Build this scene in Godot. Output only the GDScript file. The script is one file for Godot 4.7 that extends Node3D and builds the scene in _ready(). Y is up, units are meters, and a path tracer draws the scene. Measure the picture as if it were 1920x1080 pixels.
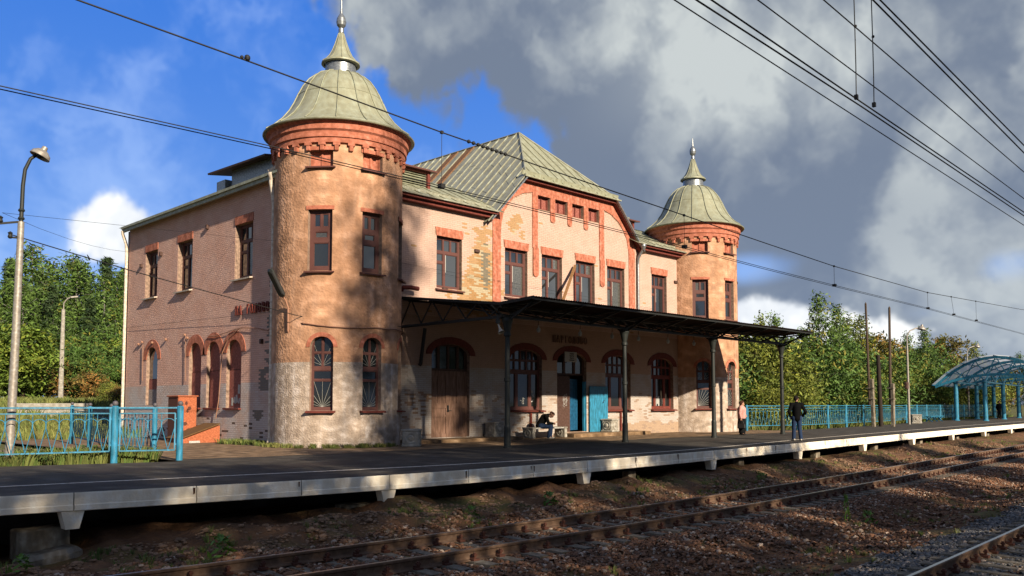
extends Node3D
# A brick railway station with two round towers beside a platform, evening sun from behind the viewer.
# y up, metres; x runs along the platform, -z towards the building; the platform top is y = 0.

const SUN_TO := Vector3(0.165, -0.43, -1.0)      # the way the sunlight travels
const EDGE := [[-40.0, -23.5], [-10.0, -18.2], [0.0, -16.05], [3.99, -15.37], [5.85, -15.06], [7.62, -14.74], [9.66, -14.42], [12.0, -14.28], [14.5, -14.3], [17.16, -14.44], [21.77, -14.64], [30.5, -15.31], [42.3, -16.35], [54.4, -17.33], [71.8, -18.6], [130.0, -23.0]]
const FAR_C := [[-40.0, -17.5], [-10.0, -12.6], [0.0, -11.4], [4.0, -11.1], [8.0, -10.93], [12.0, -10.88], [17.0, -10.9], [25.0, -11.25], [35.0, -11.95], [50.0, -13.0], [75.0, -15.1], [130.0, -20.5]]
const NEAR_C := [[-40.0, -7.5], [-10.0, -3.6], [0.0, -3.3], [8.0, -3.5], [12.0, -3.66], [15.0, -3.8], [18.0, -3.95], [30.0, -4.6], [60.0, -7.2], [130.0, -14.0]]
const FRONT := -26.0                             # the plane of the front wall
const SIDE := 15.65                              # the plane of the side wall
const T1 := Vector3(17.47, 0, -26.36)
const T2 := Vector3(40.6, 0, -26.36)
const TR := 2.28
const PALE := 0.70                              # paint and stone are duller than the lens makes them look
var rng := RandomNumberGenerator.new()
var M := {}
var names := {}
var lump := FastNoiseLite.new()


func _ready() -> void:
	rng.seed = 7
	make_camera_and_light()
	make_materials()
	make_ground()
	make_platform()
	make_tracks()
	make_station()
	make_canopy()
	make_fences()
	make_posts_and_lamps()
	make_wires()
	make_shelter()
	make_small_things()
	make_people()
	make_trees()
	make_ground_cover()


func make_camera_and_light() -> void:
	var cam := Camera3D.new()
	cam.name = "camera"
	add_child(cam)
	cam.position = Vector3(0, 1.45, 0)
	cam.rotation = Vector3(atan2(758.0 - 655.0, 1620.0), -PI / 4, 0)
	cam.near = 0.1
	cam.far = 4000.0
	# a lens that is shifted upwards a little, as the crop of the photograph asks
	cam.set_frustum(0.1 * 1080.0 / 1620.0, Vector2(0, 0.1 * (655.0 - 540.0) / 1620.0), 0.1, 4000.0)
	cam.current = true
	var sun := DirectionalLight3D.new()
	sun.name = "sun"
	add_child(sun)
	sun.look_at_from_position(Vector3.ZERO, SUN_TO, Vector3.UP)
	sun.light_energy = 1.6
	sun.light_color = Color(1.0, 0.935, 0.83)
	sun.light_angular_distance = 0.8
	sun.shadow_enabled = true
	var env := Environment.new()
	env.background_mode = Environment.BG_SKY
	env.tonemap_mode = Environment.TONE_MAPPER_LINEAR
	env.tonemap_exposure = 2.15
	env.sdfgi_enabled = true
	env.ssao_enabled = true
	env.ssil_enabled = true
	var sky := Sky.new()
	var pan := PanoramaSkyMaterial.new()
	pan.panorama = sky_picture()
	sky.sky_material = pan
	env.sky = sky
	env.background_energy_multiplier = 0.70
	var we := WorldEnvironment.new()
	we.name = "world_environment"
	we.environment = env
	add_child(we)


func sky_noise(seed_: int, freq: float, octaves: int, w: int, h: int) -> PackedByteArray:
	var n := FastNoiseLite.new()
	n.seed = seed_
	n.noise_type = FastNoiseLite.TYPE_SIMPLEX_SMOOTH
	n.frequency = freq
	n.fractal_octaves = octaves
	n.fractal_gain = 0.55
	n.domain_warp_enabled = true
	n.domain_warp_amplitude = 30.0
	n.domain_warp_frequency = freq * 1.2
	var im := n.get_seamless_image(w, h, false, false, 0.12, false)
	im.convert(Image.FORMAT_L8)
	return im.get_data()


func bump01(x: float, y: float, cx: float, cy: float, rx: float, ry: float) -> float:
	var a := (x - cx) / rx
	var b := (y - cy) / ry
	return exp(-(a * a + b * b))


# Air and clouds only: a broken layer of grey cloud with blue gaps all the way round.
func sky_picture() -> ImageTexture:
	var w := 2560
	var h := 1280
	var hh := h / 2
	var big := sky_noise(11, 0.0035, 5, w, hh)
	var mid := sky_noise(23, 0.009, 5, w, hh)
	var fine := sky_noise(37, 0.02, 4, w, hh)
	var shade := sky_noise(51, 0.006, 4, w, hh)
	var px := PackedFloat32Array()
	px.resize(w * h * 3)
	for j in hh:
		var el := 90.0 - (j + 0.5) / hh * 90.0
		var low := exp(-el / 9.0)
		var top := exp(-maxf(el - 5.0, 0.0) / 16.0)
		var blue := Vector3(0.008, 0.095, 0.45).lerp(Vector3(0.085, 0.28, 0.68), top * 0.55).lerp(Vector3(0.36, 0.50, 0.70), low * 0.75)
		for i in w:
			var k := j * w + i
			var az := wrapf(float(i) / w * 360.0, -180.0, 180.0)   # degrees from -z towards +x
			var b := big[k] / 255.0
			var m := mid[k] / 255.0
			var f := fine[k] / 255.0
			var s := shade[k] / 255.0
			# where the layer of grey cloud lies: over the right of the view, away from the left of it
			var cover := 0.60
			var cut := 33.0 + (25.0 - el) * 0.85
			var inview := exp(-pow((az - 45.0) / 48.0, 4.0)) * (1.0 - smoothstep(45.0, 75.0, el))
			var side := smoothstep(cut - 5.0, cut + 5.0, az + (m - 0.5) * 22.0)
			cover = lerpf(cover, 0.02 + 0.98 * side, inview)
			cover -= 0.42 * bump01(az, el, 40.0, 14.6, 4.5, 2.2) + 0.45 * bump01(az, el, 75.0, 8.0, 2.5, 1.6) + 0.66 * bump01(az, el, 59.5, 8.6, 4.5, 1.5) + 0.40 * bump01(az, el, 71.0, 5.5, 5.0, 1.2)
			var d := smoothstep(0.30, 0.72, cover + (b - 0.5) * 0.55 + (m - 0.5) * 0.42 + (f - 0.5) * 0.16)
			# thin high veil and small puffs in the blue
			var veil := smoothstep(0.42, 0.8, m * 0.5 + f * 0.5 + 0.16 * exp(-pow((el - 9.0) / 6.0, 2.0))) * 0.26
			var lit := clampf((s - 0.5) * 1.4 + (m - 0.5) * 1.6 + (f - 0.5) * 1.1 + 0.40, 0.0, 1.0)
			lit = clampf(lit + 0.42 * bump01(az, el, 56.0, 21.0, 8.0, 5.0) + 0.26 * bump01(az, el, 66.0, 19.0, 8.0, 5.0) - 0.4 * bump01(az, el, 40.0, 22.0, 8.0, 5.0) - 0.30 * bump01(az, el, 62.0, 12.0, 14.0, 4.0), 0.0, 1.0)
			var grey := Vector3(0.118, 0.148, 0.205).lerp(Vector3(0.41, 0.44, 0.44), pow(lit, 1.6))
			grey = grey.lerp(Vector3(0.17, 0.23, 0.34), low * 0.5)
			var c := blue.lerp(Vector3(0.52, 0.66, 0.88), veil)
			c = c.lerp(grey, d)
			# heaped white clouds low down
			var heap := bump01(az, el, 20.0, 10.2, 3.6, 2.7) + 0.85 * bump01(az, el, 61.0, 5.6, 5.0, 2.0) + 0.6 * bump01(az, el, 68.0, 4.0, 7.0, 1.8) + 0.9 * bump01(az, el, -75.0, 8.0, 16.0, 4.0) + 0.9 * bump01(az, el, 140.0, 8.0, 18.0, 4.0)
			var hd := smoothstep(0.40, 0.54, heap * 0.72 + (m - 0.5) * 0.75 + (f - 0.5) * 0.4)
			c = c.lerp(Vector3(0.36, 0.42, 0.52).lerp(Vector3(0.72, 0.73, 0.73), clampf((f - 0.5) * 1.8 + (m - 0.5) * 1.2 + 0.62, 0.0, 1.0)), hd)
			px[k * 3] = c.x
			px[k * 3 + 1] = c.y
			px[k * 3 + 2] = c.z
	for j in range(hh, h):
		for i in w:
			var k := (j * w + i) * 3
			px[k] = 0.10
			px[k + 1] = 0.10
			px[k + 2] = 0.09
	var im := Image.create_from_data(w, h, false, Image.FORMAT_RGBF, px.to_byte_array())
	return ImageTexture.create_from_image(im)


# ---------------------------------------------------------------- small helpers
func lin(r: float, g: float, b: float) -> Color:
	return Color(r, g, b).linear_to_srgb()


func along(t: Array, x: float) -> float:
	for i in t.size() - 1:
		if x <= t[i + 1][0]:
			return lerpf(t[i][1], t[i + 1][1], clampf((x - t[i][0]) / (t[i + 1][0] - t[i][0]), 0.0, 1.0))
	return t[t.size() - 1][1]


func smooth_along(t: Array, x: float) -> float:
	return (along(t, x - 2.0) + along(t, x - 1.0) + along(t, x) + along(t, x + 1.0) + along(t, x + 2.0)) / 5.0


func edge_z(x: float) -> float: return smooth_along(EDGE, x)
func far_z(x: float) -> float: return smooth_along(FAR_C, x)
func near_z(x: float) -> float: return smooth_along(NEAR_C, x)


func noise_tex(seed_: int, freq: float, octaves: int, lo: float, hi: float, tint := Color(1, 1, 1), size := 512, kind := FastNoiseLite.TYPE_SIMPLEX_SMOOTH) -> NoiseTexture2D:
	var n := FastNoiseLite.new()
	n.seed = seed_
	n.frequency = freq
	n.noise_type = kind
	n.fractal_octaves = octaves
	var t := NoiseTexture2D.new()
	t.width = size
	t.height = size
	t.seamless = true
	t.normalize = true
	t.noise = n
	var g := Gradient.new()
	g.offsets = PackedFloat32Array([0.12, 0.5, 0.88])
	g.colors = PackedColorArray([Color(lo * tint.r, lo * tint.g, lo * tint.b), Color((lo + hi) / 2 * tint.r, (lo + hi) / 2 * tint.g, (lo + hi) / 2 * tint.b), Color(hi, hi, hi)])
	t.color_ramp = g
	return t


func mat(key: String, r: float, g: float, b: float, rough := 0.85, tex: Texture2D = null, size := 1.0, bump: Texture2D = null, cm := 1.0, vertex := false) -> StandardMaterial3D:
	var m := StandardMaterial3D.new()
	m.resource_name = key
	m.albedo_color = lin(r * PALE, g * PALE, b * PALE) if not vertex else Color.WHITE
	m.roughness = rough
	m.metallic_specular = 0.4
	if tex or bump:
		m.uv1_triplanar = true
		m.uv1_world_triplanar = true
		m.uv1_scale = Vector3.ONE / size
		m.albedo_texture = tex
	if bump:
		m.heightmap_enabled = true
		m.heightmap_texture = bump
		m.heightmap_scale = cm
	m.vertex_color_use_as_albedo = vertex
	M[key] = m
	return m


func make_materials() -> void:
	lump.seed = 5
	lump.frequency = 0.35
	lump.fractal_octaves = 4
	var cloudy := noise_tex(1, 0.012, 5, 0.72, 1.0)
	var blotch := noise_tex(2, 0.010, 6, 0.74, 1.0, Color(0.97, 0.94, 0.90))
	var grain := noise_tex(3, 0.11, 3, 0.75, 1.0)
	var streak := noise_tex(4, 0.014, 6, 0.78, 1.0, Color(1.0, 0.94, 0.88))
	var pebble := noise_tex(5, 0.055, 3, 0.0, 1.0, Color(1, 1, 1), 512, FastNoiseLite.TYPE_CELLULAR)
	var rough_h := noise_tex(6, 0.05, 5, 0.0, 1.0)
	var fine_h := noise_tex(7, 0.10, 4, 0.0, 1.0)
	mat("joint", 0.47, 0.34, 0.275, 0.95, cloudy, 2.5)
	var bw := mat("brick", 1, 1, 1, 0.86, grain, 0.9, fine_h, 0.5, true)
	bw.resource_name = "painted brick"
	mat("stucco", 0.71, 0.45, 0.325, 0.95, blotch, 3.0, pebble, 1.8)
	mat("stucco_low", 0.71, 0.65, 0.635, 0.95, blotch, 1.7, pebble, 1.8)
	mat("red", 0.60, 0.245, 0.185, 0.9, streak, 1.4, rough_h, 0.5)
	mat("red_dark", 0.20, 0.045, 0.035, 0.8, streak, 1.0)
	mat("frame", 0.16, 0.060, 0.050, 0.6, grain, 0.5)
	mat("grille", 0.34, 0.33, 0.30, 0.6)
	mat("white_frame", 0.62, 0.60, 0.56, 0.6, grain, 0.5)
	mat("reveal", 0.40, 0.27, 0.20, 0.9, cloudy, 1.0)
	mat("board", 0.38, 0.135, 0.118, 0.85, streak, 0.9)
	mat("board_grey", 0.36, 0.34, 0.36, 0.85, streak, 0.9)
	mat("glass_low", 0.015, 0.018, 0.02, 0.06).metallic_specular = 0.55
	var gl := mat("glass", 0.018, 0.022, 0.026, 0.04)
	gl.metallic_specular = 0.95
	gl.clearcoat_enabled = true
	gl.clearcoat = 0.6
	gl.clearcoat_roughness = 0.03
	var gw := mat("glass_curtain", 0.12, 0.12, 0.11, 0.06, cloudy, 0.6)
	gw.metallic_specular = 0.7
	var rf := mat("roof", 0.355, 0.405, 0.335, 0.5, noise_tex(13, 0.012, 5, 0.84, 1.0, Color(1.0, 0.98, 0.95)), 2.2)
	rf.metallic = 0.1
	var rf2 := mat("roof_grey", 0.365, 0.41, 0.365, 0.45, noise_tex(14, 0.012, 5, 0.82, 1.0, Color(1.0, 0.98, 0.95)), 3.0)
	rf2.metallic = 0.15
	var rr := mat("roof_rust", 0.24, 0.13, 0.065, 0.7, streak, 1.0)
	rr.metallic = 0.1
	var zn := mat("zinc", 0.45, 0.48, 0.50, 0.38, cloudy, 0.7)
	zn.metallic = 0.7
	mat("pipe", 0.85, 0.82, 0.76, 0.6, streak, 1.2)
	mat("black_iron", 0.022, 0.024, 0.024, 0.6, grain, 0.6)
	mat("iron", 0.026, 0.031, 0.029, 0.55, grain, 0.5)
	mat("canopy_sheet", 0.05, 0.024, 0.018, 0.8, streak, 1.5)
	mat("asphalt", 0.085, 0.078, 0.070, 0.92, blotch, 4.5, fine_h, 0.6)
	mat("apron", 0.40, 0.285, 0.185, 0.95, blotch, 3.0, fine_h, 0.8)
	mat("line", 0.85, 0.84, 0.80, 0.85, streak, 0.8)
	mat("slab", 1.08, 1.12, 1.09, 0.8, noise_tex(12, 0.008, 5, 0.92, 1.0, Color(1.0, 0.97, 0.92)), 3.0, fine_h, 0.2)
	mat("concrete", 0.40, 0.385, 0.345, 0.92, blotch, 1.6, rough_h, 0.7)
	mat("concrete_pale", 0.52, 0.51, 0.475, 0.9, blotch, 1.3, rough_h, 0.4)
	mat("stain", 0.20, 0.10, 0.045, 0.9, streak, 0.5)
	mat("sleeper", 0.25, 0.225, 0.19, 0.95, blotch, 0.8, rough_h, 0.6)
	mat("rail_side", 0.19, 0.125, 0.088, 0.8, streak, 1.0)
	var rt := mat("rail_top", 0.42, 0.42, 0.42, 0.28)
	rt.metallic = 0.85
	mat("rust", 0.13, 0.045, 0.028, 0.9, grain, 0.4)
	mat("stone", 1, 1, 1, 0.92, null, 1.0, null, 1.0, true)
	mat("dirt", 0.22, 0.125, 0.07, 0.97, blotch, 3.2, rough_h, 3.0)
	mat("soil", 0.10, 0.085, 0.045, 0.97, blotch, 4.0, rough_h, 3.0)
	mat("leaf", 1, 1, 1, 0.7, null, 1.0, null, 1.0, true)
	M.leaf.backlight_enabled = true
	M.leaf.backlight = Color(0.55, 0.55, 0.4)
	mat("bark", 0.10, 0.075, 0.055, 0.95, streak, 0.7, rough_h, 1.5)
	mat("birch_bark", 0.50, 0.48, 0.44, 0.9, noise_tex(9, 0.03, 4, 0.25, 1.0), 0.7)
	mat("blue", 0.045, 0.33, 0.60, 0.45, grain, 1.2)
	mat("blue_deep", 0.02, 0.13, 0.27, 0.45, cloudy, 1.2)
	mat("knob", 0.10, 0.09, 0.10, 0.6)
	mat("galvanised", 0.42, 0.43, 0.43, 0.5, streak, 0.9).metallic = 0.35
	mat("wood_pole", 0.10, 0.078, 0.062, 0.95, streak, 0.7, rough_h, 1.0)
	mat("tarred", 0.035, 0.026, 0.022, 0.9, streak, 0.7)
	mat("door_brown", 0.30, 0.180, 0.135, 0.75, grain, 0.8)
	mat("door_dark", 0.10, 0.055, 0.045, 0.7, streak, 1.0)
	mat("orange", 0.50, 0.16, 0.075, 0.8, streak, 0.6)
	mat("hatch", 0.17, 0.095, 0.035, 0.85, streak, 0.5)
	mat("paper", 0.62, 0.62, 0.60, 0.9, cloudy, 0.3)
	mat("cable", 0.33, 0.17, 0.11, 0.7)
	mat("wire", 0.012, 0.012, 0.012, 0.6)
	mat("glassy_white", 0.50, 0.50, 0.46, 0.35)
	mat("lamp_dark", 0.03, 0.03, 0.03, 0.4)
	var pl := mat("polycarbonate", 0.66, 0.74, 0.80, 0.5)
	pl.transparency = BaseMaterial3D.TRANSPARENCY_ALPHA
	pl.albedo_color.a = 0.80
	pl.backlight_enabled = true
	pl.backlight = Color(0.95, 0.95, 0.95)
	mat("timber", 0.33, 0.19, 0.085, 0.8, streak, 0.7)
	mat("skin", 0.48, 0.25, 0.17, 0.6)
	mat("hair_brown", 0.06, 0.028, 0.018, 0.7)
	mat("hair_dark", 0.014, 0.011, 0.010, 0.7)
	mat("jacket_black", 0.006, 0.006, 0.007, 0.8, grain, 0.2)
	mat("jacket_olive", 0.014, 0.013, 0.012, 0.85, grain, 0.2)
	mat("jeans", 0.032, 0.055, 0.12, 0.9, grain, 0.25)
	mat("skirt", 0.010, 0.010, 0.011, 0.9)
	mat("blouse", 0.95, 0.86, 0.83, 0.9, noise_tex(10, 0.06, 3, 0.62, 1.0, Color(1.0, 0.7, 0.66)), 0.35)
	mat("shoe_pale", 0.45, 0.42, 0.37, 0.7)
	mat("leather", 0.012, 0.010, 0.010, 0.5)
	for n in ["jacket_black", "jacket_olive", "jeans", "skirt", "blouse", "hair_dark", "hair_brown"]:
		M[n].metallic_specular = 0.15
	for e in [["stucco", 1.4, 9.0, 0.86], ["stucco_low", 1.1, 7.0, 0.80], ["asphalt", 2.6, 2.6, 0.62], ["apron", 2.0, 2.0, 0.62], ["slab", 0.8, 2.0, 0.90], ["roof", 0.7, 4.0, 0.88], ["roof_grey", 0.7, 4.0, 0.86], ["concrete", 0.6, 2.0, 0.7], ["blue", 0.35, 1.5, 0.72], ["red", 0.8, 2.2, 0.78], ["joint", 2.0, 6.0, 0.85], ["door_brown", 0.4, 2.0, 0.75]]:
		var m: StandardMaterial3D = M[e[0]]
		m.detail_enabled = true
		var up: Color = m.albedo_color.srgb_to_linear() * 1.22
		m.albedo_color = Color(minf(up.r, 0.86), minf(up.g, 0.88), minf(up.b, 0.87)).linear_to_srgb()
		m.detail_blend_mode = BaseMaterial3D.BLEND_MODE_MUL
		m.detail_uv_layer = BaseMaterial3D.DETAIL_UV_2
		m.detail_albedo = noise_tex(31 + int(e[1] * 10.0), 0.02, 5, e[3], 1.0, Color(1.0, 0.96, 0.91))
		m.uv2_triplanar = true
		m.uv2_world_triplanar = true
		m.uv2_scale = Vector3(1.0 / e[1], 1.0 / e[2], 1.0 / e[1]) * 0.3


class MB:
	var v := PackedVector3Array()
	var n := PackedVector3Array()
	var c := PackedColorArray()
	var col := Color.WHITE
	var colored := false

	func t(a: Vector3, b: Vector3, d: Vector3) -> void:      # a, b, d run counter-clockwise seen from outside
		var nn := (b - a).cross(d - a).normalized()
		v.append(a); v.append(d); v.append(b)
		n.append(nn); n.append(nn); n.append(nn)
		if colored:
			c.append(col); c.append(col); c.append(col)

	func ts(a: Vector3, b: Vector3, d: Vector3, na: Vector3, nb: Vector3, nd: Vector3) -> void:
		v.append(a); v.append(d); v.append(b)
		n.append(na); n.append(nd); n.append(nb)
		if colored:
			c.append(col); c.append(col); c.append(col)

	func q(a: Vector3, b: Vector3, d: Vector3, e: Vector3) -> void:
		t(a, b, d)
		t(a, d, e)

	func box(at: Vector3, size: Vector3, bs := Basis()) -> void:
		var x := bs.x * size.x / 2
		var y := bs.y * size.y / 2
		var z := bs.z * size.z / 2
		q(at - x - y + z, at + x - y + z, at + x + y + z, at - x + y + z)
		q(at + x - y - z, at - x - y - z, at - x + y - z, at + x + y - z)
		q(at + x - y + z, at + x - y - z, at + x + y - z, at + x + y + z)
		q(at - x - y - z, at - x - y + z, at - x + y + z, at - x + y - z)
		q(at - x + y + z, at + x + y + z, at + x + y - z, at - x + y - z)
		q(at - x - y - z, at + x - y - z, at + x - y + z, at - x - y + z)

	func cbox(at: Vector3, size: Vector3, ch: float, bs := Basis()) -> void:   # a box with chamfered edges
		var poly := PackedVector2Array()
		var a := size.x / 2
		var b := size.z / 2
		for s in [[-a + ch, -b], [a - ch, -b], [a, -b + ch], [a, b - ch], [a - ch, b], [-a + ch, b], [-a, b - ch], [-a, -b + ch]]:
			poly.append(Vector2(s[0], s[1]))
		var k := (a - ch) / a
		var kz := (b - ch) / b
		var rings := [[-size.y / 2, k, kz], [-size.y / 2 + ch, 1.0, 1.0], [size.y / 2 - ch, 1.0, 1.0], [size.y / 2, k, kz]]
		var p := func(i: int, r: Array) -> Vector3: return at + bs * Vector3(poly[i % 8].x * r[1], r[0], poly[i % 8].y * r[2])
		for r in 3:
			for i in 8:
				q(p.call(i + 1, rings[r]), p.call(i, rings[r]), p.call(i, rings[r + 1]), p.call(i + 1, rings[r + 1]))
		for i in range(1, 7):
			t(p.call(0, rings[3]), p.call(i + 1, rings[3]), p.call(i, rings[3]))
			t(p.call(0, rings[0]), p.call(i, rings[0]), p.call(i + 1, rings[0]))

	func bar(a: Vector3, b: Vector3, w: float, h: float, up := Vector3.UP) -> void:
		var z := (b - a).normalized()
		var x := up.cross(z)
		if x.length() < 0.01:
			x = Vector3.RIGHT.cross(z)
		x = x.normalized()
		box((a + b) / 2, Vector3(w, h, a.distance_to(b)), Basis(x, z.cross(x), z))

	func tube(pts: Array, rad: Variant, sides := 6, caps := true) -> void:
		var rings := []
		var dirs := []
		var last := Vector3.ZERO
		for i in pts.size():
			var d: Vector3 = (pts[mini(i + 1, pts.size() - 1)] - pts[maxi(i - 1, 0)]).normalized()
			var x := last
			if x == Vector3.ZERO:
				x = Vector3.UP if absf(d.y) < 0.9 else Vector3.RIGHT
			x = (x - d * d.dot(x)).normalized()
			last = x
			var y := d.cross(x)
			var r: float = rad[i] if rad is Array else rad
			var ring := []
			var dd := []
			for k in sides:
				var ang := TAU * k / sides
				var o := x * cos(ang) + y * sin(ang)
				ring.append(pts[i] + o * r)
				dd.append(o)
			rings.append(ring)
			dirs.append(dd)
		for i in pts.size() - 1:
			for k in sides:
				var m := (k + 1) % sides
				ts(rings[i][k], rings[i][m], rings[i + 1][m], dirs[i][k], dirs[i][m], dirs[i + 1][m])
				ts(rings[i][k], rings[i + 1][m], rings[i + 1][k], dirs[i][k], dirs[i + 1][m], dirs[i + 1][k])
		if caps:
			for k in range(1, sides - 1):
				t(rings[0][0], rings[0][k + 1], rings[0][k])
				t(rings[-1][0], rings[-1][k], rings[-1][k + 1])

	func lathe(prof: Array, at: Vector3, seg := 24, a0 := 0.0, a1 := TAU) -> void:    # prof: [radius, height] from below upwards
		for i in prof.size() - 1:
			var p0: Array = prof[i]
			var p1: Array = prof[i + 1]
			var sl := Vector2(p1[1] - p0[1], p0[0] - p1[0]).normalized()
			for k in seg:
				var u := lerpf(a0, a1, float(k) / seg)
				var w := lerpf(a0, a1, float(k + 1) / seg)
				var du := Vector3(sin(u), 0, cos(u))
				var dw := Vector3(sin(w), 0, cos(w))
				var a = at + du * p0[0] + Vector3.UP * p0[1]
				var b = at + dw * p0[0] + Vector3.UP * p0[1]
				var e = at + dw * p1[0] + Vector3.UP * p1[1]
				var f = at + du * p1[0] + Vector3.UP * p1[1]
				var nu := du * sl.x + Vector3.UP * sl.y
				var nw := dw * sl.x + Vector3.UP * sl.y
				if p0[0] > 1e-4:
					ts(a, b, e, nu, nw, nw)
				if p1[0] > 1e-4:
					ts(a, e, f, nu, nw, nu)

	func ball(at: Vector3, r: float, seg := 10, sq := 1.0) -> void:
		var prof := []
		for i in 7:
			var a := -PI / 2 + PI * i / 6
			prof.append([r * cos(a) if i % 6 else 0.0, r * sin(a) * sq])
		lathe(prof, at, seg)

	func prism(poly: PackedVector2Array, xf: Transform3D, depth: float) -> void:      # the outline in xf's x and y, from z = 0 back to -depth, front face at +z
		if Geometry2D.is_polygon_clockwise(poly):
			poly = poly.duplicate()
			poly.reverse()
		# Geometry2D calls y-down clockwise; make sure the signed area is positive with y up
		var area := 0.0
		for i in poly.size():
			area += poly[i].cross(poly[(i + 1) % poly.size()])
		if area < 0:
			poly = poly.duplicate()
			poly.reverse()
		var idx := Geometry2D.triangulate_polygon(poly)
		var f := func(p: Vector2, z: float) -> Vector3: return xf * Vector3(p.x, p.y, z)
		for i in range(0, idx.size(), 3):
			var a := poly[idx[i]]
			var b := poly[idx[i + 1]]
			var d := poly[idx[i + 2]]
			if (b - a).cross(d - a) < 0:
				var s := b
				b = d
				d = s
			t(f.call(a, 0.0), f.call(b, 0.0), f.call(d, 0.0))
			t(f.call(a, -depth), f.call(d, -depth), f.call(b, -depth))
		for i in poly.size():
			var a := poly[i]
			var b := poly[(i + 1) % poly.size()]
			q(f.call(a, -depth), f.call(b, -depth), f.call(b, 0.0), f.call(a, 0.0))

	func mesh() -> ArrayMesh:
		var a := []
		a.resize(Mesh.ARRAY_MAX)
		a[Mesh.ARRAY_VERTEX] = v
		a[Mesh.ARRAY_NORMAL] = n
		if colored:
			a[Mesh.ARRAY_COLOR] = c
		var m := ArrayMesh.new()
		if v.size():
			m.add_surface_from_arrays(Mesh.PRIMITIVE_TRIANGLES, a)
		return m


func numbered(called: String) -> String:
	var k: int = names.get(called, 0)
	names[called] = k + 1
	return called if k == 0 else "%s_%03d" % [called, k]


func thing(called: String, label: String, category: String, at := Vector3.ZERO, group := "") -> Node3D:
	var o := Node3D.new()
	o.name = numbered(called)
	add_child(o)
	o.position = at
	tag(o, label, category, group)
	return o


func tag(o: Node3D, label: String, category: String, group := "") -> void:
	o.set_meta("label", label)
	o.set_meta("category", category)
	if group:
		o.set_meta("group", group)


func part(called: String, mb: Variant, m: Material, parent: Node3D) -> MeshInstance3D:
	var o := MeshInstance3D.new()
	o.name = called
	o.mesh = mb.mesh() if mb is MB else mb
	o.material_override = m
	parent.add_child(o, true)
	return o


func single(called: String, mb: Variant, m: Material, label: String, category: String, group := "") -> MeshInstance3D:
	var o := part(numbered(called), mb, m, self)
	tag(o, label, category, group)
	return o


func struct(called: String, mb: Variant, m: Material, parent: Node3D = self) -> MeshInstance3D:
	var o := part(numbered(called) if parent == self else called, mb, m, parent)
	if parent == self:
		o.set_meta("kind", "structure")
	return o


func copy_of(src: Node3D, at: Vector3, turn: float, label: String, size := 1.0) -> Node3D:
	var c: Node3D = src.duplicate()
	c.name = numbered(String(src.name).rstrip("0123456789").trim_suffix("_"))
	add_child(c)
	c.position = at
	c.rotation.y = turn
	c.scale = Vector3.ONE * size
	c.set_meta("label", label)
	return c


func many(called: String, m: Mesh, mt: Material, places: Array, cols: Array, parent: Node3D = self) -> MultiMeshInstance3D:
	var mm := MultiMesh.new()
	mm.transform_format = MultiMesh.TRANSFORM_3D
	mm.use_colors = cols.size() > 0
	mm.mesh = m
	mm.instance_count = places.size()
	for i in places.size():
		mm.set_instance_transform(i, places[i])
		if cols.size():
			mm.set_instance_color(i, cols[i])
	var o := MultiMeshInstance3D.new()
	o.name = numbered(called) if parent == self else called
	o.multimesh = mm
	o.material_override = mt
	o.set_meta("kind", "stuff")
	parent.add_child(o, true)
	return o


# ---------------------------------------------------------------- the ground, the platform, the tracks
func ground_y(x: float, z: float) -> float:
	var fz := far_z(x)
	var nz := near_z(x)
	var ez := edge_z(x)
	var y := -1.0
	var l := lump.get_noise_2d(x * 2.4, z * 2.4)
	var l2 := lump.get_noise_2d(x * 0.8 + 40.0, z * 0.8)
	if z > nz + 1.75:
		y = lerpf(-1.03, -1.12, smoothstep(nz + 1.75, nz + 4.0, z)) + (0.05 * l if z > nz + 3.0 else 0.0)
	elif z > nz - 1.55:
		y = -1.03 + 0.015 * l
	elif z > fz + 1.65:
		var t := (z - (fz + 1.65)) / (nz - 1.55 - fz - 1.65)
		y = lerpf(-1.02, -1.05, t) - 0.20 * sin(PI * smoothstep(0.0, 1.0, t)) + (0.11 * l + 0.07 * l2) * smoothstep(0.0, 0.2, t) * smoothstep(1.0, 0.85, t)
	elif z > fz - 1.5:
		y = -1.015 + 0.015 * l
	elif z > ez - 0.6:
		var t := (fz - 1.5 - z) / (fz - 1.5 - ez + 0.6)
		y = lerpf(-1.0, along([[2.0, -1.14], [5.0, -1.08], [6.4, -0.84], [9.0, -0.66], [12.0, -0.55], [15.0, -0.62], [20.0, -0.68], [60.0, -0.70]], x), smoothstep(0.0, 0.85, t)) + (0.24 * l + 0.15 * l2) * smoothstep(0.0, 0.3, t)
	elif z > -22.3:
		y = (-1.1 if x < 5.5 else -0.70) + 0.08 * l - 0.25 * smoothstep(0.0, 2.0, ez - 0.6 - z)
	else:
		y = -0.10 + 0.05 * l
		if x > 40.0:
			y -= 0.25 * smoothstep(40.0, 50.0, x) - 0.05 * l
		y += 1.55 * smoothstep(-36.0, -66.0, z) * smoothstep(60.0, 20.0, x)
		y = lerpf(-0.9, y, smoothstep(-22.3, -22.9, z)) if x < 8.0 else y
	if z > 12.0 or x > 110.0 or z < -160.0:
		y = lerpf(y, y + l2 * 0.5, 0.5)
	return y


func steps(stops: Array) -> PackedFloat32Array:      # [from, step], [from, step] ... [end]
	var out := PackedFloat32Array()
	for i in stops.size() - 1:
		var a: float = stops[i][0]
		while a < stops[i + 1][0] - 1e-4:
			out.append(a)
			a += stops[i][1]
	out.append(stops[-1][0])
	return out


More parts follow.
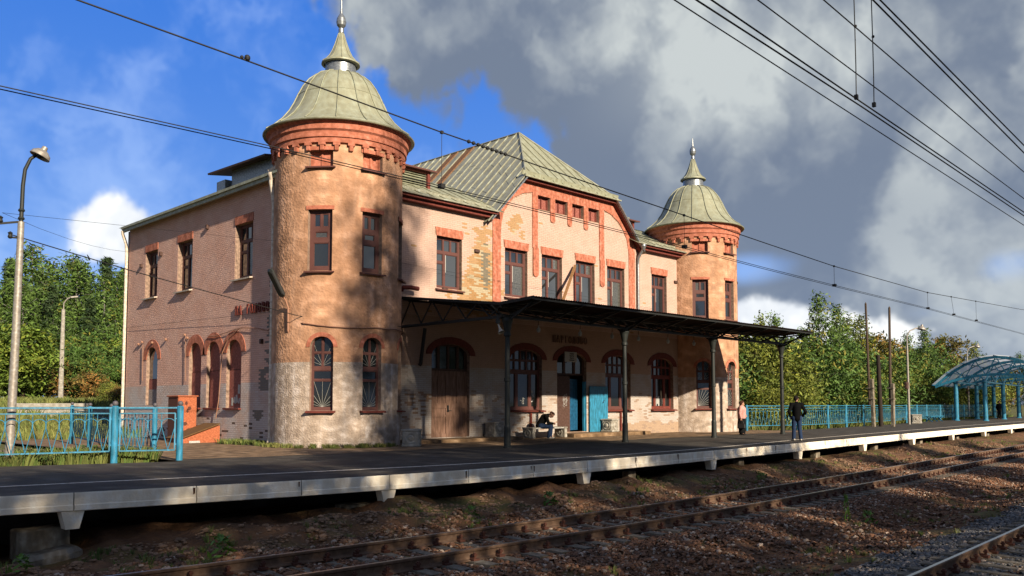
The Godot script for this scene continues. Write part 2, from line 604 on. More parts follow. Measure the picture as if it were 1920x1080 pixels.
func sheet(xs: PackedFloat32Array, zs: PackedFloat32Array, f: Callable, colour: Callable) -> MB:
	var mb := MB.new()
	mb.colored = true
	var pts := []
	for x in xs:
		var row := PackedVector3Array()
		for z in zs:
			row.append(f.call(x, z))
		pts.append(row)
	var nor := []
	var cs := []
	for i in xs.size():
		var row := PackedVector3Array()
		var crow := PackedColorArray()
		for j in zs.size():
			var du: Vector3 = pts[mini(i + 1, xs.size() - 1)][j] - pts[maxi(i - 1, 0)][j]
			var dv: Vector3 = pts[i][mini(j + 1, zs.size() - 1)] - pts[i][maxi(j - 1, 0)]
			row.append(dv.cross(du).normalized())
			crow.append(colour.call(pts[i][j]))
		nor.append(row)
		cs.append(crow)
	for i in xs.size() - 1:
		for j in zs.size() - 1:
			for s in [[0, 0, 0, 1, 1, 1], [0, 0, 1, 1, 1, 0]]:
				for k in [[s[0], s[1]], [s[4], s[5]], [s[2], s[3]]]:
					mb.v.append(pts[i + k[0]][j + k[1]])
					mb.n.append(nor[i + k[0]][j + k[1]])
					mb.c.append(cs[i + k[0]][j + k[1]])
	return mb


func ground_colour(p: Vector3) -> Color:
	var a := lump.get_noise_2d(p.x * 1.3 + 9.0, p.z * 1.3)
	var b := lump.get_noise_2d(p.x * 4.0, p.z * 4.0 + 30.0)
	var dirt := Color(0.180, 0.088, 0.042).lerp(Color(0.095, 0.055, 0.030), clampf(0.5 + a, 0, 1))
	var grass := Color(0.075, 0.105, 0.022).lerp(Color(0.16, 0.15, 0.04), clampf(0.5 + b, 0, 1))
	var g := 0.0
	if p.z < -22.9 or p.z > 8.0:
		g = 0.9
		if p.x < 16.0 and p.z > -44.0 and p.z < -25.0:
			# the sandy path behind the railing, and the asphalt yard beyond it
			var d := absf(p.z + 30.0 + (p.x - 6.0) * 0.25)
			g = smoothstep(2.2, 3.2, d)
			dirt = Color(0.34, 0.27, 0.21)
	else:
		g = clampf((a - 0.12) * 2.2, 0.0, 0.55)
	return dirt.lerp(grass, g)


func make_ground() -> void:
	var xs := steps([[-1500.0, 300.0], [-300.0, 60.0], [-60.0, 8.0], [-12.0, 1.5], [0.0, 0.3], [32.0, 0.8], [64.0, 2.5], [110.0, 12.0], [200.0, 80.0], [1800.0]])
	var zs := steps([[-1900.0, 300.0], [-400.0, 60.0], [-160.0, 8.0], [-64.0, 2.0], [-24.0, 0.55], [-17.0, 0.26], [-2.0, 1.0], [14.0, 6.0], [60.0, 60.0], [300.0, 300.0], [1200.0]])
	var m: StandardMaterial3D = M.dirt.duplicate()
	m.albedo_color = Color.WHITE
	m.vertex_color_use_as_albedo = true
	struct("ground", sheet(xs, zs, func(x, z): return Vector3(x, ground_y(x, z), z), ground_colour), m)


func stone_mesh(seed_: int) -> ArrayMesh:
	var r := RandomNumberGenerator.new()
	r.seed = seed_
	var pts := []
	for p in [[0, 1, 0], [0.9, 0.3, 0], [0.28, 0.3, 0.85], [-0.73, 0.35, 0.5], [-0.7, 0.3, -0.5], [0.3, 0.3, -0.85], [0.7, -0.5, 0.5], [-0.3, -0.5, 0.8], [-0.85, -0.5, 0], [-0.2, -0.5, -0.8], [0.7, -0.5, -0.5]]:
		pts.append(Vector3(p[0], p[1], p[2]) * r.randf_range(0.75, 1.25))
	var mb := MB.new()
	mb.colored = true
	for f in [[0, 2, 1], [0, 3, 2], [0, 4, 3], [0, 5, 4], [0, 1, 5], [1, 2, 6], [2, 7, 6], [2, 3, 7], [3, 8, 7], [3, 4, 8], [4, 9, 8], [4, 5, 9], [5, 10, 9], [5, 1, 10], [1, 6, 10]]:
		mb.t(pts[f[0]], pts[f[2]], pts[f[1]])
	return mb.mesh()


func make_platform() -> void:
	var plat := Node3D.new()
	plat.name = "platform"
	add_child(plat)
	plat.set_meta("kind", "structure")
	# asphalt: from the edge back to the railing, or under the station
	var back := func(x: float) -> float:
		if x < 9.7: return lerpf(-22.75, -21.6, clampf((x - 5.9) / 3.8, 0.0, 1.0)) if x > 5.9 else -22.75 - (5.9 - x) * 0.12
		if x < 15.8: return -42.0
		if x < 42.0: return -28.0
		return along([[42.0, -24.45], [46.5, -23.35], [50.9, -23.6], [61.3, -24.6], [65.3, -25.2], [77.4, -27.2], [91.0, -28.4], [105.0, -29.2], [140.0, -33.0]], x)
	var mb := MB.new()
	var xs := steps([[-30.0, 2.0], [0.0, 0.7], [9.7, 0.002], [9.702, 0.7], [15.8, 0.002], [15.802, 0.9], [42.0, 0.002], [42.002, 1.2], [66.0, 3.0], [130.0]])
	for i in xs.size() - 1:
		var a := xs[i]
		var b := xs[i + 1]
		if b - a < 0.01:
			continue
		mb.q(Vector3(a, 0, edge_z(a) - 0.005), Vector3(b, 0, edge_z(b) - 0.005), Vector3(b, 0, back.call(b)), Vector3(a, 0, back.call(a + 0.001)))
		mb.q(Vector3(a, 0, back.call(a + 0.001)), Vector3(b, 0, back.call(b)), Vector3(b, -0.5, back.call(b)), Vector3(a, -0.5, back.call(a + 0.001)))
		mb.q(Vector3(b, -0.26, edge_z(b) - 0.1), Vector3(a, -0.26, edge_z(a) - 0.1), Vector3(a, -0.26, edge_z(a) - 4.0), Vector3(b, -0.26, edge_z(b) - 4.0))
		mb.q(Vector3(a, -0.26, edge_z(a) - 4.0), Vector3(b, -0.26, edge_z(b) - 4.0), Vector3(b, -1.3, edge_z(b) - 4.0), Vector3(a, -1.3, edge_z(a) - 4.0))
	part("asphalt_surface", mb, M.asphalt, plat)
	# the worn brown strip along the station
	var ap := MB.new()
	for i in 46:
		var a := 9.8 + i * 0.75
		var b := a + 0.75
		var fa := -21.7 + 0.35 * lump.get_noise_2d(a * 1.4, 3.0) - clampf((15.0 - a) * 0.12, 0.0, 0.6)
		var fb := -21.7 + 0.35 * lump.get_noise_2d(b * 1.4, 3.0) - clampf((15.0 - b) * 0.12, 0.0, 0.6)
		var k := -41.0 if b < 15.8 else -27.0
		ap.q(Vector3(a, 0.004, fa), Vector3(b, 0.004, fb), Vector3(b, 0.004, k), Vector3(a, 0.004, k))
	part("worn_apron", ap, M.apron, plat)
	# the white safety line, hand painted and a little wavy
	var lt := [[-20.0, -22.2], [0.0, -17.6], [4.46, -17.19], [6.6, -16.98], [8.7, -16.5], [10.82, -16.12], [14.2, -15.72], [18.2, -15.45], [22.75, -15.5], [28.0, -16.1], [33.74, -16.93], [48.4, -18.42], [72.0, -20.6], [120.0, -24.4]]
	var ln := MB.new()
	for i in 290:
		var a := -8.0 + i * 0.4
		var b := a + 0.4
		var w := 0.075 + 0.012 * lump.get_noise_2d(a * 3.0, 0.0)
		var za := smooth_along(lt, a) + 0.03 * lump.get_noise_2d(a, 7.0)
		var zb := smooth_along(lt, b) + 0.03 * lump.get_noise_2d(b, 7.0)
		ln.q(Vector3(a, 0.004, za + w), Vector3(b, 0.004, zb + w), Vector3(b, 0.004, zb - w), Vector3(a, 0.004, za - w))
	part("white_line", ln, M.line, plat)
	# places where the asphalt was mended
	for e in [[11.5, -18.2, 2.6, 1.3, 0.1], [20.5, -18.4, 3.4, 1.1, -0.05], [7.2, -19.6, 1.8, 1.6, 0.3], [29.5, -19.2, 4.0, 1.2, -0.08], [15.2, -20.4, 2.2, 0.9, 0.2], [38.5, -20.0, 3.2, 1.5, -0.1]]:
		var pm2 := MB.new()
		var n := 14
		for k in n:
			var r0 := 1.0 + 0.10 * lump.get_noise_2d(e[0] + k * 3.0, 1.0)
			var r1 := 1.0 + 0.10 * lump.get_noise_2d(e[0] + ((k + 1) % n) * 3.0, 1.0)
			var f := func(i: int, r: float) -> Vector3:
				var a := TAU * i / n
				return Vector3(e[0], 0.003, e[1]) + Vector3(signf(cos(a)) * pow(absf(cos(a)), 0.4) * e[2] / 2 * r, 0, signf(sin(a)) * pow(absf(sin(a)), 0.4) * e[3] / 2 * r).rotated(Vector3.UP, e[4])
			pm2.t(Vector3(e[0], 0.003, e[1]), f.call(k + 1, r1), f.call(k, r0))
		part("asphalt_patch", pm2, M.tarred, plat)
	# edge slabs between the bracket beams, each with its own face, lip and joint
	var bx := [-14.0, -7.4, -1.0, 5.03, 10.83, 17.17, 23.76, 30.6, 37.9, 45.3, 52.9, 60.6, 68.3, 76.0, 83.7, 91.4, 99.0]
	for i in bx.size() - 1:
		var per := 3 if bx[i] < 40.0 else 1
		for s in per:
			var x0 := lerpf(bx[i], bx[i + 1], float(s) / per) + 0.008
			var x1 := lerpf(bx[i], bx[i + 1], float(s + 1) / per) - 0.008
			var sl := MB.new()
			var n := 4 if per == 3 else 6
			for k in n:
				var a := lerpf(x0, x1, float(k) / n)
				var b := lerpf(x0, x1, float(k + 1) / n)
				var ea := edge_z(a)
				var eb := edge_z(b)
				# profile: chamfered top arris, face, a shallow step, lower lip
				var pr := [[-0.012, 0.004], [0.0, -0.016], [0.002, -0.19], [0.014, -0.205], [0.014, -0.288], [-0.01, -0.30], [-0.30, -0.30]]
				for j in pr.size() - 1:
					sl.q(Vector3(a, pr[j + 1][1], ea + pr[j + 1][0]), Vector3(b, pr[j + 1][1], eb + pr[j + 1][0]), Vector3(b, pr[j][1], eb + pr[j][0]), Vector3(a, pr[j][1], ea + pr[j][0]))
			for e in [[x0, 1.0], [x1, -1.0]]:
				var z := edge_z(e[0])
				sl.q(Vector3(e[0], 0, z - 0.012), Vector3(e[0], 0, z - 0.3), Vector3(e[0], -0.3, z - 0.3), Vector3(e[0], -0.3, z))
			part("edge_slab", sl, M.slab, plat)
			if per == 3 and s > 0:
				var stn := MB.new()
				var zz := edge_z(x0) + 0.0035
				for k in 3:
					var xx := x0 - 0.02 + rng.randf_range(-0.07, 0.07)
					var hgt := rng.randf_range(0.08, 0.16)
					stn.q(Vector3(xx - 0.012, -0.02 - hgt, zz), Vector3(xx + 0.01, -0.02 - hgt, zz), Vector3(xx + 0.016, -0.02, zz), Vector3(xx - 0.016, -0.02, zz))
				part("rust_run", stn, M.stain, plat)
	var br := MB.new()
	br.prism(PackedVector2Array([Vector2(-0.18, 0), Vector2(0.18, 0), Vector2(0.105, -0.29), Vector2(-0.105, -0.29)]), Transform3D(), 0.22)
	var bm := br.mesh()
	var pm := MB.new()
	pm.cbox(Vector3(0, -0.42, 0), Vector3(0.8, 0.84, 0.5), 0.025)
	var pmm := pm.mesh()
	for i in range(1, bx.size()):
		var x: float = bx[i]
		var z := edge_z(x)
		var b := part("bracket_beam", bm, M.slab, plat)
		b.position = Vector3(x, -0.302, z - 0.02)
		var p := part("pier", pmm, M.concrete, plat)
		p.position = Vector3(x - 0.28, -0.60, z - 0.72)
		p.rotation.y = -0.05
		if i % 3 == 0:
			p.rotation.z = 0.03
		if x > 12.0:
			p.position = Vector3(x + 2.8, -0.45, z - 0.8)
			p.scale = Vector3(0.4, 1.0, 0.5)
	# a broken lump of concrete fallen off the near pier
	var lumpm := MB.new()
	lumpm.cbox(Vector3(4.75, -1.06, -15.45), Vector3(0.95, 0.26, 0.5), 0.07, Basis(Vector3(0.1, 0.3, 1).normalized(), 0.12))
	part("broken_footing", lumpm, M.concrete, plat)


func rail_shape() -> Array:      # half profile of a flat-bottomed rail: across, up
	return [[0.075, 0.0], [0.075, 0.012], [0.02, 0.032], [0.010, 0.05], [0.010, 0.125], [0.034, 0.142], [0.036, 0.168], [0.026, 0.18]]


func make_tracks() -> void:
	for tr in 2:
		var zf: Callable = far_z if tr == 0 else near_z
		var x0 := -6.0
		var x1 := 110.0 if tr == 0 else 60.0
		var label := "railway track nearest the platform, rusty rails on grey concrete sleepers" if tr == 0 else "second railway track in the lower right corner with a polished dark rail"
		var t := thing("railway_track", label, "track")
		for sd in [-1, 1]:
			var mb := MB.new()
			var top := MB.new()
			var prof := rail_shape()
			var x := x0
			while x < x1:
				var st := 0.8 if x < 40.0 else 2.5
				var pts := []
				for xx in [x, x + st]:
					var z: float = zf.call(xx)
					var dz: float = (zf.call(xx + 0.4) - zf.call(xx - 0.4)) / 0.8
					var nrm := Vector3(-dz, 0, 1).normalized()
					pts.append([Vector3(xx, -0.98, z) + nrm * (sd * 0.797), nrm])
				for s in [-1.0, 1.0]:
					for k in prof.size() - 1:
						var f := func(e: Array, pp: Array) -> Vector3: return e[0] + e[1] * (pp[0] * s) + Vector3.UP * pp[1]
						var a: Vector3 = f.call(pts[0], prof[k])
						var b: Vector3 = f.call(pts[1], prof[k])
						var d: Vector3 = f.call(pts[1], prof[k + 1])
						var e: Vector3 = f.call(pts[0], prof[k + 1])
						if s > 0:
							mb.q(a, b, d, e)
						else:
							mb.q(b, a, e, d)
				top.q(pts[0][0] + pts[0][1] * 0.0265 + Vector3.UP * 0.1805, pts[1][0] + pts[1][1] * 0.0265 + Vector3.UP * 0.1805, pts[1][0] - pts[1][1] * 0.0265 + Vector3.UP * 0.1805, pts[0][0] - pts[0][1] * 0.0265 + Vector3.UP * 0.1805)
				x += st
			var r := part("rail", mb, M.rail_side, t)
			part("running_surface", top, M.rail_top, r)
		# sleepers: waisted concrete beams
		var sm := MB.new()
		var half := [[-1.35, 0.13, 0.11], [-0.95, 0.135, 0.115], [-0.5, 0.11, 0.09], [0.0, 0.10, 0.075], [0.5, 0.11, 0.09], [0.95, 0.135, 0.115], [1.35, 0.13, 0.11]]
		for i in 6:
			var a: Array = half[i]
			var b: Array = half[i + 1]
			var ya: float = a[2] - 0.115
			var yb: float = b[2] - 0.115
			var f := func(e: Array, sx: float, y: float) -> Vector3: return Vector3(sx * e[1] * (0.8 if y > -0.05 else 1.0), y, e[0])
			sm.q(f.call(a, -1, ya), f.call(b, -1, yb), f.call(b, 1, yb), f.call(a, 1, ya))
			for s in [-1.0, 1.0]:
				if s > 0:
					sm.q(f.call(b, s, yb), f.call(b, s, -0.2), f.call(a, s, -0.2), f.call(a, s, ya))
				else:
					sm.q(f.call(a, s, ya), f.call(a, s, -0.2), f.call(b, s, -0.2), f.call(b, s, yb))
		for e in [half[0], half[6]]:
			var s := -1.0 if e[0] < 0 else 1.0
			var y: float = e[2] - 0.115
			sm.q(Vector3(-e[1], -0.2, e[0]), Vector3(e[1], -0.2, e[0]), Vector3(e[1] * 0.8, y, e[0] - s * 0.03), Vector3(-e[1] * 0.8, y, e[0] - s * 0.03))
		var smesh := sm.mesh()
		var clips := []
		var count := 0
		var x := 0.5 if tr == 0 else 7.0
		while x < (90.0 if tr == 0 else 40.0):
			var z: float = zf.call(x)
			var dz: float = (zf.call(x + 0.4) - zf.call(x - 0.4)) / 0.8
			var ang := atan2(-dz, 1.0)
			var s := part("sleeper", smesh, M.sleeper, t)
			s.position = Vector3(x, -0.972 + rng.randf_range(-0.006, 0.006), z)
			s.rotation.y = ang + rng.randf_range(-0.015, 0.015)
			for sd in [-1, 1]:
				for k in [-1, 1]:
					clips.append(Transform3D(Basis(Vector3.UP, ang + (0.0 if k > 0 else PI)), Vector3(x, -0.98, z) + Vector3(sin(ang), 0, cos(ang)) * (sd * 0.797 + k * 0.10)))
			x += 0.545
			count += 1
		var cm := MB.new()
		cm.box(Vector3(0, 0.02, 0), Vector3(0.12, 0.04, 0.10))
		cm.box(Vector3(0, 0.075, 0.0), Vector3(0.035, 0.11, 0.035))
		cm.box(Vector3(0, 0.095, 0.0), Vector3(0.06, 0.03, 0.06))
		cm.box(Vector3(0.0, 0.05, -0.04), Vector3(0.05, 0.02, 0.10))
		many("rail_fastening", cm.mesh(), M.rust, clips, [], t)
	# ballast: loose broken stone round and between the sleepers, dark and rusty near the far track, grey by the near one
	var places := [[], [], []]
	var cols := [[], [], []]
	for k in 230000:
		var x := 1.5 + 52.0 * pow(rng.randf(), 1.7)
		var tr := 0 if rng.randf() < 0.62 else 1
		var z := 0.0
		var u := rng.randf()
		if tr == 0:
			z = far_z(x) + lerpf(-2.3, 5.0, u)
			var off := z - far_z(x)
			if off > 2.0 and rng.randf() < (off - 2.0) / 3.6 - 0.7 * lump.get_noise_2d(x * 0.9, z * 0.9):
				continue
			if off < -1.5 and rng.randf() < 0.35:
				continue
		else:
			z = near_z(x) + lerpf(-2.1, 1.9, u)
		var c := far_z(x) if tr == 0 else near_z(x)
		var ph := fposmod(x - (0.5 if tr == 0 else 7.0) + 0.17, 0.545)
		if absf(z - c) < 1.40 and ph < 0.34 and rng.randf() < 0.93:
			continue
		var y := ground_y(x, z)
		var s := rng.randf_range(0.019, 0.042) * (1.0 if rng.randf() > 0.03 else 1.7)
		var i := k % 3
		places[i].append(Transform3D(Basis(Quaternion(Vector3(rng.randf_range(-1, 1), rng.randf_range(-1, 1), rng.randf_range(-1, 1)).normalized(), rng.randf() * TAU)).scaled(Vector3(s * rng.randf_range(0.8, 1.5), s * rng.randf_range(0.6, 1.0), s)), Vector3(x, y + s * 0.3, z)))
		var g := rng.randf_range(0.45, 1.5)
		var base := Color(0.130, 0.064, 0.036) if tr == 0 else Color(0.105, 0.102, 0.100)
		if rng.randf() < 0.16:
			base = Color(0.26, 0.20, 0.155)
		cols[i].append(Color(base.r * g, base.g * g, base.b * g))
	for i in 3:
		many("ballast", stone_mesh(i + 60), M.stone, places[i], cols[i])
	# larger stones and rubble on the bank under the platform edge
	var rp := []
	var rc := []
	for k in 26000:
		var x := 1.5 + 55.0 * pow(rng.randf(), 1.5)
		var z := lerpf(far_z(x) - 1.4, edge_z(x) + 0.15, rng.randf())
		if lump.get_noise_2d(x * 1.2, z * 1.2 + 60.0) < -0.02 and rng.randf() < 0.8:
			continue
		var s := rng.randf_range(0.014, 0.034) * (1.0 if rng.randf() > 0.03 else 2.2)
		rp.append(Transform3D(Basis(Vector3.UP, rng.randf() * TAU).rotated(Vector3.RIGHT, rng.randf() * 0.8).scaled(Vector3(s * 1.3, s * 0.7, s)), Vector3(x, ground_y(x, z) + s * 0.2, z)))
		var g := rng.randf_range(0.6, 1.4)
		rc.append(Color(0.165 * g, 0.10 * g, 0.062 * g))
	many("rubble", stone_mesh(77), M.stone, rp, rc)


# ---------------------------------------------------------------- the station
func op(u0: float, u1: float, v0: float, v1: float, rise := 0.0) -> Dictionary:
	return {"u0": u0, "u1": u1, "v0": v0, "v1": v1, "rise": rise}


func op_top(o: Dictionary, u: float) -> float:
	if o.rise <= 0.0:
		return o.v1
	var k: float = (u - (o.u0 + o.u1) / 2) / ((o.u1 - o.u0) / 2)
	return o.v1 + o.rise * sqrt(maxf(0.0, 1.0 - k * k))


# A wall over u and v with real openings: f(u, v, depth) gives the point, rev collects the sides of the openings.
func wall(mb: MB, rev: Variant, u0: float, u1: float, v0: float, v1: float, ops: Array, f: Callable, deep: float, usub := 0.0, top: Variant = null) -> void:
	var br := [u0, u1]
	for o in ops:
		br.append(o.u0)
		br.append(o.u1)
		if o.rise > 0.0:
			for k in range(1, 10):
				br.append(lerpf(o.u0, o.u1, 0.5 - 0.5 * cos(PI * k / 10.0)))
	if usub > 0.0:
		var u := u0
		while u < u1:
			br.append(u)
			u += usub
	br.sort()
	for i in br.size() - 1:
		var a: float = br[i]
		var b: float = br[i + 1]
		if b - a < 1e-4:
			continue
		var m := (a + b) / 2
		var here := ops.filter(func(o): return o.u0 <= m and o.u1 >= m)
		here.sort_custom(func(p, s): return p.v0 < s.v0)
		var ca := v0
		var cb := v0
		for o in here:
			mb.q(f.call(a, ca, 0.0), f.call(b, cb, 0.0), f.call(b, o.v0, 0.0), f.call(a, o.v0, 0.0))
			ca = op_top(o, a)
			cb = op_top(o, b)
			if rev != null:
				var rv: MB = rev if rev is MB else rev[ops.find(o)]
				rv.q(f.call(b, cb, 0.0), f.call(a, ca, 0.0), f.call(a, ca, deep), f.call(b, cb, deep))
				rv.q(f.call(a, o.v0, 0.0), f.call(b, o.v0, 0.0), f.call(b, o.v0, deep), f.call(a, o.v0, deep))
		var ta: float = top.call(a) if top != null else v1
		var tb: float = top.call(b) if top != null else v1
		mb.q(f.call(a, ca, 0.0), f.call(b, cb, 0.0), f.call(b, tb, 0.0), f.call(a, ta, 0.0))
	if rev != null:
		for o in ops:
			var rv: MB = rev if rev is MB else rev[ops.find(o)]
			rv.q(f.call(o.u0, o.v0, deep), f.call(o.u0, o.v0, 0.0), f.call(o.u0, o.v1, 0.0), f.call(o.u0, o.v1, deep))
			rv.q(f.call(o.u1, o.v0, 0.0), f.call(o.u1, o.v0, deep), f.call(o.u1, o.v1, deep), f.call(o.u1, o.v1, 0.0))


var bricks := []       # [transform, colour, wall] of every brick, the near ones become parts


func lay_bricks(host: Node3D, u0: float, u1: float, v0: float, v1: float, ops: Array, frame: Callable, paint: Callable, top: Variant = null) -> void:
	var pitch := 0.0775
	var long := 0.262
	var row := 0
	var v := v0 + pitch / 2
	while v < v1:
		var cuts := []
		for o in ops:
			if v > o.v0 - 0.01 and v < o.v1 + o.rise:
				if v <= o.v1:
					cuts.append([o.u0, o.u1])
				else:
					var k: float = sqrt(maxf(0.0, 1.0 - pow((v - o.v1) / o.rise, 2.0))) * (o.u1 - o.u0) / 2
					cuts.append([(o.u0 + o.u1) / 2 - k, (o.u0 + o.u1) / 2 + k])
		var lo := u0
		var hi := u1
		if top != null:
			while lo < u1 and top.call(lo) < v + 0.05: lo += 0.05
			while hi > u0 and top.call(hi) < v + 0.05: hi -= 0.05
		var u := lo - (long / 2 if row % 2 else 0.0)
		while u < hi:
			var spans := [[maxf(u, lo), minf(u + long, hi)]]
			for c in cuts:
				var next := []
				for s in spans:
					if c[1] <= s[0] or c[0] >= s[1]:
						next.append(s)
					else:
						if c[0] > s[0]: next.append([s[0], c[0]])
						if c[1] < s[1]: next.append([c[1], s[1]])
				spans = next
			for s in spans:
				var w: float = s[1] - s[0] - 0.008
				if w > 0.03:
					var t: Transform3D = frame.call((s[0] + s[1]) / 2, v, rng.randf_range(-0.0012, 0.0012))
					bricks.append([Transform3D(t.basis * Basis.from_scale(Vector3(w, 0.0705, 0.010)), t.origin), paint.call((s[0] + s[1]) / 2, v), host])
			u += long
		v += pitch
		row += 1


func tone(c: Color, spread: float) -> Color:
	var g := rng.randf_range(1.0 - spread, 1.0 + spread) * PALE
	return Color(c.r * g, c.g * g, c.b * g)


func paint_front(u: float, v: float) -> Color:
	var n := lump.get_noise_2d(u * 3.0, v * 3.0)
	var n2 := lump.get_noise_2d(u * 9.0 + 50.0, v * 9.0)
	var c := Color(0.74, 0.495, 0.395).lerp(Color(0.80, 0.555, 0.46), clampf(0.5 + n, 0, 1))
	if v < 2.96 + 0.02 * n:
		c = Color(0.64, 0.585, 0.54).lerp(Color(0.60, 0.49, 0.41), clampf(0.35 + n * 1.6, 0, 1))
		if v < 0.55 + 0.2 * n and u > 34.0:
			c = Color(0.56, 0.40, 0.28)
		if n2 > 0.3 and v < 2.0:
			c = Color(0.46, 0.33, 0.25)
		if u < 21.5 and v > 0.9 and v < 1.95 and n2 > 0.12:
			c = Color(0.42, 0.26, 0.17)
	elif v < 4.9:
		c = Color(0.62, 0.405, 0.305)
	else:
		# the weathered patch under the downspout beside the gable
		var w := bump01(u, v, 24.3, 6.9, 0.75, 1.6) + 0.7 * bump01(u, v, 24.0, 6.0, 1.3, 0.6) + 0.5 * bump01(u, v, 26.2, 9.0, 0.5, 0.6)
		if w + n2 * 0.6 > 0.62:
			c = Color(0.60, 0.50, 0.33) if n2 > -0.02 else Color(0.50, 0.28, 0.11)
			if bump01(u, v, 24.45, 7.2, 0.22, 1.1) > 0.45:
				c = Color(0.24, 0.21, 0.15)
		elif w + n * 0.5 > 0.3:
			c = Color(0.58, 0.35, 0.17)
	return tone(c, 0.035)


func paint_side(u: float, v: float) -> Color:
	var n := lump.get_noise_2d(u * 2.6 + 70.0, v * 2.6)
	var n2 := lump.get_noise_2d(u * 8.0 + 20.0, v * 8.0)
	var c := Color(0.94, 0.55, 0.435).lerp(Color(1.0, 0.63, 0.515), clampf(0.5 + n * 1.3, 0, 1))
	if v < 2.26 + 0.02 * n:
		c = Color(0.78, 0.69, 0.67).lerp(Color(0.76, 0.57, 0.50), clampf(0.35 + n * 1.6, 0, 1))
	if u > -29.0 and ((v > 1.95 and v < 2.75 and u > -28.55) or (v > 0.85 and v < 1.25 and u < -28.3 and n2 > -0.2)):
		c = Color(0.27, 0.235, 0.21)
	if v < 0.9 and n2 > 0.36:
		c = Color(0.17, 0.12, 0.10)
	return tone(c, 0.04)


var unit_box: BoxMesh


# A window in the plane of xf (x right, y up, z out), w by h: a frame with openings, a pane in each of them.
func window(parent: Node3D, xf: Transform3D, w: float, h: float, panes: Array, fm: Material, gm: Material, called := "window") -> MeshInstance3D:
	var mb := MB.new()
	var ops := []
	for p in panes:
		ops.append(op(p[0] * w, p[2] * w, p[1] * h, p[3] * h))
	var f := func(u: float, v: float, d: float) -> Vector3: return Vector3(u - w / 2, v, -d)
	wall(mb, mb, 0.0, w, 0.0, h, ops, f, 0.05)
	# the sash round each pane, a little behind the frame
	for o in ops:
		for e in [[Vector3(o.u0 + 0.012, (o.v0 + o.v1) / 2, 0), Vector3(0.024, o.v1 - o.v0, 0.03)], [Vector3(o.u1 - 0.012, (o.v0 + o.v1) / 2, 0), Vector3(0.024, o.v1 - o.v0, 0.03)], [Vector3((o.u0 + o.u1) / 2, o.v0 + 0.012, 0), Vector3(o.u1 - o.u0 - 0.05, 0.024, 0.03)], [Vector3((o.u0 + o.u1) / 2, o.v1 - 0.012, 0), Vector3(o.u1 - o.u0 - 0.05, 0.024, 0.03)]]:
			mb.box(e[0] + Vector3(-w / 2, 0, -0.03), e[1])
	var win := part(called, mb, fm, parent)
	win.transform = xf
	for o in ops:
		var p := part("pane", unit_box, M.glass_curtain if gm == M.glass and rng.randf() < 0.22 else gm, win)
		p.position = Vector3((o.u0 + o.u1) / 2 - w / 2, (o.v0 + o.v1) / 2, -0.045)
		p.scale = Vector3(o.u1 - o.u0 - 0.02, o.v1 - o.v0 - 0.02, 0.006)
		p.rotation = Vector3(rng.randf_range(-0.008, 0.008), rng.randf_range(-0.012, 0.012), 0)
	return win


func face(at: Vector3, right: Vector3) -> Transform3D:
	return Transform3D(Basis(right, Vector3.UP, right.cross(Vector3.UP)), at)


const LAY_UPPER := [[0.07, 0.73, 0.34, 0.955], [0.38, 0.73, 0.63, 0.955], [0.67, 0.73, 0.93, 0.955], [0.07, 0.53, 0.36, 0.68], [0.07, 0.06, 0.36, 0.49], [0.43, 0.06, 0.93, 0.68]]
const LAY_SIDE := [[0.08, 0.72, 0.32, 0.95], [0.37, 0.72, 0.63, 0.95], [0.68, 0.72, 0.92, 0.95], [0.08, 0.52, 0.40, 0.67], [0.08, 0.06, 0.40, 0.48], [0.48, 0.06, 0.92, 0.67]]
const LAY_TOWER := [[0.20, 0.73, 0.46, 0.945], [0.54, 0.73, 0.80, 0.945], [0.24, 0.55, 0.76, 0.65], [0.18, 0.08, 0.82, 0.47]]
const LAY_LOW := [[0.10, 0.79, 0.47, 0.985], [0.53, 0.79, 0.90, 0.985], [0.10, 0.59, 0.47, 0.77], [0.53, 0.59, 0.90, 0.77], [0.10, 0.42, 0.90, 0.54], [0.10, 0.04, 0.90, 0.40]]
const LAY_GROUND := [[0.04, 0.83, 0.20, 0.985], [0.23, 0.83, 0.39, 0.985], [0.42, 0.83, 0.58, 0.985], [0.61, 0.83, 0.77, 0.985], [0.80, 0.83, 0.96, 0.985], [0.04, 0.66, 0.20, 0.81], [0.23, 0.66, 0.39, 0.81], [0.42, 0.66, 0.58, 0.81], [0.61, 0.66, 0.77, 0.81], [0.80, 0.66, 0.96, 0.81], [0.05, 0.05, 0.24, 0.60], [0.32, 0.05, 0.66, 0.60], [0.74, 0.05, 0.95, 0.60]]


func arch_ring(o: Dictionary, thick: float, ext := 0.0) -> PackedVector2Array:
	var p := PackedVector2Array()
	var c: float = (o.u0 + o.u1) / 2
	var hw: float = (o.u1 - o.u0) / 2
	for k in 15:
		var a := PI * k / 14.0
		p.append(Vector2(c - cos(a) * hw, o.v1 + sin(a) * o.rise))
	for k in 15:
		var a := PI * (14 - k) / 14.0
		p.append(Vector2(c - cos(a) * (hw + thick + ext), o.v1 + sin(a) * (o.rise + thick) + (0.0 if o.rise > 0.45 else -0.02)))
	return p


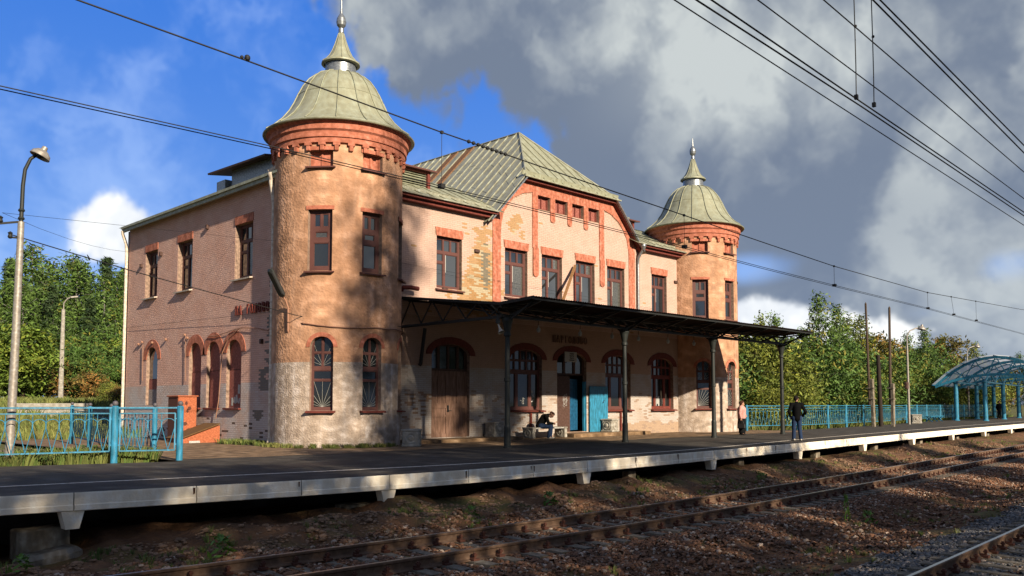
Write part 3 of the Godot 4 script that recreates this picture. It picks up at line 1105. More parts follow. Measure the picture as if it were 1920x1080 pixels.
func make_station() -> void:
	unit_box = BoxMesh.new()
	var s := thing("station_building", "old pink and ochre brick railway station with two round domed corner towers", "building")
	var ff := func(u: float, v: float, d: float) -> Vector3: return Vector3(u, v, FRONT - d)
	var sf := func(u: float, v: float, d: float) -> Vector3: return Vector3(SIDE + d, v, u)
	# ---- front wall
	var up := []
	for u in [[21.79, 23.12], [25.57, 26.95], [27.87, 29.22], [30.18, 31.54], [32.48, 33.84], [36.10, 37.42]]:
		up.append(op(u[0], u[1], 6.02, 8.12))
	var small := []
	for u in [[27.6, 28.41], [28.75, 29.58], [29.92, 30.73], [31.06, 31.87]]:
		small.append(op(u[0], u[1], 10.12, 10.73))
	var low := [op(21.57, 23.56, 0.13, 3.42, 0.42), op(25.88, 27.86, 1.20, 3.42, 0.40), op(28.86, 30.90, 0.2, 3.42, 0.42), op(32.30, 34.26, 1.20, 3.42, 0.40), op(35.98, 37.92, 1.20, 3.42, 0.40)]
	var ops := up + small + low
	var gable := func(u: float) -> float: return minf(9.34, 20.0) if u < 24.82 or u > 34.66 else clampf(minf(9.36 + 1.0 * (u - 24.82), 9.36 + 1.0 * (34.66 - u)), 9.34, 11.25)
	var fb := MB.new()
	var rv := []
	for o in ops:
		rv.append(MB.new())
	wall(fb, rv, 19.0, 39.3, -0.3, 9.34, ops, ff, 0.22, 0.6, gable)
	var fw := part("front_wall", fb, M.joint, s)
	for r in rv:
		part("window_reveal", r, M.reveal, fw)
	# ---- side wall
	var sup := [op(-39.0, -37.72, 6.18, 8.28), op(-35.66, -34.28, 6.18, 8.28), op(-30.6, -29.24, 6.18, 8.28)]
	var slo := [op(-38.62, -37.46, 1.42, 3.42, 0.54), op(-34.34, -33.26, 1.31, 3.42, 0.52), op(-32.76, -31.66, 1.31, 3.42, 0.5), op(-31.1, -29.95, 1.31, 3.42, 0.48)]
	var sops := sup + slo
	var sb := MB.new()
	var srv := []
	for o in sops:
		srv.append(MB.new())
	wall(sb, srv, -40.95, -26.3, -0.3, 9.62, sops, sf, 0.24)
	var sw := part("side_wall", sb, M.joint, s)
	for r in srv:
		part("window_reveal", r, M.reveal, sw)
	# hidden walls, floor and loft that close the building
	var hb := MB.new()
	hb.box(Vector3(28.9, 4.6, -41.1), Vector3(26.4, 9.9, 0.3))
	hb.box(Vector3(42.2, 4.6, -33.8), Vector3(0.3, 9.9, 14.6))
	hb.box(Vector3(29.0, 4.9, -33.6), Vector3(25.6, 0.2, 14.4))
	hb.box(Vector3(29.0, -0.2, -33.6), Vector3(25.6, 0.2, 14.4))
	hb.box(Vector3(29.0, 4.5, -28.5), Vector3(24.0, 9.0, 0.2))
	hb.box(Vector3(18.4, 4.5, -34.5), Vector3(0.2, 9.0, 12.0))
	part("inner_walls", hb, M.door_dark, s)
	# ---- trim that keeps bricks off: lintels, gable bands
	var lint := []
	for o in up:
		lint.append(op(o.u0 - 0.08, o.u1 + 0.08, 8.12, 8.46))
	var slint := []
	for o in sup:
		slint.append(op(o.u0 - 0.03, o.u1 + 0.03, 8.28, 8.58))
	var trims := []
	var inner := PackedVector2Array()
	for p in [[25.3, 5.75], [25.3, 8.62], [25.33, 9.07], [25.46, 9.59], [25.73, 10.02], [26.12, 10.39], [26.64, 10.65], [27.25, 10.8]]:
		inner.append(Vector2(p[0], p[1]))
	for sgn in [1.0, -1.0]:
		var poly := PackedVector2Array()
		for p in inner:
			poly.append(Vector2(29.74 + (p.x - 29.74) * sgn, p.y))
		for p in [[27.25, 11.24], [26.70, 11.24], [24.83, 9.37], [24.83, 5.75]]:
			poly.append(Vector2(29.74 + (p[0] - 29.74) * sgn, p[1]))
		trims.append(poly)
	trims.append(PackedVector2Array([Vector2(27.25, 10.73), Vector2(32.23, 10.73), Vector2(32.23, 11.24), Vector2(27.25, 11.24)]))
	for x in [27.25, 28.42, 29.59, 30.74, 31.88]:
		var long: bool = x < 27.4 or x > 31.8
		var w := 0.34 if long else 0.31
		if x > 31.8: w = 0.35
		var b := 8.34 if long else 9.78
		var poly := PackedVector2Array([Vector2(x, 10.73), Vector2(x, b)])
		if not long:
			for k in range(1, 8):
				poly.append(Vector2(x + w / 2 - cos(PI * k / 8) * w / 2, b - sin(PI * k / 8) * w / 2))
		poly.append_array([Vector2(x + w, b), Vector2(x + w, 10.73)])
		trims.append(poly)
		if long:
			var lower := PackedVector2Array([Vector2(x + 0.04, b), Vector2(x + 0.04, 7.22)])
			for k in range(1, 8):
				lower.append(Vector2(x + 0.04 + w / 2 - cos(PI * k / 8) * w / 2, 7.22 - sin(PI * k / 8) * w / 2))
			lower.append_array([Vector2(x + 0.04 + w, 7.22), Vector2(x + 0.04 + w, b)])
			trims.append(lower)
	var fx := Transform3D(Basis(), Vector3(0, 0, FRONT + 0.035))
	for i in trims.size():
		var mb := MB.new()
		var far: float = 0.012 if i in [4, 10] else 0.0
		mb.prism(trims[i], fx.translated(Vector3(0, 0, 0.0015 * i + far)), 0.05)
		part("gable_trim", mb, M.red, s)
	for o in up:
		var mb := MB.new()
		mb.prism(PackedVector2Array([Vector2(o.u0 - 0.02, 8.115), Vector2(o.u1 + 0.02, 8.115), Vector2(o.u1 + 0.08, 8.46), Vector2(o.u0 - 0.08, 8.46)]), fx, 0.06)
		part("lintel", mb, M.red, fw)
		var sl := MB.new()
		sl.box(Vector3((o.u0 + o.u1) / 2, 5.985, FRONT + 0.0), Vector3(o.u1 - o.u0 + 0.14, 0.055, 0.30), Basis(Vector3.RIGHT, 0.14))
		part("sill", sl, M.frame, fw)
		var sash: MeshInstance3D = window(fw, face(Vector3((o.u0 + o.u1) / 2, 6.02, FRONT - 0.16), Vector3.RIGHT), o.u1 - o.u0, 2.1, LAY_UPPER, M.frame, M.glass)
		# pale strips of the inner sash that show behind the panes
		var wb := MB.new()
		for k in [0.11, 0.47]:
			wb.box(Vector3((k - 0.5) * (o.u1 - o.u0), 1.05 if k > 0.2 else 1.72, -0.04), Vector3(0.03, 0.7 if k > 0.2 else 0.4, 0.02))
		part("inner_sash", wb, M.white_frame, sash)
	var sxf := face(Vector3(SIDE - 0.03, 0, 0), Vector3(0, 0, 1))
	for o in sup:
		var mb := MB.new()
		mb.prism(PackedVector2Array([Vector2(o.u0 - 0.03, 8.275), Vector2(o.u1 + 0.03, 8.275), Vector2(o.u1 + 0.03, 8.58), Vector2(o.u0 - 0.03, 8.58)]), sxf, 0.05)
		part("lintel", mb, M.red, sw)
		var sl := MB.new()
		sl.box(Vector3(SIDE, 6.15, (o.u0 + o.u1) / 2), Vector3(0.30, 0.05, o.u1 - o.u0 + 0.12), Basis(Vector3.BACK, 0.14))
		part("sill", sl, M.pipe, sw)
		window(sw, face(Vector3(SIDE + 0.20, 6.18, (o.u0 + o.u1) / 2), Vector3(0, 0, 1)), o.u1 - o.u0, 2.1, LAY_SIDE, M.frame, M.glass)
	for i in small.size():
		var o: Dictionary = small[i]
		var b := window(fw, face(Vector3((o.u0 + o.u1) / 2, o.v0, FRONT - 0.15), Vector3.RIGHT), o.u1 - o.u0, 0.61, [[0.06, 0.08, 0.48, 0.92], [0.52, 0.08, 0.94, 0.92]], M.red_dark, M.board, "shuttered_window")
	# ---- ground-floor windows and doors of the front
	var rings := []
	for o in low:
		rings.append(op(o.u0 - 0.0, o.u1 + 0.0, o.v1 - 0.02, o.v1 + 0.30, o.rise))
		var mb := MB.new()
		mb.prism(arch_ring(o, 0.30), fx.translated(Vector3(0, 0, 0.004)), 0.06)
		part("arch_ring", mb, M.red_dark, fw)
	for i in [1, 3, 4]:
		var o: Dictionary = low[i]
		var w: float = o.u1 - o.u0
		var wn := window(fw, face(Vector3((o.u0 + o.u1) / 2, 1.20, FRONT - 0.17), Vector3.RIGHT), w, 2.62, LAY_GROUND, M.frame if i < 4 else M.red_dark, M.glass_low)
		var ar := MB.new()
		ar.prism(arch_ring(op(-w / 2 + 0.07, w / 2 - 0.07, 2.22, 0.0, 0.36), 0.07), Transform3D(Basis(), Vector3(0, 0, 0.01)), 0.05)
		if i == 1:
			# torn white posters behind the lower panes
			for k in 9:
				var pb := MB.new()
				var px := -0.16 + 0.32 * rng.randf() if k < 5 else 0.49 + 0.3 * rng.randf()
				pb.box(Vector3(px, 0.25 + rng.randf() * 0.6, -0.036), Vector3(rng.randf_range(0.04, 0.14), rng.randf_range(0.03, 0.13), 0.003), Basis(Vector3.BACK, rng.randf_range(-0.7, 0.7)))
				part("poster_scrap", pb, M.paper, wn)
		if i == 4:
			for k in 5:
				var pb := MB.new()
				pb.box(Vector3(-0.30 + 0.125 * k + (0.26 if k > 2 else 0.0), 0.42 + 0.05 * (k % 2), -0.036), Vector3(0.105, 0.50 - 0.1 * (k % 2), 0.004))
				part("notice", pb, M.paper, wn)
		var sl := MB.new()
		sl.box(Vector3((o.u0 + o.u1) / 2, 1.165, FRONT + 0.02), Vector3(w + 0.16, 0.06, 0.34), Basis(Vector3.RIGHT, 0.12))
		part("sill", sl, M.red_dark, fw)
	# brown double door at the left
	var o0: Dictionary = low[0]
	var tr := window(fw, face(Vector3(22.565, 2.78, FRONT - 0.16), Vector3.RIGHT), 1.99, 1.05, [[0.05, 0.06, 0.22, 0.95], [0.27, 0.06, 0.48, 0.95], [0.52, 0.06, 0.73, 0.95], [0.78, 0.06, 0.95, 0.95]], M.door_dark, M.glass_low, "transom_window")
	for k in 2:
		var leaf := MB.new()
		var w := 0.985
		var pan := [op(0.13, 0.42, 1.35, 2.42), op(0.55, 0.84, 1.35, 2.42), op(0.13, 0.84, 0.88, 1.15), op(0.13, 0.84, 0.14, 0.80)]
		wall(leaf, leaf, 0.0, w, 0.0, 2.62, pan, func(u: float, v: float, d: float) -> Vector3: return Vector3(u, v, -d), 0.03)
		var d := part("door_leaf", leaf, M.door_brown, fw)
		d.position = Vector3(21.585 + k * 0.99, 0.15, FRONT - 0.14)
		for q in pan:
			var p := part("door_panel", unit_box, M.door_brown, d)
			p.position = Vector3((q.u0 + q.u1) / 2, (q.v0 + q.v1) / 2, -0.035)
			p.scale = Vector3(q.u1 - q.u0 - 0.004, q.v1 - q.v0 - 0.004, 0.02)
	var hd := MB.new()
	hd.cbox(Vector3(22.52, 1.28, FRONT - 0.11), Vector3(0.07, 0.26, 0.05), 0.012)
	hd.tube([Vector3(22.52, 1.22, FRONT - 0.10), Vector3(22.54, 1.2, FRONT - 0.03), Vector3(22.62, 1.2, FRONT - 0.03)], 0.014)
	part("door_handle", hd, M.black_iron, fw)
	# entrance: dark leaf with scrawl, blue leaf ajar, pale blue leaf folded out against the wall
	var tr2 := window(fw, face(Vector3(29.88, 2.78, FRONT - 0.16), Vector3.RIGHT), 2.04, 1.05, [[0.05, 0.06, 0.30, 0.95], [0.36, 0.06, 0.64, 0.95], [0.70, 0.06, 0.95, 0.95]], M.door_dark, M.glass_low, "transom_window")
	var dk := MB.new()
	dk.cbox(Vector3(29.36, 1.45, FRONT - 0.12), Vector3(0.96, 2.6, 0.06), 0.012)
	var dkp := part("dark_door_leaf", dk, M.door_dark, fw)
	var sc := MB.new()
	for k in 26:
		var a := k * 0.9
		var b := (k + 1) * 0.9
		var r0 := 0.13 + 0.05 * sin(k * 2.3)
		var r1 := 0.13 + 0.05 * sin((k + 1) * 2.3)
		sc.bar(Vector3(29.5 + cos(a) * r0, 1.78 + sin(a) * r0 * 1.2 - k * 0.012, FRONT - 0.0885), Vector3(29.5 + cos(b) * r1, 1.78 + sin(b) * r1 * 1.2 - (k + 1) * 0.012, FRONT - 0.0885), 0.012, 0.003, Vector3.BACK)
	part("chalk_scrawl", sc, M.paper, dkp)
	var bl := MB.new()
	bl.cbox(Vector3(0.44, 1.2, 0), Vector3(0.88, 2.36, 0.05), 0.012)
	for k in 5:
		bl.box(Vector3(0.1 + k * 0.17, 1.2, 0.03), Vector3(0.02, 2.2, 0.02))
	var bd := part("blue_door_leaf", bl, M.blue_deep, fw)
	bd.position = Vector3(29.92, 0.24, FRONT - 0.2)
	bd.rotation.y = 0.30
	var fr := MB.new()
	fr.box(Vector3(30.80, 1.35, FRONT - 0.1), Vector3(0.07, 2.3, 0.10))
	fr.box(Vector3(30.87, 1.35, FRONT - 0.05), Vector3(0.05, 2.3, 0.08))
	part("door_post", fr, M.blue, fw)
	var pb2 := MB.new()
	pb2.cbox(Vector3(0.62, 1.03, 0), Vector3(1.24, 2.12, 0.05), 0.01)
	for v in [0.42, 1.55]:
		pb2.box(Vector3(0.62, v, 0.027), Vector3(1.16, 0.03, 0.012))
	var pd := part("pale_blue_door_leaf", pb2, M.blue, fw)
	pd.set_meta("label", "pale blue door leaf folded back against the wall")
	pd.position = Vector3(31.0, 0.2, FRONT + 0.10)
	pd.rotation.y = -0.06
	var dh := MB.new()
	dh.tube([Vector3(0.86, 1.32, 0.03), Vector3(0.86, 1.32, 0.09), Vector3(0.92, 1.45, 0.09), Vector3(0.92, 1.45, 0.03)], 0.012)
	part("door_handle", dh, M.black_iron, pd)
	# grey-brown canopy board over the entrance and the notice above the door
	var nb := MB.new()
	nb.cbox(Vector3(29.68, 3.60, FRONT + 0.10), Vector3(0.82, 0.46, 0.03), 0.008)
	var board := part("notice_board", nb, M.paper, s)
	var tx := text_mesh("РАБОТА КАСС", 0.075)
	for k in 4:
		var o := part("lettering", text_mesh(["РЕЖИМ", "РАБОТЫ", "КАССЫ", "ВОКЗАЛА"][k], 0.075), M.black_iron, board)
		o.position = Vector3(29.74, 3.74 - k * 0.095, FRONT + 0.118)
	# ---- gutters, cornices, roofs
	var co := MB.new()
	for seg in [[19.2, 24.75], [34.75, 39.0]]:
		var c: float = (seg[0] + seg[1]) / 2
		var l: float = seg[1] - seg[0]
		co.box(Vector3(c, 9.27, FRONT + 0.14), Vector3(l, 0.14, 0.26))
		co.box(Vector3(c, 9.38, FRONT + 0.22), Vector3(l, 0.09, 0.44))
	var vl := MB.new()
	for sgn in [-1.0, 1.0]:
		co.bar(Vector3(29.74 + sgn * 5.25, 9.08, FRONT + 0.13), Vector3(29.74 + sgn * 3.12, 11.28, FRONT + 0.13), 0.26, 0.06)
		vl.bar(Vector3(29.74 + sgn * 5.28, 9.10, FRONT + 0.19), Vector3(29.74 + sgn * 3.14, 11.32, FRONT + 0.19), 0.42, 0.06)
	co.box(Vector3(29.74, 11.24, FRONT + 0.13), Vector3(6.3, 0.10, 0.26))
	part("cornice", co, M.red_dark, s)
	part("verge_flashing", vl, M.zinc, s)
	make_roofs(s)
	make_tower(s, T1)
	make_tower(s, T2)
	# ---- side arches: boarded
	for i in slo.size():
		var o: Dictionary = slo[i]
		var mb := MB.new()
		mb.prism(arch_ring(o, 0.34), sxf.translated(Vector3(0.004, 0, 0)), 0.06)
		part("arch_ring", mb, M.red, sw)
		var xb := face(Vector3(SIDE + 0.13, 0, 0), Vector3(0, 0, 1))
		var bd1 := MB.new()
		var mid := 2.75 if i else 2.55
		bd1.prism(PackedVector2Array([Vector2(o.u0 - 0.05, 1.25), Vector2(o.u1 + 0.05, 1.25), Vector2(o.u1 + 0.05, mid), Vector2(o.u0 - 0.05, mid)]), xb, 0.04)
		part("board", bd1, M.board, sw)
		var bd2 := MB.new()
		bd2.prism(PackedVector2Array([Vector2(o.u0 - 0.05, mid + 0.02), Vector2(o.u1 + 0.05, mid + 0.02), Vector2(o.u1 + 0.05, 4.1), Vector2(o.u0 - 0.05, 4.1)]), xb.translated(Vector3(0.012, 0, 0)), 0.04)
		part("board" if i else "pane", bd2, M.board if i else M.glass, sw)
		if i == 0:
			var bd3 := MB.new()
			bd3.prism(PackedVector2Array([Vector2(o.u0, 1.42), Vector2(o.u1, 1.42), Vector2(o.u1, 2.1), Vector2(o.u0, 2.1)]), xb.translated(Vector3(-0.01, 0, 0)), 0.03)
			part("board", bd3, M.board_grey, sw)
		else:
			var sl := MB.new()
			sl.box(Vector3(SIDE + 0.05, 1.28, (o.u0 + o.u1) / 2), Vector3(0.34, 0.06, o.u1 - o.u0 + 0.1))
			part("sill", sl, M.red_dark, sw)
		if i == 3:
			for k in 6:
				var pp := MB.new()
				pp.box(Vector3(SIDE + 0.123, [1.55, 1.62, 1.66, 2.02, 1.58, 1.6][k], o.u0 + [0.25, 0.42, 0.62, 0.78, 0.8, 0.52][k]), Vector3(0.004, [0.3, 0.22, 0.3, 0.34, 0.2, 0.25][k], [0.12, 0.1, 0.13, 0.17, 0.1, 0.08][k]), Basis(Vector3.RIGHT, [0.0, 0.2, -0.25, 0.02, 0.3, 0.1][k]))
				part("torn_paper", pp, M.paper, sw)
	# ---- bricks
	var fops := ops + lint + rings
	for t in [[24.83, 25.30], [34.18, 34.66]]:
		fops.append(op(t[0], t[1], 5.75, 11.3))
	fops.append(op(27.25, 32.23, 10.73, 11.3))
	for x in [27.25, 28.42, 29.59, 30.74, 31.88]:
		fops.append(op(x, x + 0.33, 7.1 if x < 27.4 or x > 31.8 else 9.65, 10.75))
	var fframe := func(u: float, v: float, d: float) -> Transform3D: return Transform3D(Basis(), Vector3(u, v, FRONT + d))
	var sframe := func(u: float, v: float, d: float) -> Transform3D: return Transform3D(Basis(Vector3(0, 0, 1), Vector3.UP, Vector3(-1, 0, 0)), Vector3(SIDE - d, v, u))
	var inner_top := func(u: float) -> float:
		if u < 25.3 or u > 34.18: return gable.call(u)
		var k := 29.74 - absf(u - 29.74)
		for i in range(1, inner.size() - 1):
			if k <= inner[i + 1].x and k >= inner[i].x:
				return lerpf(inner[i].y, inner[i + 1].y, (k - inner[i].x) / (inner[i + 1].x - inner[i].x))
		return 10.75
	lay_bricks(fw, 19.6, 39.1, 0.0, 11.2, fops, fframe, paint_front, inner_top)
	var srings := []
	for o in slo:
		srings.append(op(o.u0, o.u1, o.v1, o.v1 + 0.34, o.rise))
	lay_bricks(sw, -40.95, -27.0, 0.0, 9.6, sops + slint + srings, sframe, paint_side)
	var eye := Vector3(0, 1.45, 0)
	bricks.sort_custom(func(a, b): return a[0].origin.distance_squared_to(eye) < b[0].origin.distance_squared_to(eye))
	var bm := MB.new()
	bm.colored = true
	bm.cbox(Vector3.ZERO, Vector3.ONE, 0.06)
	var bmesh := bm.mesh()
	var pl := {fw: [], sw: []}
	var cl := {fw: [], sw: []}
	var mats := []
	for k in 6:
		var m: StandardMaterial3D = M.brick.duplicate()
		m.vertex_color_use_as_albedo = false
		mats.append(m)
	var used := 0
	for b in bricks:
		if used < 298 and b[2] == sw and b[0].origin.y > 2.3 and b[0].origin.y < 8.0 and b[0].origin.z > -29.2:
			var m: StandardMaterial3D = mats[used % 6]
			if used < 6:
				m.albedo_color = b[1].linear_to_srgb()
			var o := part("brick", bmesh, m, sw)
			o.transform = b[0]
			used += 1
		else:
			pl[b[2]].append(b[0])
			cl[b[2]].append(b[1])
	many("brickwork", bmesh, M.brick, pl[fw], cl[fw], fw)
	many("brickwork", bmesh, M.brick, pl[sw], cl[sw], sw)
	# ---- lettering: raised red letters, one of them fallen off
	var name_at := -30.42
	for ch in ["П", "А", " ", "Г", "О", "Л", "О", "В", "О"]:
		if ch != " ":
			var o := part("letter", text_mesh(ch, 0.50, 0.05), M.red_dark, s)
			o.transform = face(Vector3(SIDE - 0.06, 4.96 + rng.randf_range(-0.015, 0.015), name_at + 0.13), Vector3(0, 0, 1))
			o.scale = Vector3(0.66, 1, 1)
		name_at += 0.285
	var nx := 28.62
	for ch in ["П", "А", "Р", "Г", "О", "Л", "О", "В", "О"]:
		var o := part("letter", text_mesh(ch, 0.46, 0.04), M.door_brown, s)
		o.position = Vector3(nx, 4.38, FRONT + 0.06)
		o.scale = Vector3(0.7, 1, 1)
		nx += 0.27
	# ---- downpipes, cables and fittings on the walls
	var dp := MB.new()
	dp.tube([Vector3(15.35, 9.45, -27.4), Vector3(15.33, 9.32, -27.40), Vector3(15.44, 8.85, -27.42), Vector3(15.48, 8.5, -27.42), Vector3(15.48, 0.30, -27.42), Vector3(15.36, 0.08, -27.3)], 0.095, 12)
	dp.lathe([[0.075, 0.0], [0.15, 0.22], [0.15, 0.30]], Vector3(15.34, 9.34, -27.38), 10)
	for y in [1.4, 3.6, 5.8, 7.6]:
		dp.lathe([[0.102, 0.0], [0.108, 0.02], [0.102, 0.05]], Vector3(15.48, y, -27.42), 12)
	part("downpipe", dp, M.pipe, s)
	var dp2 := MB.new()
	dp2.tube([Vector3(15.30, 9.5, -40.9), Vector3(15.33, 9.35, -40.95), Vector3(15.52, 8.9, -41.0), Vector3(15.55, 8.5, -41.0), Vector3(15.55, 0.1, -41.0)], 0.07, 10)
	part("downpipe", dp2, M.pipe, s)
	var dp3 := MB.new()
	dp3.tube([Vector3(34.85, 9.38, FRONT + 0.42), Vector3(34.85, 9.22, FRONT + 0.42), Vector3(34.83, 8.75, FRONT + 0.12), Vector3(34.83, 8.4, FRONT + 0.10), Vector3(34.83, 5.2, FRONT + 0.10)], 0.07, 10)
	dp3.lathe([[0.07, 0.0], [0.15, 0.2], [0.15, 0.3]], Vector3(34.85, 9.12, FRONT + 0.42), 10)
	part("downpipe", dp3, M.zinc, s)
	var dp4 := MB.new()
	dp4.tube([Vector3(20.0, 5.75, FRONT + 0.10), Vector3(20.0, 5.85, FRONT + 0.2), Vector3(20.25, 5.86, FRONT + 0.35), Vector3(20.6, 5.84, FRONT + 0.35)], 0.085, 10)
	part("vent_pipe", dp4, M.red_dark, s)
	var lp := func(a: float, r: float, y: float) -> Vector3: return Vector3(T1.x + sin(deg_to_rad(a)) * r, y, T1.z + cos(deg_to_rad(a)) * r)
	var cb := MB.new()
	var run := []
	for k in 12:
		var a := -62.0 + k * 12.5
		run.append(lp.call(a, 2.34, 4.16 - 0.10 * sin(PI * clampf(k / 5.0, 0, 1)) - 0.02 * k + (0.06 if k > 6 else 0.0)))
	cb.tube(run, 0.022, 6)
	cb.tube([Vector3(15.58, 4.2, -28.6), Vector3(15.58, 4.08, -27.9), Vector3(15.5, 4.2, -27.5), run[0]], 0.02, 6)
	cb.tube([Vector3(15.58, 4.15, -32.6), Vector3(15.58, 4.10, -31.9), Vector3(15.58, 4.28, -30.3), Vector3(15.58, 4.30, -29.7), Vector3(15.58, 4.2, -28.6)], 0.016, 6)
	cb.tube([Vector3(15.58, 4.29, -30.0), Vector3(15.56, 4.0, -30.8), Vector3(15.55, 3.4, -31.3), Vector3(15.55, 1.6, -31.5), Vector3(15.55, 0.9, -31.7)], 0.019, 6)
	cb.tube([Vector3(15.58, 4.3, -34.6), Vector3(15.58, 3.7, -34.55), Vector3(15.58, 2.4, -34.5)], 0.015, 5)
	cb.tube([Vector3(15.58, 4.1, -38.9), Vector3(15.58, 2.5, -38.85)], 0.018, 5)
	for z in [-39.4, -39.0, -37.9, -36.5, -34.65, -34.4]:
		cb.ball(Vector3(15.57, 4.25 + 0.12 * sin(z * 5.0), z), 0.06, 8)
	part("wall_cable", cb, M.cable, s)
	for p in [[-28.4, 3.72], [-37.3, 8.0], [-39.4, 7.72], [-32.9, 8.55]]:
		var vb := MB.new()
		vb.cbox(Vector3(SIDE - 0.04, p[1], p[0]), Vector3(0.14, 0.18, 0.14), 0.02)
		part("wall_vent", vb, M.door_dark, sw)
	for p in [[23.92, 7.75], [38.2, 7.9], [22.2, 6.0]]:
		var vb := MB.new()
		vb.cbox(Vector3(p[0], p[1], FRONT + 0.04), Vector3(0.26, 0.14, 0.12), 0.02)
		part("wall_vent", vb, M.door_dark, fw)
	var pole := MB.new()
	pole.bar(Vector3(27.73, 5.55, FRONT + 1.2), Vector3(29.96, 7.82, FRONT + 0.15), 0.10, 0.10)
	part("timber_strut", pole, M.timber, s)
	var pole2 := MB.new()
	pole2.bar(Vector3(30.0, 7.8, FRONT + 0.1), Vector3(30.03, 5.2, FRONT + 0.1), 0.06, 0.06)
	part("iron_post", pole2, M.red_dark, s)
	# downpipes and steps at the foot of the front
	for x in [27.1, 33.4]:
		var d := MB.new()
		d.box(Vector3(x, 0.6, FRONT + 0.05), Vector3(0.10, 1.1, 0.08))
		part("drain_spout", d, M.red_dark, s)
	var stp := MB.new()
	stp.cbox(Vector3(22.6, 0.03, FRONT + 0.62), Vector3(5.8, 0.2, 1.2), 0.02)
	part("door_step", stp, M.apron, s)
	var stp2 := MB.new()
	stp2.cbox(Vector3(31.4, 0.05, FRONT + 0.62), Vector3(5.6, 0.24, 1.24), 0.02)
	part("door_step", stp2, M.apron, s)


func text_mesh(txt: String, size: float, deep := 0.01) -> TextMesh:
	var tm := TextMesh.new()
	var f := SystemFont.new()
	f.font_names = PackedStringArray(["Droid Sans"])
	f.font_weight = 700
	tm.font = f
	tm.font_size = 32
	tm.pixel_size = size / 32.0
	tm.text = txt
	tm.depth = deep
	tm.curve_step = 2.0
	return tm


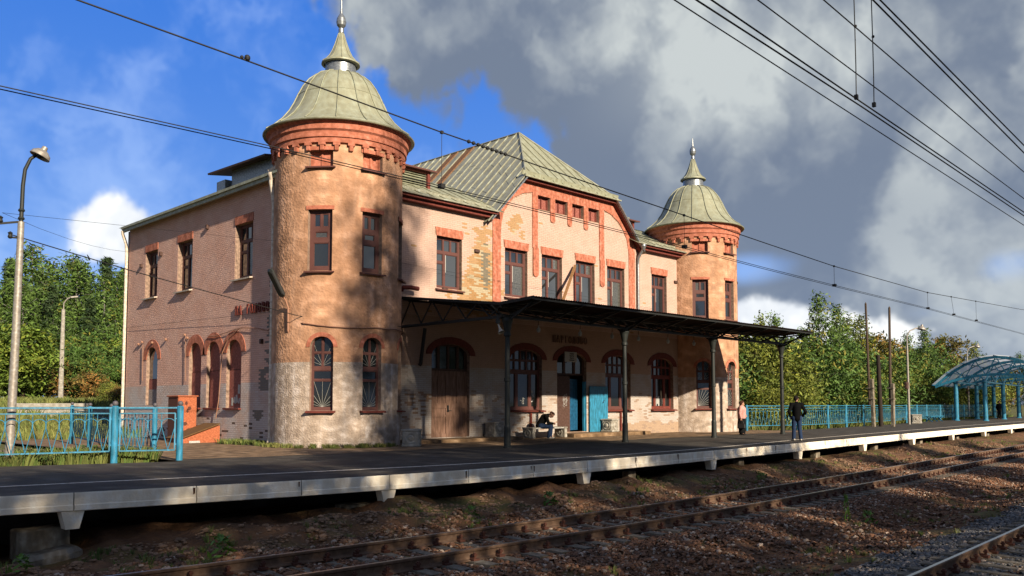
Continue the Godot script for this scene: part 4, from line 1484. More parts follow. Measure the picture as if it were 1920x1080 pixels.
func make_roofs(s: Node3D) -> void:
	# low roofs over the wings: each sheet its own piece, with a folded seam
	var wing := func(x: float, t: float) -> Vector3:     # t metres back from the eave
		var y := 9.46 + minf(0.5 * t, 2.6)
		y = minf(y, 9.66 + 0.20 * maxf(x - 15.4, 0.0))
		return Vector3(x, y, FRONT + 0.48 - t)
	var base := part("wing_roof", MB.new(), M.roof, s)
	var bm := MB.new()
	bm.box(Vector3(15.33, 9.62, -33.7), Vector3(0.16, 0.10, 14.6))
	bm.box(Vector3(15.36, 9.50, -33.7), Vector3(0.10, 0.14, 14.6))
	bm.q(Vector3(15.25, 9.66, -26.0), Vector3(19.0, 10.35, -26.0), Vector3(19.0, 10.35, -41.3), Vector3(15.25, 9.66, -41.3))
	bm.q(Vector3(19.0, 10.35, -29.0), Vector3(42.4, 10.9, -29.0), Vector3(42.4, 10.9, -41.3), Vector3(19.0, 10.35, -41.3))
	base.mesh = bm.mesh()
	for seg in [[17.6, 25.2], [34.2, 42.3]]:
		var x: float = seg[0]
		while x < seg[1]:
			var b := minf(x + 0.62, seg[1])
			var mb := MB.new()
			for r in [[0.0, 1.5], [1.5, 3.4], [3.4, 6.0]]:
				mb.q(wing.call(x + 0.004, r[0]), wing.call(b - 0.004, r[0]), wing.call(b - 0.004, r[1]), wing.call(x + 0.004, r[1]))
				mb.bar(wing.call(x, r[0]) + Vector3.UP * 0.015, wing.call(x, r[1]) + Vector3.UP * 0.015, 0.02, 0.035)
			if fposmod(x * 3.7, 1.0) < 0.5:
				mb.bar(wing.call(x, 1.1) + Vector3.UP * 0.008, wing.call(b, 1.1) + Vector3.UP * 0.008, 0.05, 0.014)
			part("roof_sheet", mb, M.roof, base)
			x += 0.62
		var gt := MB.new()
		gt.box(Vector3((seg[0] + seg[1]) / 2 + (0.6 if seg[0] < 20.0 else -1.0), 9.45, FRONT + 0.50), Vector3(seg[1] - seg[0] - 2.2, 0.055, 0.10))
		gt.bar(wing.call(seg[0] + 1.9, 0.62) + Vector3.UP * 0.04, wing.call(seg[1] - 0.5, 0.42) + Vector3.UP * 0.04, 0.02, 0.10)
		part("gutter", gt, M.roof_grey, s)
	# the tall hipped roof behind the gable
	var ridge_y := 14.75
	var apex_z := -29.25
	var zb := -39.5
	var gr := part("gable_roof", MB.new(), M.roof_grey, s)
	var other := MB.new()
	other.q(Vector3(29.74, ridge_y, zb), Vector3(35.2, 9.0, zb), Vector3(35.2, 9.0, FRONT + 0.36), Vector3(32.98, 11.34, FRONT + 0.36))
	other.t(Vector3(29.74, ridge_y, zb), Vector3(32.98, 11.34, FRONT + 0.36), Vector3(29.74, ridge_y, apex_z))
	other.t(Vector3(29.74, ridge_y, zb), Vector3(24.28, 9.0, zb), Vector3(35.2, 9.0, zb))
	other.tube([Vector3(29.74, ridge_y + 0.02, zb), Vector3(29.74, ridge_y + 0.02, apex_z)], 0.05, 6)
	for sg in [-1.0, 1.0]:
		other.tube([Vector3(29.74, ridge_y + 0.02, apex_z), Vector3(29.74 + sg * 3.24, 11.36, FRONT + 0.36)], 0.045, 6)
	gr.mesh = other.mesh()
	var slope := (ridge_y - 9.0) / (29.74 - 24.28)
	var z := FRONT + 0.36
	var k := 0
	while z > zb:
		var z2 := maxf(z - 0.62, zb)
		var top := func(zz: float) -> Vector3:
			var t := clampf((FRONT + 0.36 - zz) / (FRONT + 0.36 - apex_z), 0.0, 1.0)
			var y := lerpf(11.34, ridge_y, t)
			return Vector3(24.28 + (y - 9.0) / slope, y, zz)
		var a := Vector3(24.28, 9.0, z - 0.004)
		var b := Vector3(24.28, 9.0, z2 + 0.004)
		var c: Vector3 = top.call(z2 + 0.004)
		var d: Vector3 = top.call(z - 0.004)
		var mb := MB.new()
		mb.q(a, d, c, b)
		var nrm := Vector3(-slope, 1, 0).normalized()
		mb.bar(a + nrm * 0.028, d + nrm * 0.028, 0.026, 0.055, nrm)
		for t in [0.37 + 0.07 * (k % 2), 0.72 - 0.05 * (k % 2)]:
			mb.bar(a.lerp(d, t) + nrm * 0.004, b.lerp(c, t) + nrm * 0.004, 0.03, 0.012, nrm)
		part("roof_sheet", mb, M.roof_rust if k in [11, 13] else M.roof_grey, gr)
		z = z2
		k += 1
	var x := 26.5
	while x < 32.98:
		var x2 := minf(x + 0.62, 32.98)
		var f := func(xx: float) -> Vector3:
			var t := clampf((xx - 26.5) / 3.24 if xx < 29.74 else (32.98 - xx) / 3.24, 0.0, 1.0)
			return Vector3(xx, lerpf(11.34, ridge_y, t), lerpf(FRONT + 0.36, apex_z, t))
		var a := Vector3(x + 0.004, 11.34, FRONT + 0.36)
		var b := Vector3(x2 - 0.004, 11.34, FRONT + 0.36)
		var mb := MB.new()
		mb.q(a, b, f.call(x2 - 0.004), f.call(x + 0.004))
		if x < 29.7 and x2 > 29.8:
			mb.t(f.call(x + 0.004), f.call(x2 - 0.004), f.call(29.74))
		var nrm := Vector3(0, 3.61, 3.41).normalized()
		mb.bar(a + nrm * 0.018, f.call(x) + nrm * 0.018, 0.02, 0.036, nrm)
		part("roof_sheet", mb, M.roof, gr)
		x = x2
	var eg := MB.new()
	eg.bar(Vector3(26.4, 11.52, FRONT + 0.22), Vector3(33.1, 11.52, FRONT + 0.22), 0.03, 0.20, Vector3(0, 1, 0.25))
	eg.bar(Vector3(26.4, 11.33, FRONT + 0.40), Vector3(33.1, 11.33, FRONT + 0.40), 0.08, 0.06)
	part("gutter", eg, M.roof, gr)
	# louvred roof boxes
	for e in [[21.35, 10.30, -27.5, 2.1, 0.75], [35.3, 10.40, -27.3, 1.3, 0.6]]:
		var bx := MB.new()
		var rf := MB.new()
		for sx in [-1.0, 1.0]:
			bx.box(Vector3(e[0] + sx * (e[3] / 2 - 0.08), e[1] + e[4] * 0.35, e[2] + 0.30), Vector3(0.14, e[4] * 1.0, 0.12))
		bx.box(Vector3(e[0], e[1] + e[4] * 0.85, e[2] + 0.30), Vector3(e[3], 0.10, 0.14))
		rf.box(Vector3(e[0], e[1] + e[4], e[2]), Vector3(e[3] + 0.5, 0.06, 1.1), Basis(Vector3.RIGHT, 0.12))
		var d := part("roof_dormer", bx, M.red_dark, s)
		part("dormer_roof", rf, M.frame, d)
		for q in 6:
			var lv := MB.new()
			lv.box(Vector3(e[0], e[1] + 0.04 + q * 0.10, e[2] + 0.22), Vector3(e[3] - 0.3, 0.015, 0.12), Basis(Vector3.RIGHT, 0.7))
			part("louvre", lv, M.roof, d)
		var wl := MB.new()
		wl.box(Vector3(e[0], e[1] + 0.2, e[2] - 0.1), Vector3(e[3], 1.2, 0.3))
		part("dormer_wall", wl, M.roof, d)
	var sbx := MB.new()
	sbx.box(Vector3(16.35, 10.12, -29.7), Vector3(1.1, 0.9, 3.2))
	sbx.box(Vector3(15.9, 9.95, -31.9), Vector3(0.5, 0.6, 0.7))
	var sd := part("roof_dormer", sbx, M.zinc, s)
	var srf := MB.new()
	srf.box(Vector3(16.2, 10.62, -30.2), Vector3(1.7, 0.07, 4.5), Basis(Vector3.RIGHT, 0.03) * Basis(Vector3.BACK, 0.14))
	part("dormer_roof", srf, M.door_dark, sd)
	var br := MB.new()
	br.box(Vector3(15.55, 9.85, -26.95), Vector3(0.5, 0.25, 0.25), Basis(Vector3.UP, 0.5))
	br.bar(Vector3(15.3, 9.7, -27.5), Vector3(15.7, 10.15, -26.6), 0.12, 0.12)
	part("eave_bracket", br, M.pipe, s)


func make_tower(s: Node3D, c: Vector3) -> void:
	var f := func(u: float, v: float, d: float) -> Vector3: return c + Vector3(sin(deg_to_rad(u)) * (TR - d), v, cos(deg_to_rad(u)) * (TR - d))
	var ops_hi := []
	var ops_lo := []
	for a in [[-60.0, -38.8], [-13.3, 6.6], [33.6, 53.5]]:
		ops_hi.append(op(a[0], a[1], 5.92, 8.0))
		if a[0] < 20.0:
			ops_hi.append(op(a[0], a[1], 9.48, 10.03))
	for a in [[-56.4, -36.6], [-11.6, 7.3], [35.0, 54.0]]:
		ops_lo.append(op(a[0], a[1], 1.24, 3.36, 0.35))
	var tw := part("tower_wall", MB.new(), M.stucco, s)
	var hi := MB.new()
	var rv := []
	for o in ops_hi + ops_lo:
		rv.append(MB.new())
	var low := MB.new()
	# openings of the lower storey cross the paint line: cut them there
	var below := []
	var above := []
	for o in ops_lo:
		below.append(op(o.u0, o.u1, 1.24, 2.86))
		above.append(op(o.u0, o.u1, 2.86, 3.36, 0.35))
	wall(hi, null, -180.0, 180.0, 2.86, 11.0, ops_hi + above, f, 0.22, 5.0)
	wall(low, null, -180.0, 180.0, -0.3, 2.86, below, f, 0.22, 5.0)
	var dummy := MB.new()
	wall(dummy, rv, -180.0, 180.0, -0.3, 11.0, ops_hi + ops_lo, f, 0.24, 5.0)
	# round the wall smoothly
	for m in [hi, low]:
		for i in m.v.size():
			var d: Vector3 = m.v[i] - c
			m.n[i] = Vector3(d.x, 0, d.z).normalized()
	tw.mesh = hi.mesh()
	part("painted_base", low, M.stucco_low, tw)
	for r in rv:
		part("window_reveal", r, M.reveal, tw)
	for o in ops_hi:
		var mid: float = deg_to_rad((o.u0 + o.u1) / 2)
		var dir := Vector3(sin(mid), 0, cos(mid))
		var right := Vector3(cos(mid), 0, -sin(mid))
		var w: float = 2.0 * (TR - 0.12) * sin(deg_to_rad((o.u1 - o.u0) / 2)) + 0.03
		var h: float = o.v1 - o.v0
		if h > 1.0:
			window(tw, face(c + dir * (TR - 0.19) + Vector3.UP * o.v0, right), w, h, LAY_TOWER, M.frame, M.glass)
		else:
			window(tw, face(c + dir * (TR - 0.17) + Vector3.UP * o.v0, right), w, h, [[0.05, 0.07, 0.48, 0.93], [0.52, 0.07, 0.95, 0.93]], M.red, M.red, "shuttered_window")
		var li := MB.new()
		var n := 6
		for k in n:
			var a := lerpf(o.u0 - 1.6, o.u1 + 1.6, float(k) / n)
			var b := lerpf(o.u0 - 1.6, o.u1 + 1.6, float(k + 1) / n)
			li.q(f.call(a, o.v1, -0.03), f.call(b, o.v1, -0.03), f.call(b, o.v1 + 0.13, -0.03), f.call(a, o.v1 + 0.13, -0.03))
			li.q(f.call(a, o.v1 + 0.13, -0.03), f.call(b, o.v1 + 0.13, -0.03), f.call(b, o.v1 + 0.13, 0.02), f.call(a, o.v1 + 0.13, 0.02))
			li.q(f.call(b, o.v1, -0.03), f.call(a, o.v1, -0.03), f.call(a, o.v1, 0.04), f.call(b, o.v1, 0.04))
		part("lintel", li, M.red, tw)
		var sl := MB.new()
		sl.box(c + dir * (TR - 0.04) + Vector3.UP * (o.v0 - 0.03), Vector3(w + 0.18, 0.05, 0.34), Basis(right, Vector3.UP, dir) * Basis(Vector3.RIGHT, 0.15))
		part("sill", sl, M.frame, tw)
	for o in ops_lo:
		var mid: float = deg_to_rad((o.u0 + o.u1) / 2)
		var dir := Vector3(sin(mid), 0, cos(mid))
		var right := Vector3(cos(mid), 0, -sin(mid))
		var w: float = 2.0 * (TR - 0.12) * sin(deg_to_rad((o.u1 - o.u0) / 2)) + 0.03
		var wn := window(tw, face(c + dir * (TR - 0.18) + Vector3.UP * 1.24, right), w, 2.48, LAY_LOW, M.frame, M.glass_low)
		# burglar bars: white rays spreading from the foot, as a rising sun
		var g := MB.new()
		for k in 9:
			var a := lerpf(-1.30, 1.30, k / 8.0) if c == T1 else lerpf(-0.1, 1.4, k / 8.0)
			var x0 := 0.0 if c == T1 else -w * 0.36
			var d := Vector3(sin(a), cos(a), 0)
			var tl := 0.95
			if absf(d.x) > 0.01:
				tl = minf(tl, (w * 0.42 - x0 * signf(d.x)) / absf(d.x))
			g.tube([Vector3(x0, 0.12, -0.02), Vector3(x0, 0.12, -0.02) + d * tl], 0.006, 5)
		for k in 7:
			var a := lerpf(-1.2, 1.2, k / 6.0)
			var d := Vector3(sin(a), cos(a), 0)
			g.tube([Vector3(0, 1.50, -0.02), Vector3(0, 1.50, -0.02) + d * minf(0.75, w * 0.42 / maxf(absf(d.x), 0.1))], 0.006, 5)
		part("window_grille", g, M.grille if c == T1 else M.white_frame, wn)
		var ar := MB.new()
		var pts := arch_ring(o, 0.0)
		for k in 14:
			var p := [pts[k], pts[k + 1]]
			var cu: float = (o.u0 + o.u1) / 2
			var grow := func(q: Vector2, t: float) -> Vector2:
				var aa := deg_to_rad(180.0 - 180.0 * (q.x))
				return q
			var a := PI * k / 14.0
			var b := PI * (k + 1) / 14.0
			var hw: float = (o.u1 - o.u0) / 2
			var oa := Vector2(cu - cos(a) * (hw + 3.4), o.v1 + sin(a) * (o.rise + 0.14))
			var ob := Vector2(cu - cos(b) * (hw + 3.4), o.v1 + sin(b) * (o.rise + 0.14))
			ar.q(f.call(pts[k].x, pts[k].y, -0.025), f.call(pts[k + 1].x, pts[k + 1].y, -0.025), f.call(ob.x, ob.y, -0.025), f.call(oa.x, oa.y, -0.025))
			ar.q(f.call(oa.x, oa.y, -0.025), f.call(ob.x, ob.y, -0.025), f.call(ob.x, ob.y, 0.02), f.call(oa.x, oa.y, 0.02))
		part("arch_ring", ar, M.red, tw)
		var sl := MB.new()
		sl.box(c + dir * (TR - 0.03) + Vector3.UP * 1.21, Vector3(w + 0.2, 0.05, 0.36), Basis(right, Vector3.UP, dir) * Basis(Vector3.RIGHT, 0.12))
		part("sill", sl, M.red_dark, tw)
	# corbelled red band with dentils
	var bd := MB.new()
	bd.lathe([[TR, 10.26], [TR + 0.10, 10.28], [TR + 0.10, 10.44], [TR + 0.15, 10.46], [TR + 0.15, 10.66], [TR + 0.22, 10.72], [TR + 0.22, 10.90], [TR + 0.30, 10.95], [TR + 0.34, 11.02]], c, 72)
	part("corbel_band", bd, M.red, s)
	var dm := MB.new()
	dm.cbox(Vector3(0, 0, 0), Vector3(0.14, 0.18, 0.15), 0.012)
	dm.box(Vector3(0, 0.135, 0.02), Vector3(0.24, 0.10, 0.14))
	var dmm := dm.mesh()
	for k in 30:
		var a := TAU * k / 30
		var d := part("dentil", dmm, M.red, s)
		d.position = c + Vector3(sin(a) * (TR + 0.02), 10.10, cos(a) * (TR + 0.02))
		d.rotation.y = a
	# bell-shaped dome in sixteen metal gores
	var prof := [[2.68, 11.00], [2.67, 11.06], [2.40, 11.24], [2.10, 11.52], [1.86, 11.84], [1.70, 12.14], [1.56, 12.46], [1.38, 12.82], [1.16, 13.12], [0.90, 13.34], [0.60, 13.46]]
	var gore := MB.new()
	var n := 16
	gore.lathe(prof, Vector3.ZERO, 3, 0.004, TAU / n - 0.004)
	var pts := []
	for p in prof:
		pts.append(Vector3(0, p[1] + 0.012, p[0] + 0.014))
	gore.tube(pts.slice(1), 0.024, 5)
	for rr in [[1.555, 12.47]]:
		var ring := []
		for k in 4:
			var a := TAU / n * k / 3.0
			ring.append(Vector3(sin(a) * (rr[0] + 0.004), rr[1], cos(a) * (rr[0] + 0.004)))
		gore.tube(ring, 0.014, 4)
	var gm := gore.mesh()
	var dome := MB.new()
	dome.lathe([[TR + 0.3, 10.98], [2.70, 10.985], [2.72, 11.02], [2.69, 11.05]], c, 64)
	var dn := part("dome", dome, M.roof, s)
	for k in n:
		var g := part("roof_sheet", gm, M.roof, dn)
		g.position = c
		g.rotation.y = TAU * k / n + 0.15
	var drum := MB.new()
	drum.lathe([[0.60, 13.40], [0.56, 13.46], [0.55, 13.86], [0.60, 13.88]], c, 32)
	part("lantern_drum", drum, M.zinc, s)
	var cp := [[0.60, 13.84], [0.70, 13.86], [0.69, 13.92], [0.55, 14.02], [0.42, 14.18], [0.32, 14.38], [0.22, 14.64], [0.14, 14.90], [0.09, 15.06]]
	var cone := MB.new()
	cone.lathe(cp, c, 32)
	for k in 10:
		var a := TAU * k / 10 + 0.1
		var q := []
		for p in cp.slice(2):
			q.append(c + Vector3(sin(a) * (p[0] + 0.008), p[1], cos(a) * (p[0] + 0.008)))
		cone.tube(q, 0.015, 4)
	part("lantern_spire", cone, M.roof, s)
	var fin := MB.new()
	fin.lathe([[0.09, 15.06], [0.10, 15.08], [0.10, 15.22], [0.08, 15.26], [0.16, 15.36], [0.185, 15.48], [0.16, 15.62], [0.10, 15.74], [0.06, 15.80], [0.035, 16.0], [0.018, 16.9 if c == T1 else 16.25], [0.0, 16.95 if c == T1 else 16.28]], c, 16)
	part("finial", fin, M.zinc, s)


# ---------------------------------------------------------------- the canopy over the platform
func make_canopy() -> void:
	var t := thing("platform_canopy", "long dark iron platform canopy on four columns along the station front", "canopy")
	var zc := -20.5
	var x0 := 19.95
	var x1 := 39.45
	var cx := [20.28, 26.65, 32.95, 39.1]
	for i in 4:
		var mb := MB.new()
		mb.lathe([[0.14, 0.0], [0.14, 0.05], [0.115, 0.08], [0.11, 0.7], [0.092, 0.76], [0.088, 2.2], [0.11, 2.22], [0.11, 2.32], [0.088, 2.34], [0.08, 3.7], [0.12, 3.74], [0.12, 3.82], [0.095, 3.86], [0.16, 4.16], [0.19, 4.24], [0.19, 4.34]], Vector3.ZERO, 16)
		var c := part("column", mb, M.iron, t)
		c.position = Vector3(cx[i], 0, zc)
	# lattice beam over the columns
	var ch := MB.new()
	ch.box(Vector3((x0 + x1) / 2, 4.39, zc), Vector3(x1 - x0, 0.09, 0.12))
	ch.box(Vector3((x0 + x1) / 2, 4.72, zc), Vector3(x1 - x0, 0.06, 0.10))
	part("beam_chord", ch, M.black_iron, t)
	var n := 30
	for k in n:
		var a := lerpf(x0, x1, float(k) / n)
		var b := lerpf(x0, x1, float(k + 1) / n)
		var mb := MB.new()
		mb.bar(Vector3(a, 4.43 if k % 2 else 4.70, zc), Vector3(b, 4.70 if k % 2 else 4.43, zc), 0.05, 0.035)
		part("lattice_bar", mb, M.black_iron, t)
	for x in cx:
		var mb := MB.new()
		for s in [-1.0, 1.0]:
			mb.bar(Vector3(x, 4.25, zc + s * 0.1), Vector3(x, 4.78 + (0.06 if s > 0 else 0.2), zc + s * 1.25), 0.05, 0.06)
			mb.bar(Vector3(x + 0.05, 4.25, zc), Vector3(x + s * 0.75, 4.70, zc), 0.05, 0.05)
		part("bracket", mb, M.black_iron, t)
	# rafters: a strut to the front edge and a long one to the wall
	for k in 10:
		var x := 20.35 + k * 2.1
		if x > x1:
			break
		var mb := MB.new()
		mb.bar(Vector3(x, 4.42, zc + 0.05), Vector3(x, 4.80, -19.05), 0.05, 0.06)
		mb.bar(Vector3(x, 4.72, zc), Vector3(x, 4.83, -19.02), 0.05, 0.06)
		mb.bar(Vector3(x, 4.72, zc), Vector3(x, 5.38, FRONT + 0.1), 0.06, 0.08)
		mb.bar(Vector3(x, 4.42, zc), Vector3(x, 4.98, -23.2), 0.04, 0.05)
		part("rafter", mb, M.black_iron, t)
	var pu := MB.new()
	for e in [[-19.06, 4.845], [-22.3, 4.97], [-24.2, 5.2], [-25.7, 5.38]]:
		pu.box(Vector3((x0 + x1) / 2, e[1], e[0]), Vector3(x1 - x0, 0.06, 0.06))
	part("purlin", pu, M.black_iron, t)
	# corrugated sheets, each a metre wide
	var wave := func(za: float, ya: float, zb: float, yb: float) -> ArrayMesh:
		var mb := MB.new()
		var w := 0.975
		var cn := 8
		var st := cn * 6
		for k in st:
			var u := w * k / st
			var v := w * (k + 1) / st
			var hu := 0.017 * cos(TAU * k * cn / st)
			var hv := 0.017 * cos(TAU * (k + 1) * cn / st)
			mb.q(Vector3(u, ya + hu, za), Vector3(v, ya + hv, za), Vector3(v, yb + hv, zb), Vector3(u, yb + hu, zb))
			mb.q(Vector3(u, ya + hu - 0.006, za), Vector3(u, yb + hu - 0.006, zb), Vector3(v, yb + hv - 0.006, zb), Vector3(v, ya + hv - 0.006, za))
			mb.q(Vector3(u, ya + hu - 0.006, za), Vector3(v, ya + hv - 0.006, za), Vector3(v, ya + hv, za), Vector3(u, ya + hu, za))
		return mb.mesh()
	var mf: ArrayMesh = wave.call(-18.95, 4.915, zc - 0.05, 4.815)
	var mbk: ArrayMesh = wave.call(zc + 0.05, 4.80, FRONT + 0.05, 5.50)
	for k in 20:
		for m in [mf, mbk]:
			var o := part("roof_sheet", m, M.canopy_sheet, t)
			o.position = Vector3(x0 + k * 0.975, rng.randf_range(-0.006, 0.006), 0)
	var eb := MB.new()
	eb.bar(Vector3(x0 - 0.01, 4.80, zc), Vector3(x0 - 0.01, 5.47, FRONT + 0.05), 0.05, 0.10)
	eb.bar(Vector3(x0 - 0.01, 4.80, zc), Vector3(x0 - 0.01, 4.88, -18.95), 0.05, 0.10)
	eb.box(Vector3(x0 + 0.1, 4.37, (zc + FRONT) / 2), Vector3(0.08, 0.10, absf(FRONT - zc)))
	for k in 9:
		var za := lerpf(zc, FRONT, k / 9.0)
		var zb := lerpf(zc, FRONT, (k + 1) / 9.0)
		eb.bar(Vector3(x0 + 0.1, 4.42 if k % 2 else 4.8 + k * 0.07, za), Vector3(x0 + 0.1, 4.87 + k * 0.07 if k % 2 else 4.42, zb), 0.04, 0.04)
	part("end_truss", eb, M.black_iron, t)
	var fd := MB.new()
	fd.tube([Vector3(20.9, 4.35, -25.6), Vector3(20.9, 3.0, -25.85), Vector3(20.9, 2.95, -25.9)], 0.07, 8)
	part("rain_pipe", fd, M.black_iron, t)
	for k in 6:
		var mb := MB.new()
		mb.lathe([[0.0, -0.10], [0.05, -0.09], [0.075, -0.01], [0.07, 0.05], [0.03, 0.07], [0.02, 0.16], [0.0, 0.16]], Vector3.ZERO, 12)
		var o := single("canopy_lamp", mb, M.glassy_white, "small pale lamp cup under the canopy, %s counting from the left column" % ["first", "second", "third", "fourth", "fifth", "sixth"][k], "lamp", "lamp cups under the canopy")
		o.position = Vector3([22.87, 25.2, 27.16, 28.9, 31.0, 33.0][k], 4.16, -21.5)
		if k < 6:
			var hb := MB.new()
			hb.tube([Vector3(0, 0.14, 0), Vector3(0, 0.66, 0)], 0.01, 5)
			part("stem", hb, M.black_iron, o)
	var hn := thing("loudspeaker", "grey horn loudspeaker hanging from the canopy beam beside the left column", "loudspeaker", Vector3(19.75, 3.75, -20.35))
	var hm := MB.new()
	hm.lathe([[0.03, 0.0], [0.035, 0.16], [0.06, 0.24], [0.11, 0.34], [0.12, 0.345], [0.10, 0.33], [0.02, 0.15]], Vector3.ZERO, 14)
	var horn := part("horn", hm, M.concrete_pale, hn)
	horn.rotation = Vector3(PI - 0.45, 0.4, 0.2)
	horn.position = Vector3(-0.05, 0.35, 0)
	var dr := MB.new()
	dr.lathe([[0.0, 0.0], [0.08, 0.02], [0.08, 0.16], [0.0, 0.19]], Vector3(-0.06, 0.34, 0), 12)
	dr.tube([Vector3(-0.05, 0.45, 0), Vector3(0.0, 0.64, -0.08)], 0.02, 6)
	part("driver", dr, M.black_iron, hn)


# ---------------------------------------------------------------- blue railings
func fence_panel(mb: MB, a: Vector3, b: Vector3) -> void:
	var d := (b - a)
	var l := d.length()
	var dir := d / l
	mb.bar(a + Vector3.UP * 1.36, b + Vector3.UP * 1.36, 0.05, 0.04)
	mb.bar(a + dir * 0.12 + Vector3.UP * 1.22, b - dir * 0.12 + Vector3.UP * 1.22, 0.04, 0.03)
	mb.bar(a + dir * 0.12 + Vector3.UP * 0.27, b - dir * 0.12 + Vector3.UP * 0.27, 0.04, 0.035)
	for e in [a + dir * 0.12, b - dir * 0.12]:
		mb.bar(e + Vector3.UP * 0.27, e + Vector3.UP * 1.22, 0.035, 0.035, dir)
	for y in [1.08, 0.42]:
		mb.bar(a + Vector3.UP * y, a + dir * 0.13 + Vector3.UP * y, 0.03, 0.03)
		mb.bar(b + Vector3.UP * y, b - dir * 0.13 + Vector3.UP * y, 0.03, 0.03)
	var n := maxi(2, roundi((l - 0.24) / 0.29))
	var p := (l - 0.24) / n
	for k in n:
		var c := a + dir * (0.12 + p * k)
		var q := func(u: float, y: float) -> Vector3: return c + dir * (u * p) + Vector3.UP * y
		var arc := []
		for i in 7:
			var an := PI * i / 6
			arc.append(q.call(0.5 - 0.5 * cos(an), 0.97 + 0.115 * sin(an)))
		mb.tube(arc, 0.011, 4, false)
		mb.tube([q.call(0.02, 0.97), q.call(0.02, 0.86), q.call(0.5, 0.28)], 0.011, 4, false)
		mb.tube([q.call(0.98, 0.97), q.call(0.98, 0.86), q.call(0.5, 0.28)], 0.011, 4, false)
		mb.tube([q.call(1.0, 1.22), q.call(1.0, 0.86)], 0.010, 4, false)


func railing(label: String, group: String, pts: Array, every: float, thick: float, knob: bool, skip := 0) -> Node3D:
	var t := thing("platform_railing", label, "railing", pts[0], group)
	var posts := []
	for i in pts.size() - 1:
		var l: float = pts[i].distance_to(pts[i + 1])
		var n := maxi(1, roundi(l / every))
		for k in n:
			posts.append(pts[i].lerp(pts[i + 1], float(k) / n))
	posts.append(pts[-1])
	for i in posts.size():
		var p: Vector3 = posts[i] - pts[0]
		if i < skip:
			var fm := MB.new()
			fence_panel(fm, p, posts[i + 1] - pts[0])
			part("panel", fm, M.blue, t)
			continue
		var mb := MB.new()
		mb.lathe([[thick, -0.3], [thick, 1.38], [thick * 0.8, 1.41], [0.0, 1.415]], Vector3.ZERO, 12)
		var o := part("post", mb, M.blue, t)
		o.position = p
		if knob:
			var kb := MB.new()
			kb.ball(Vector3(0, 1.47, 0), thick * 0.85, 10)
			part("knob", kb, M.knob, o)
		if i < posts.size() - 1:
			var pm := MB.new()
			fence_panel(pm, p, posts[i + 1] - pts[0])
			part("panel", pm, M.blue, t)
	return t


func make_fences() -> void:
	railing("blue railing of arches along the platform back, left of the station", "blue platform railings", [Vector3(9.84, 0, -22.05), Vector3(8.4, 0, -22.6)], 3.0, 0.085, true)
	railing("blue railing on the far left, in front of the tall grey lamp post", "blue platform railings", [Vector3(8.4, 0, -22.6), Vector3(3.9, 0, -23.2), Vector3(-4.0, 0, -25.2)], 4.6, 0.07, false, 1)
	railing("blue railing running back beside the sandy path from the corner post", "blue platform railings", [Vector3(9.95, -0.04, -23.9), Vector3(10.15, -0.06, -27.6), Vector3(11.1, 0.0, -34.0)], 3.2, 0.07, true)
	railing("blue railing between the right tower and the wooden poles, behind the standing woman", "blue platform railings", [Vector3(42.6, 0, -24.45), Vector3(46.6, 0, -23.5), Vector3(50.9, 0, -23.7), Vector3(54.0, 0, -23.95)], 4.2, 0.07, false)
	railing("blue railing stretch between the wooden poles at the platform back", "blue platform railings", [Vector3(54.4, 0, -24.1), Vector3(60.9, 0, -24.6)], 3.3, 0.06, false)
	railing("long blue railing behind the blue arched shelter", "blue platform railings", [Vector3(61.3, 0, -24.7), Vector3(65.3, 0, -25.3), Vector3(77.4, 0, -27.3), Vector3(91.0, 0, -28.6), Vector3(108.0, 0, -29.8)], 4.2, 0.07, false)


# ---------------------------------------------------------------- posts and lamps
func lamp_head(parent: Node3D, at: Vector3, turn: Vector3, size := 1.0) -> void:
	var h := MB.new()
	h.lathe([[0.0, 0.16], [0.14, 0.14], [0.24, 0.05], [0.27, -0.05], [0.265, -0.06], [0.2, 0.03], [0.0, 0.10]], Vector3.ZERO, 16)
	h.lathe([[0.0, 0.28], [0.07, 0.26], [0.09, 0.12], [0.0, 0.12]], Vector3(0, 0, 0), 10)
	var o := part("lamp_shade", h, M.galvanised, parent)
	o.position = at
	o.rotation = turn
	o.scale = Vector3.ONE * size
	var g := MB.new()
	g.ball(Vector3(0, 0.0, 0), 0.09, 10, 1.3)
	part("bulb", g, M.lamp_dark, o)


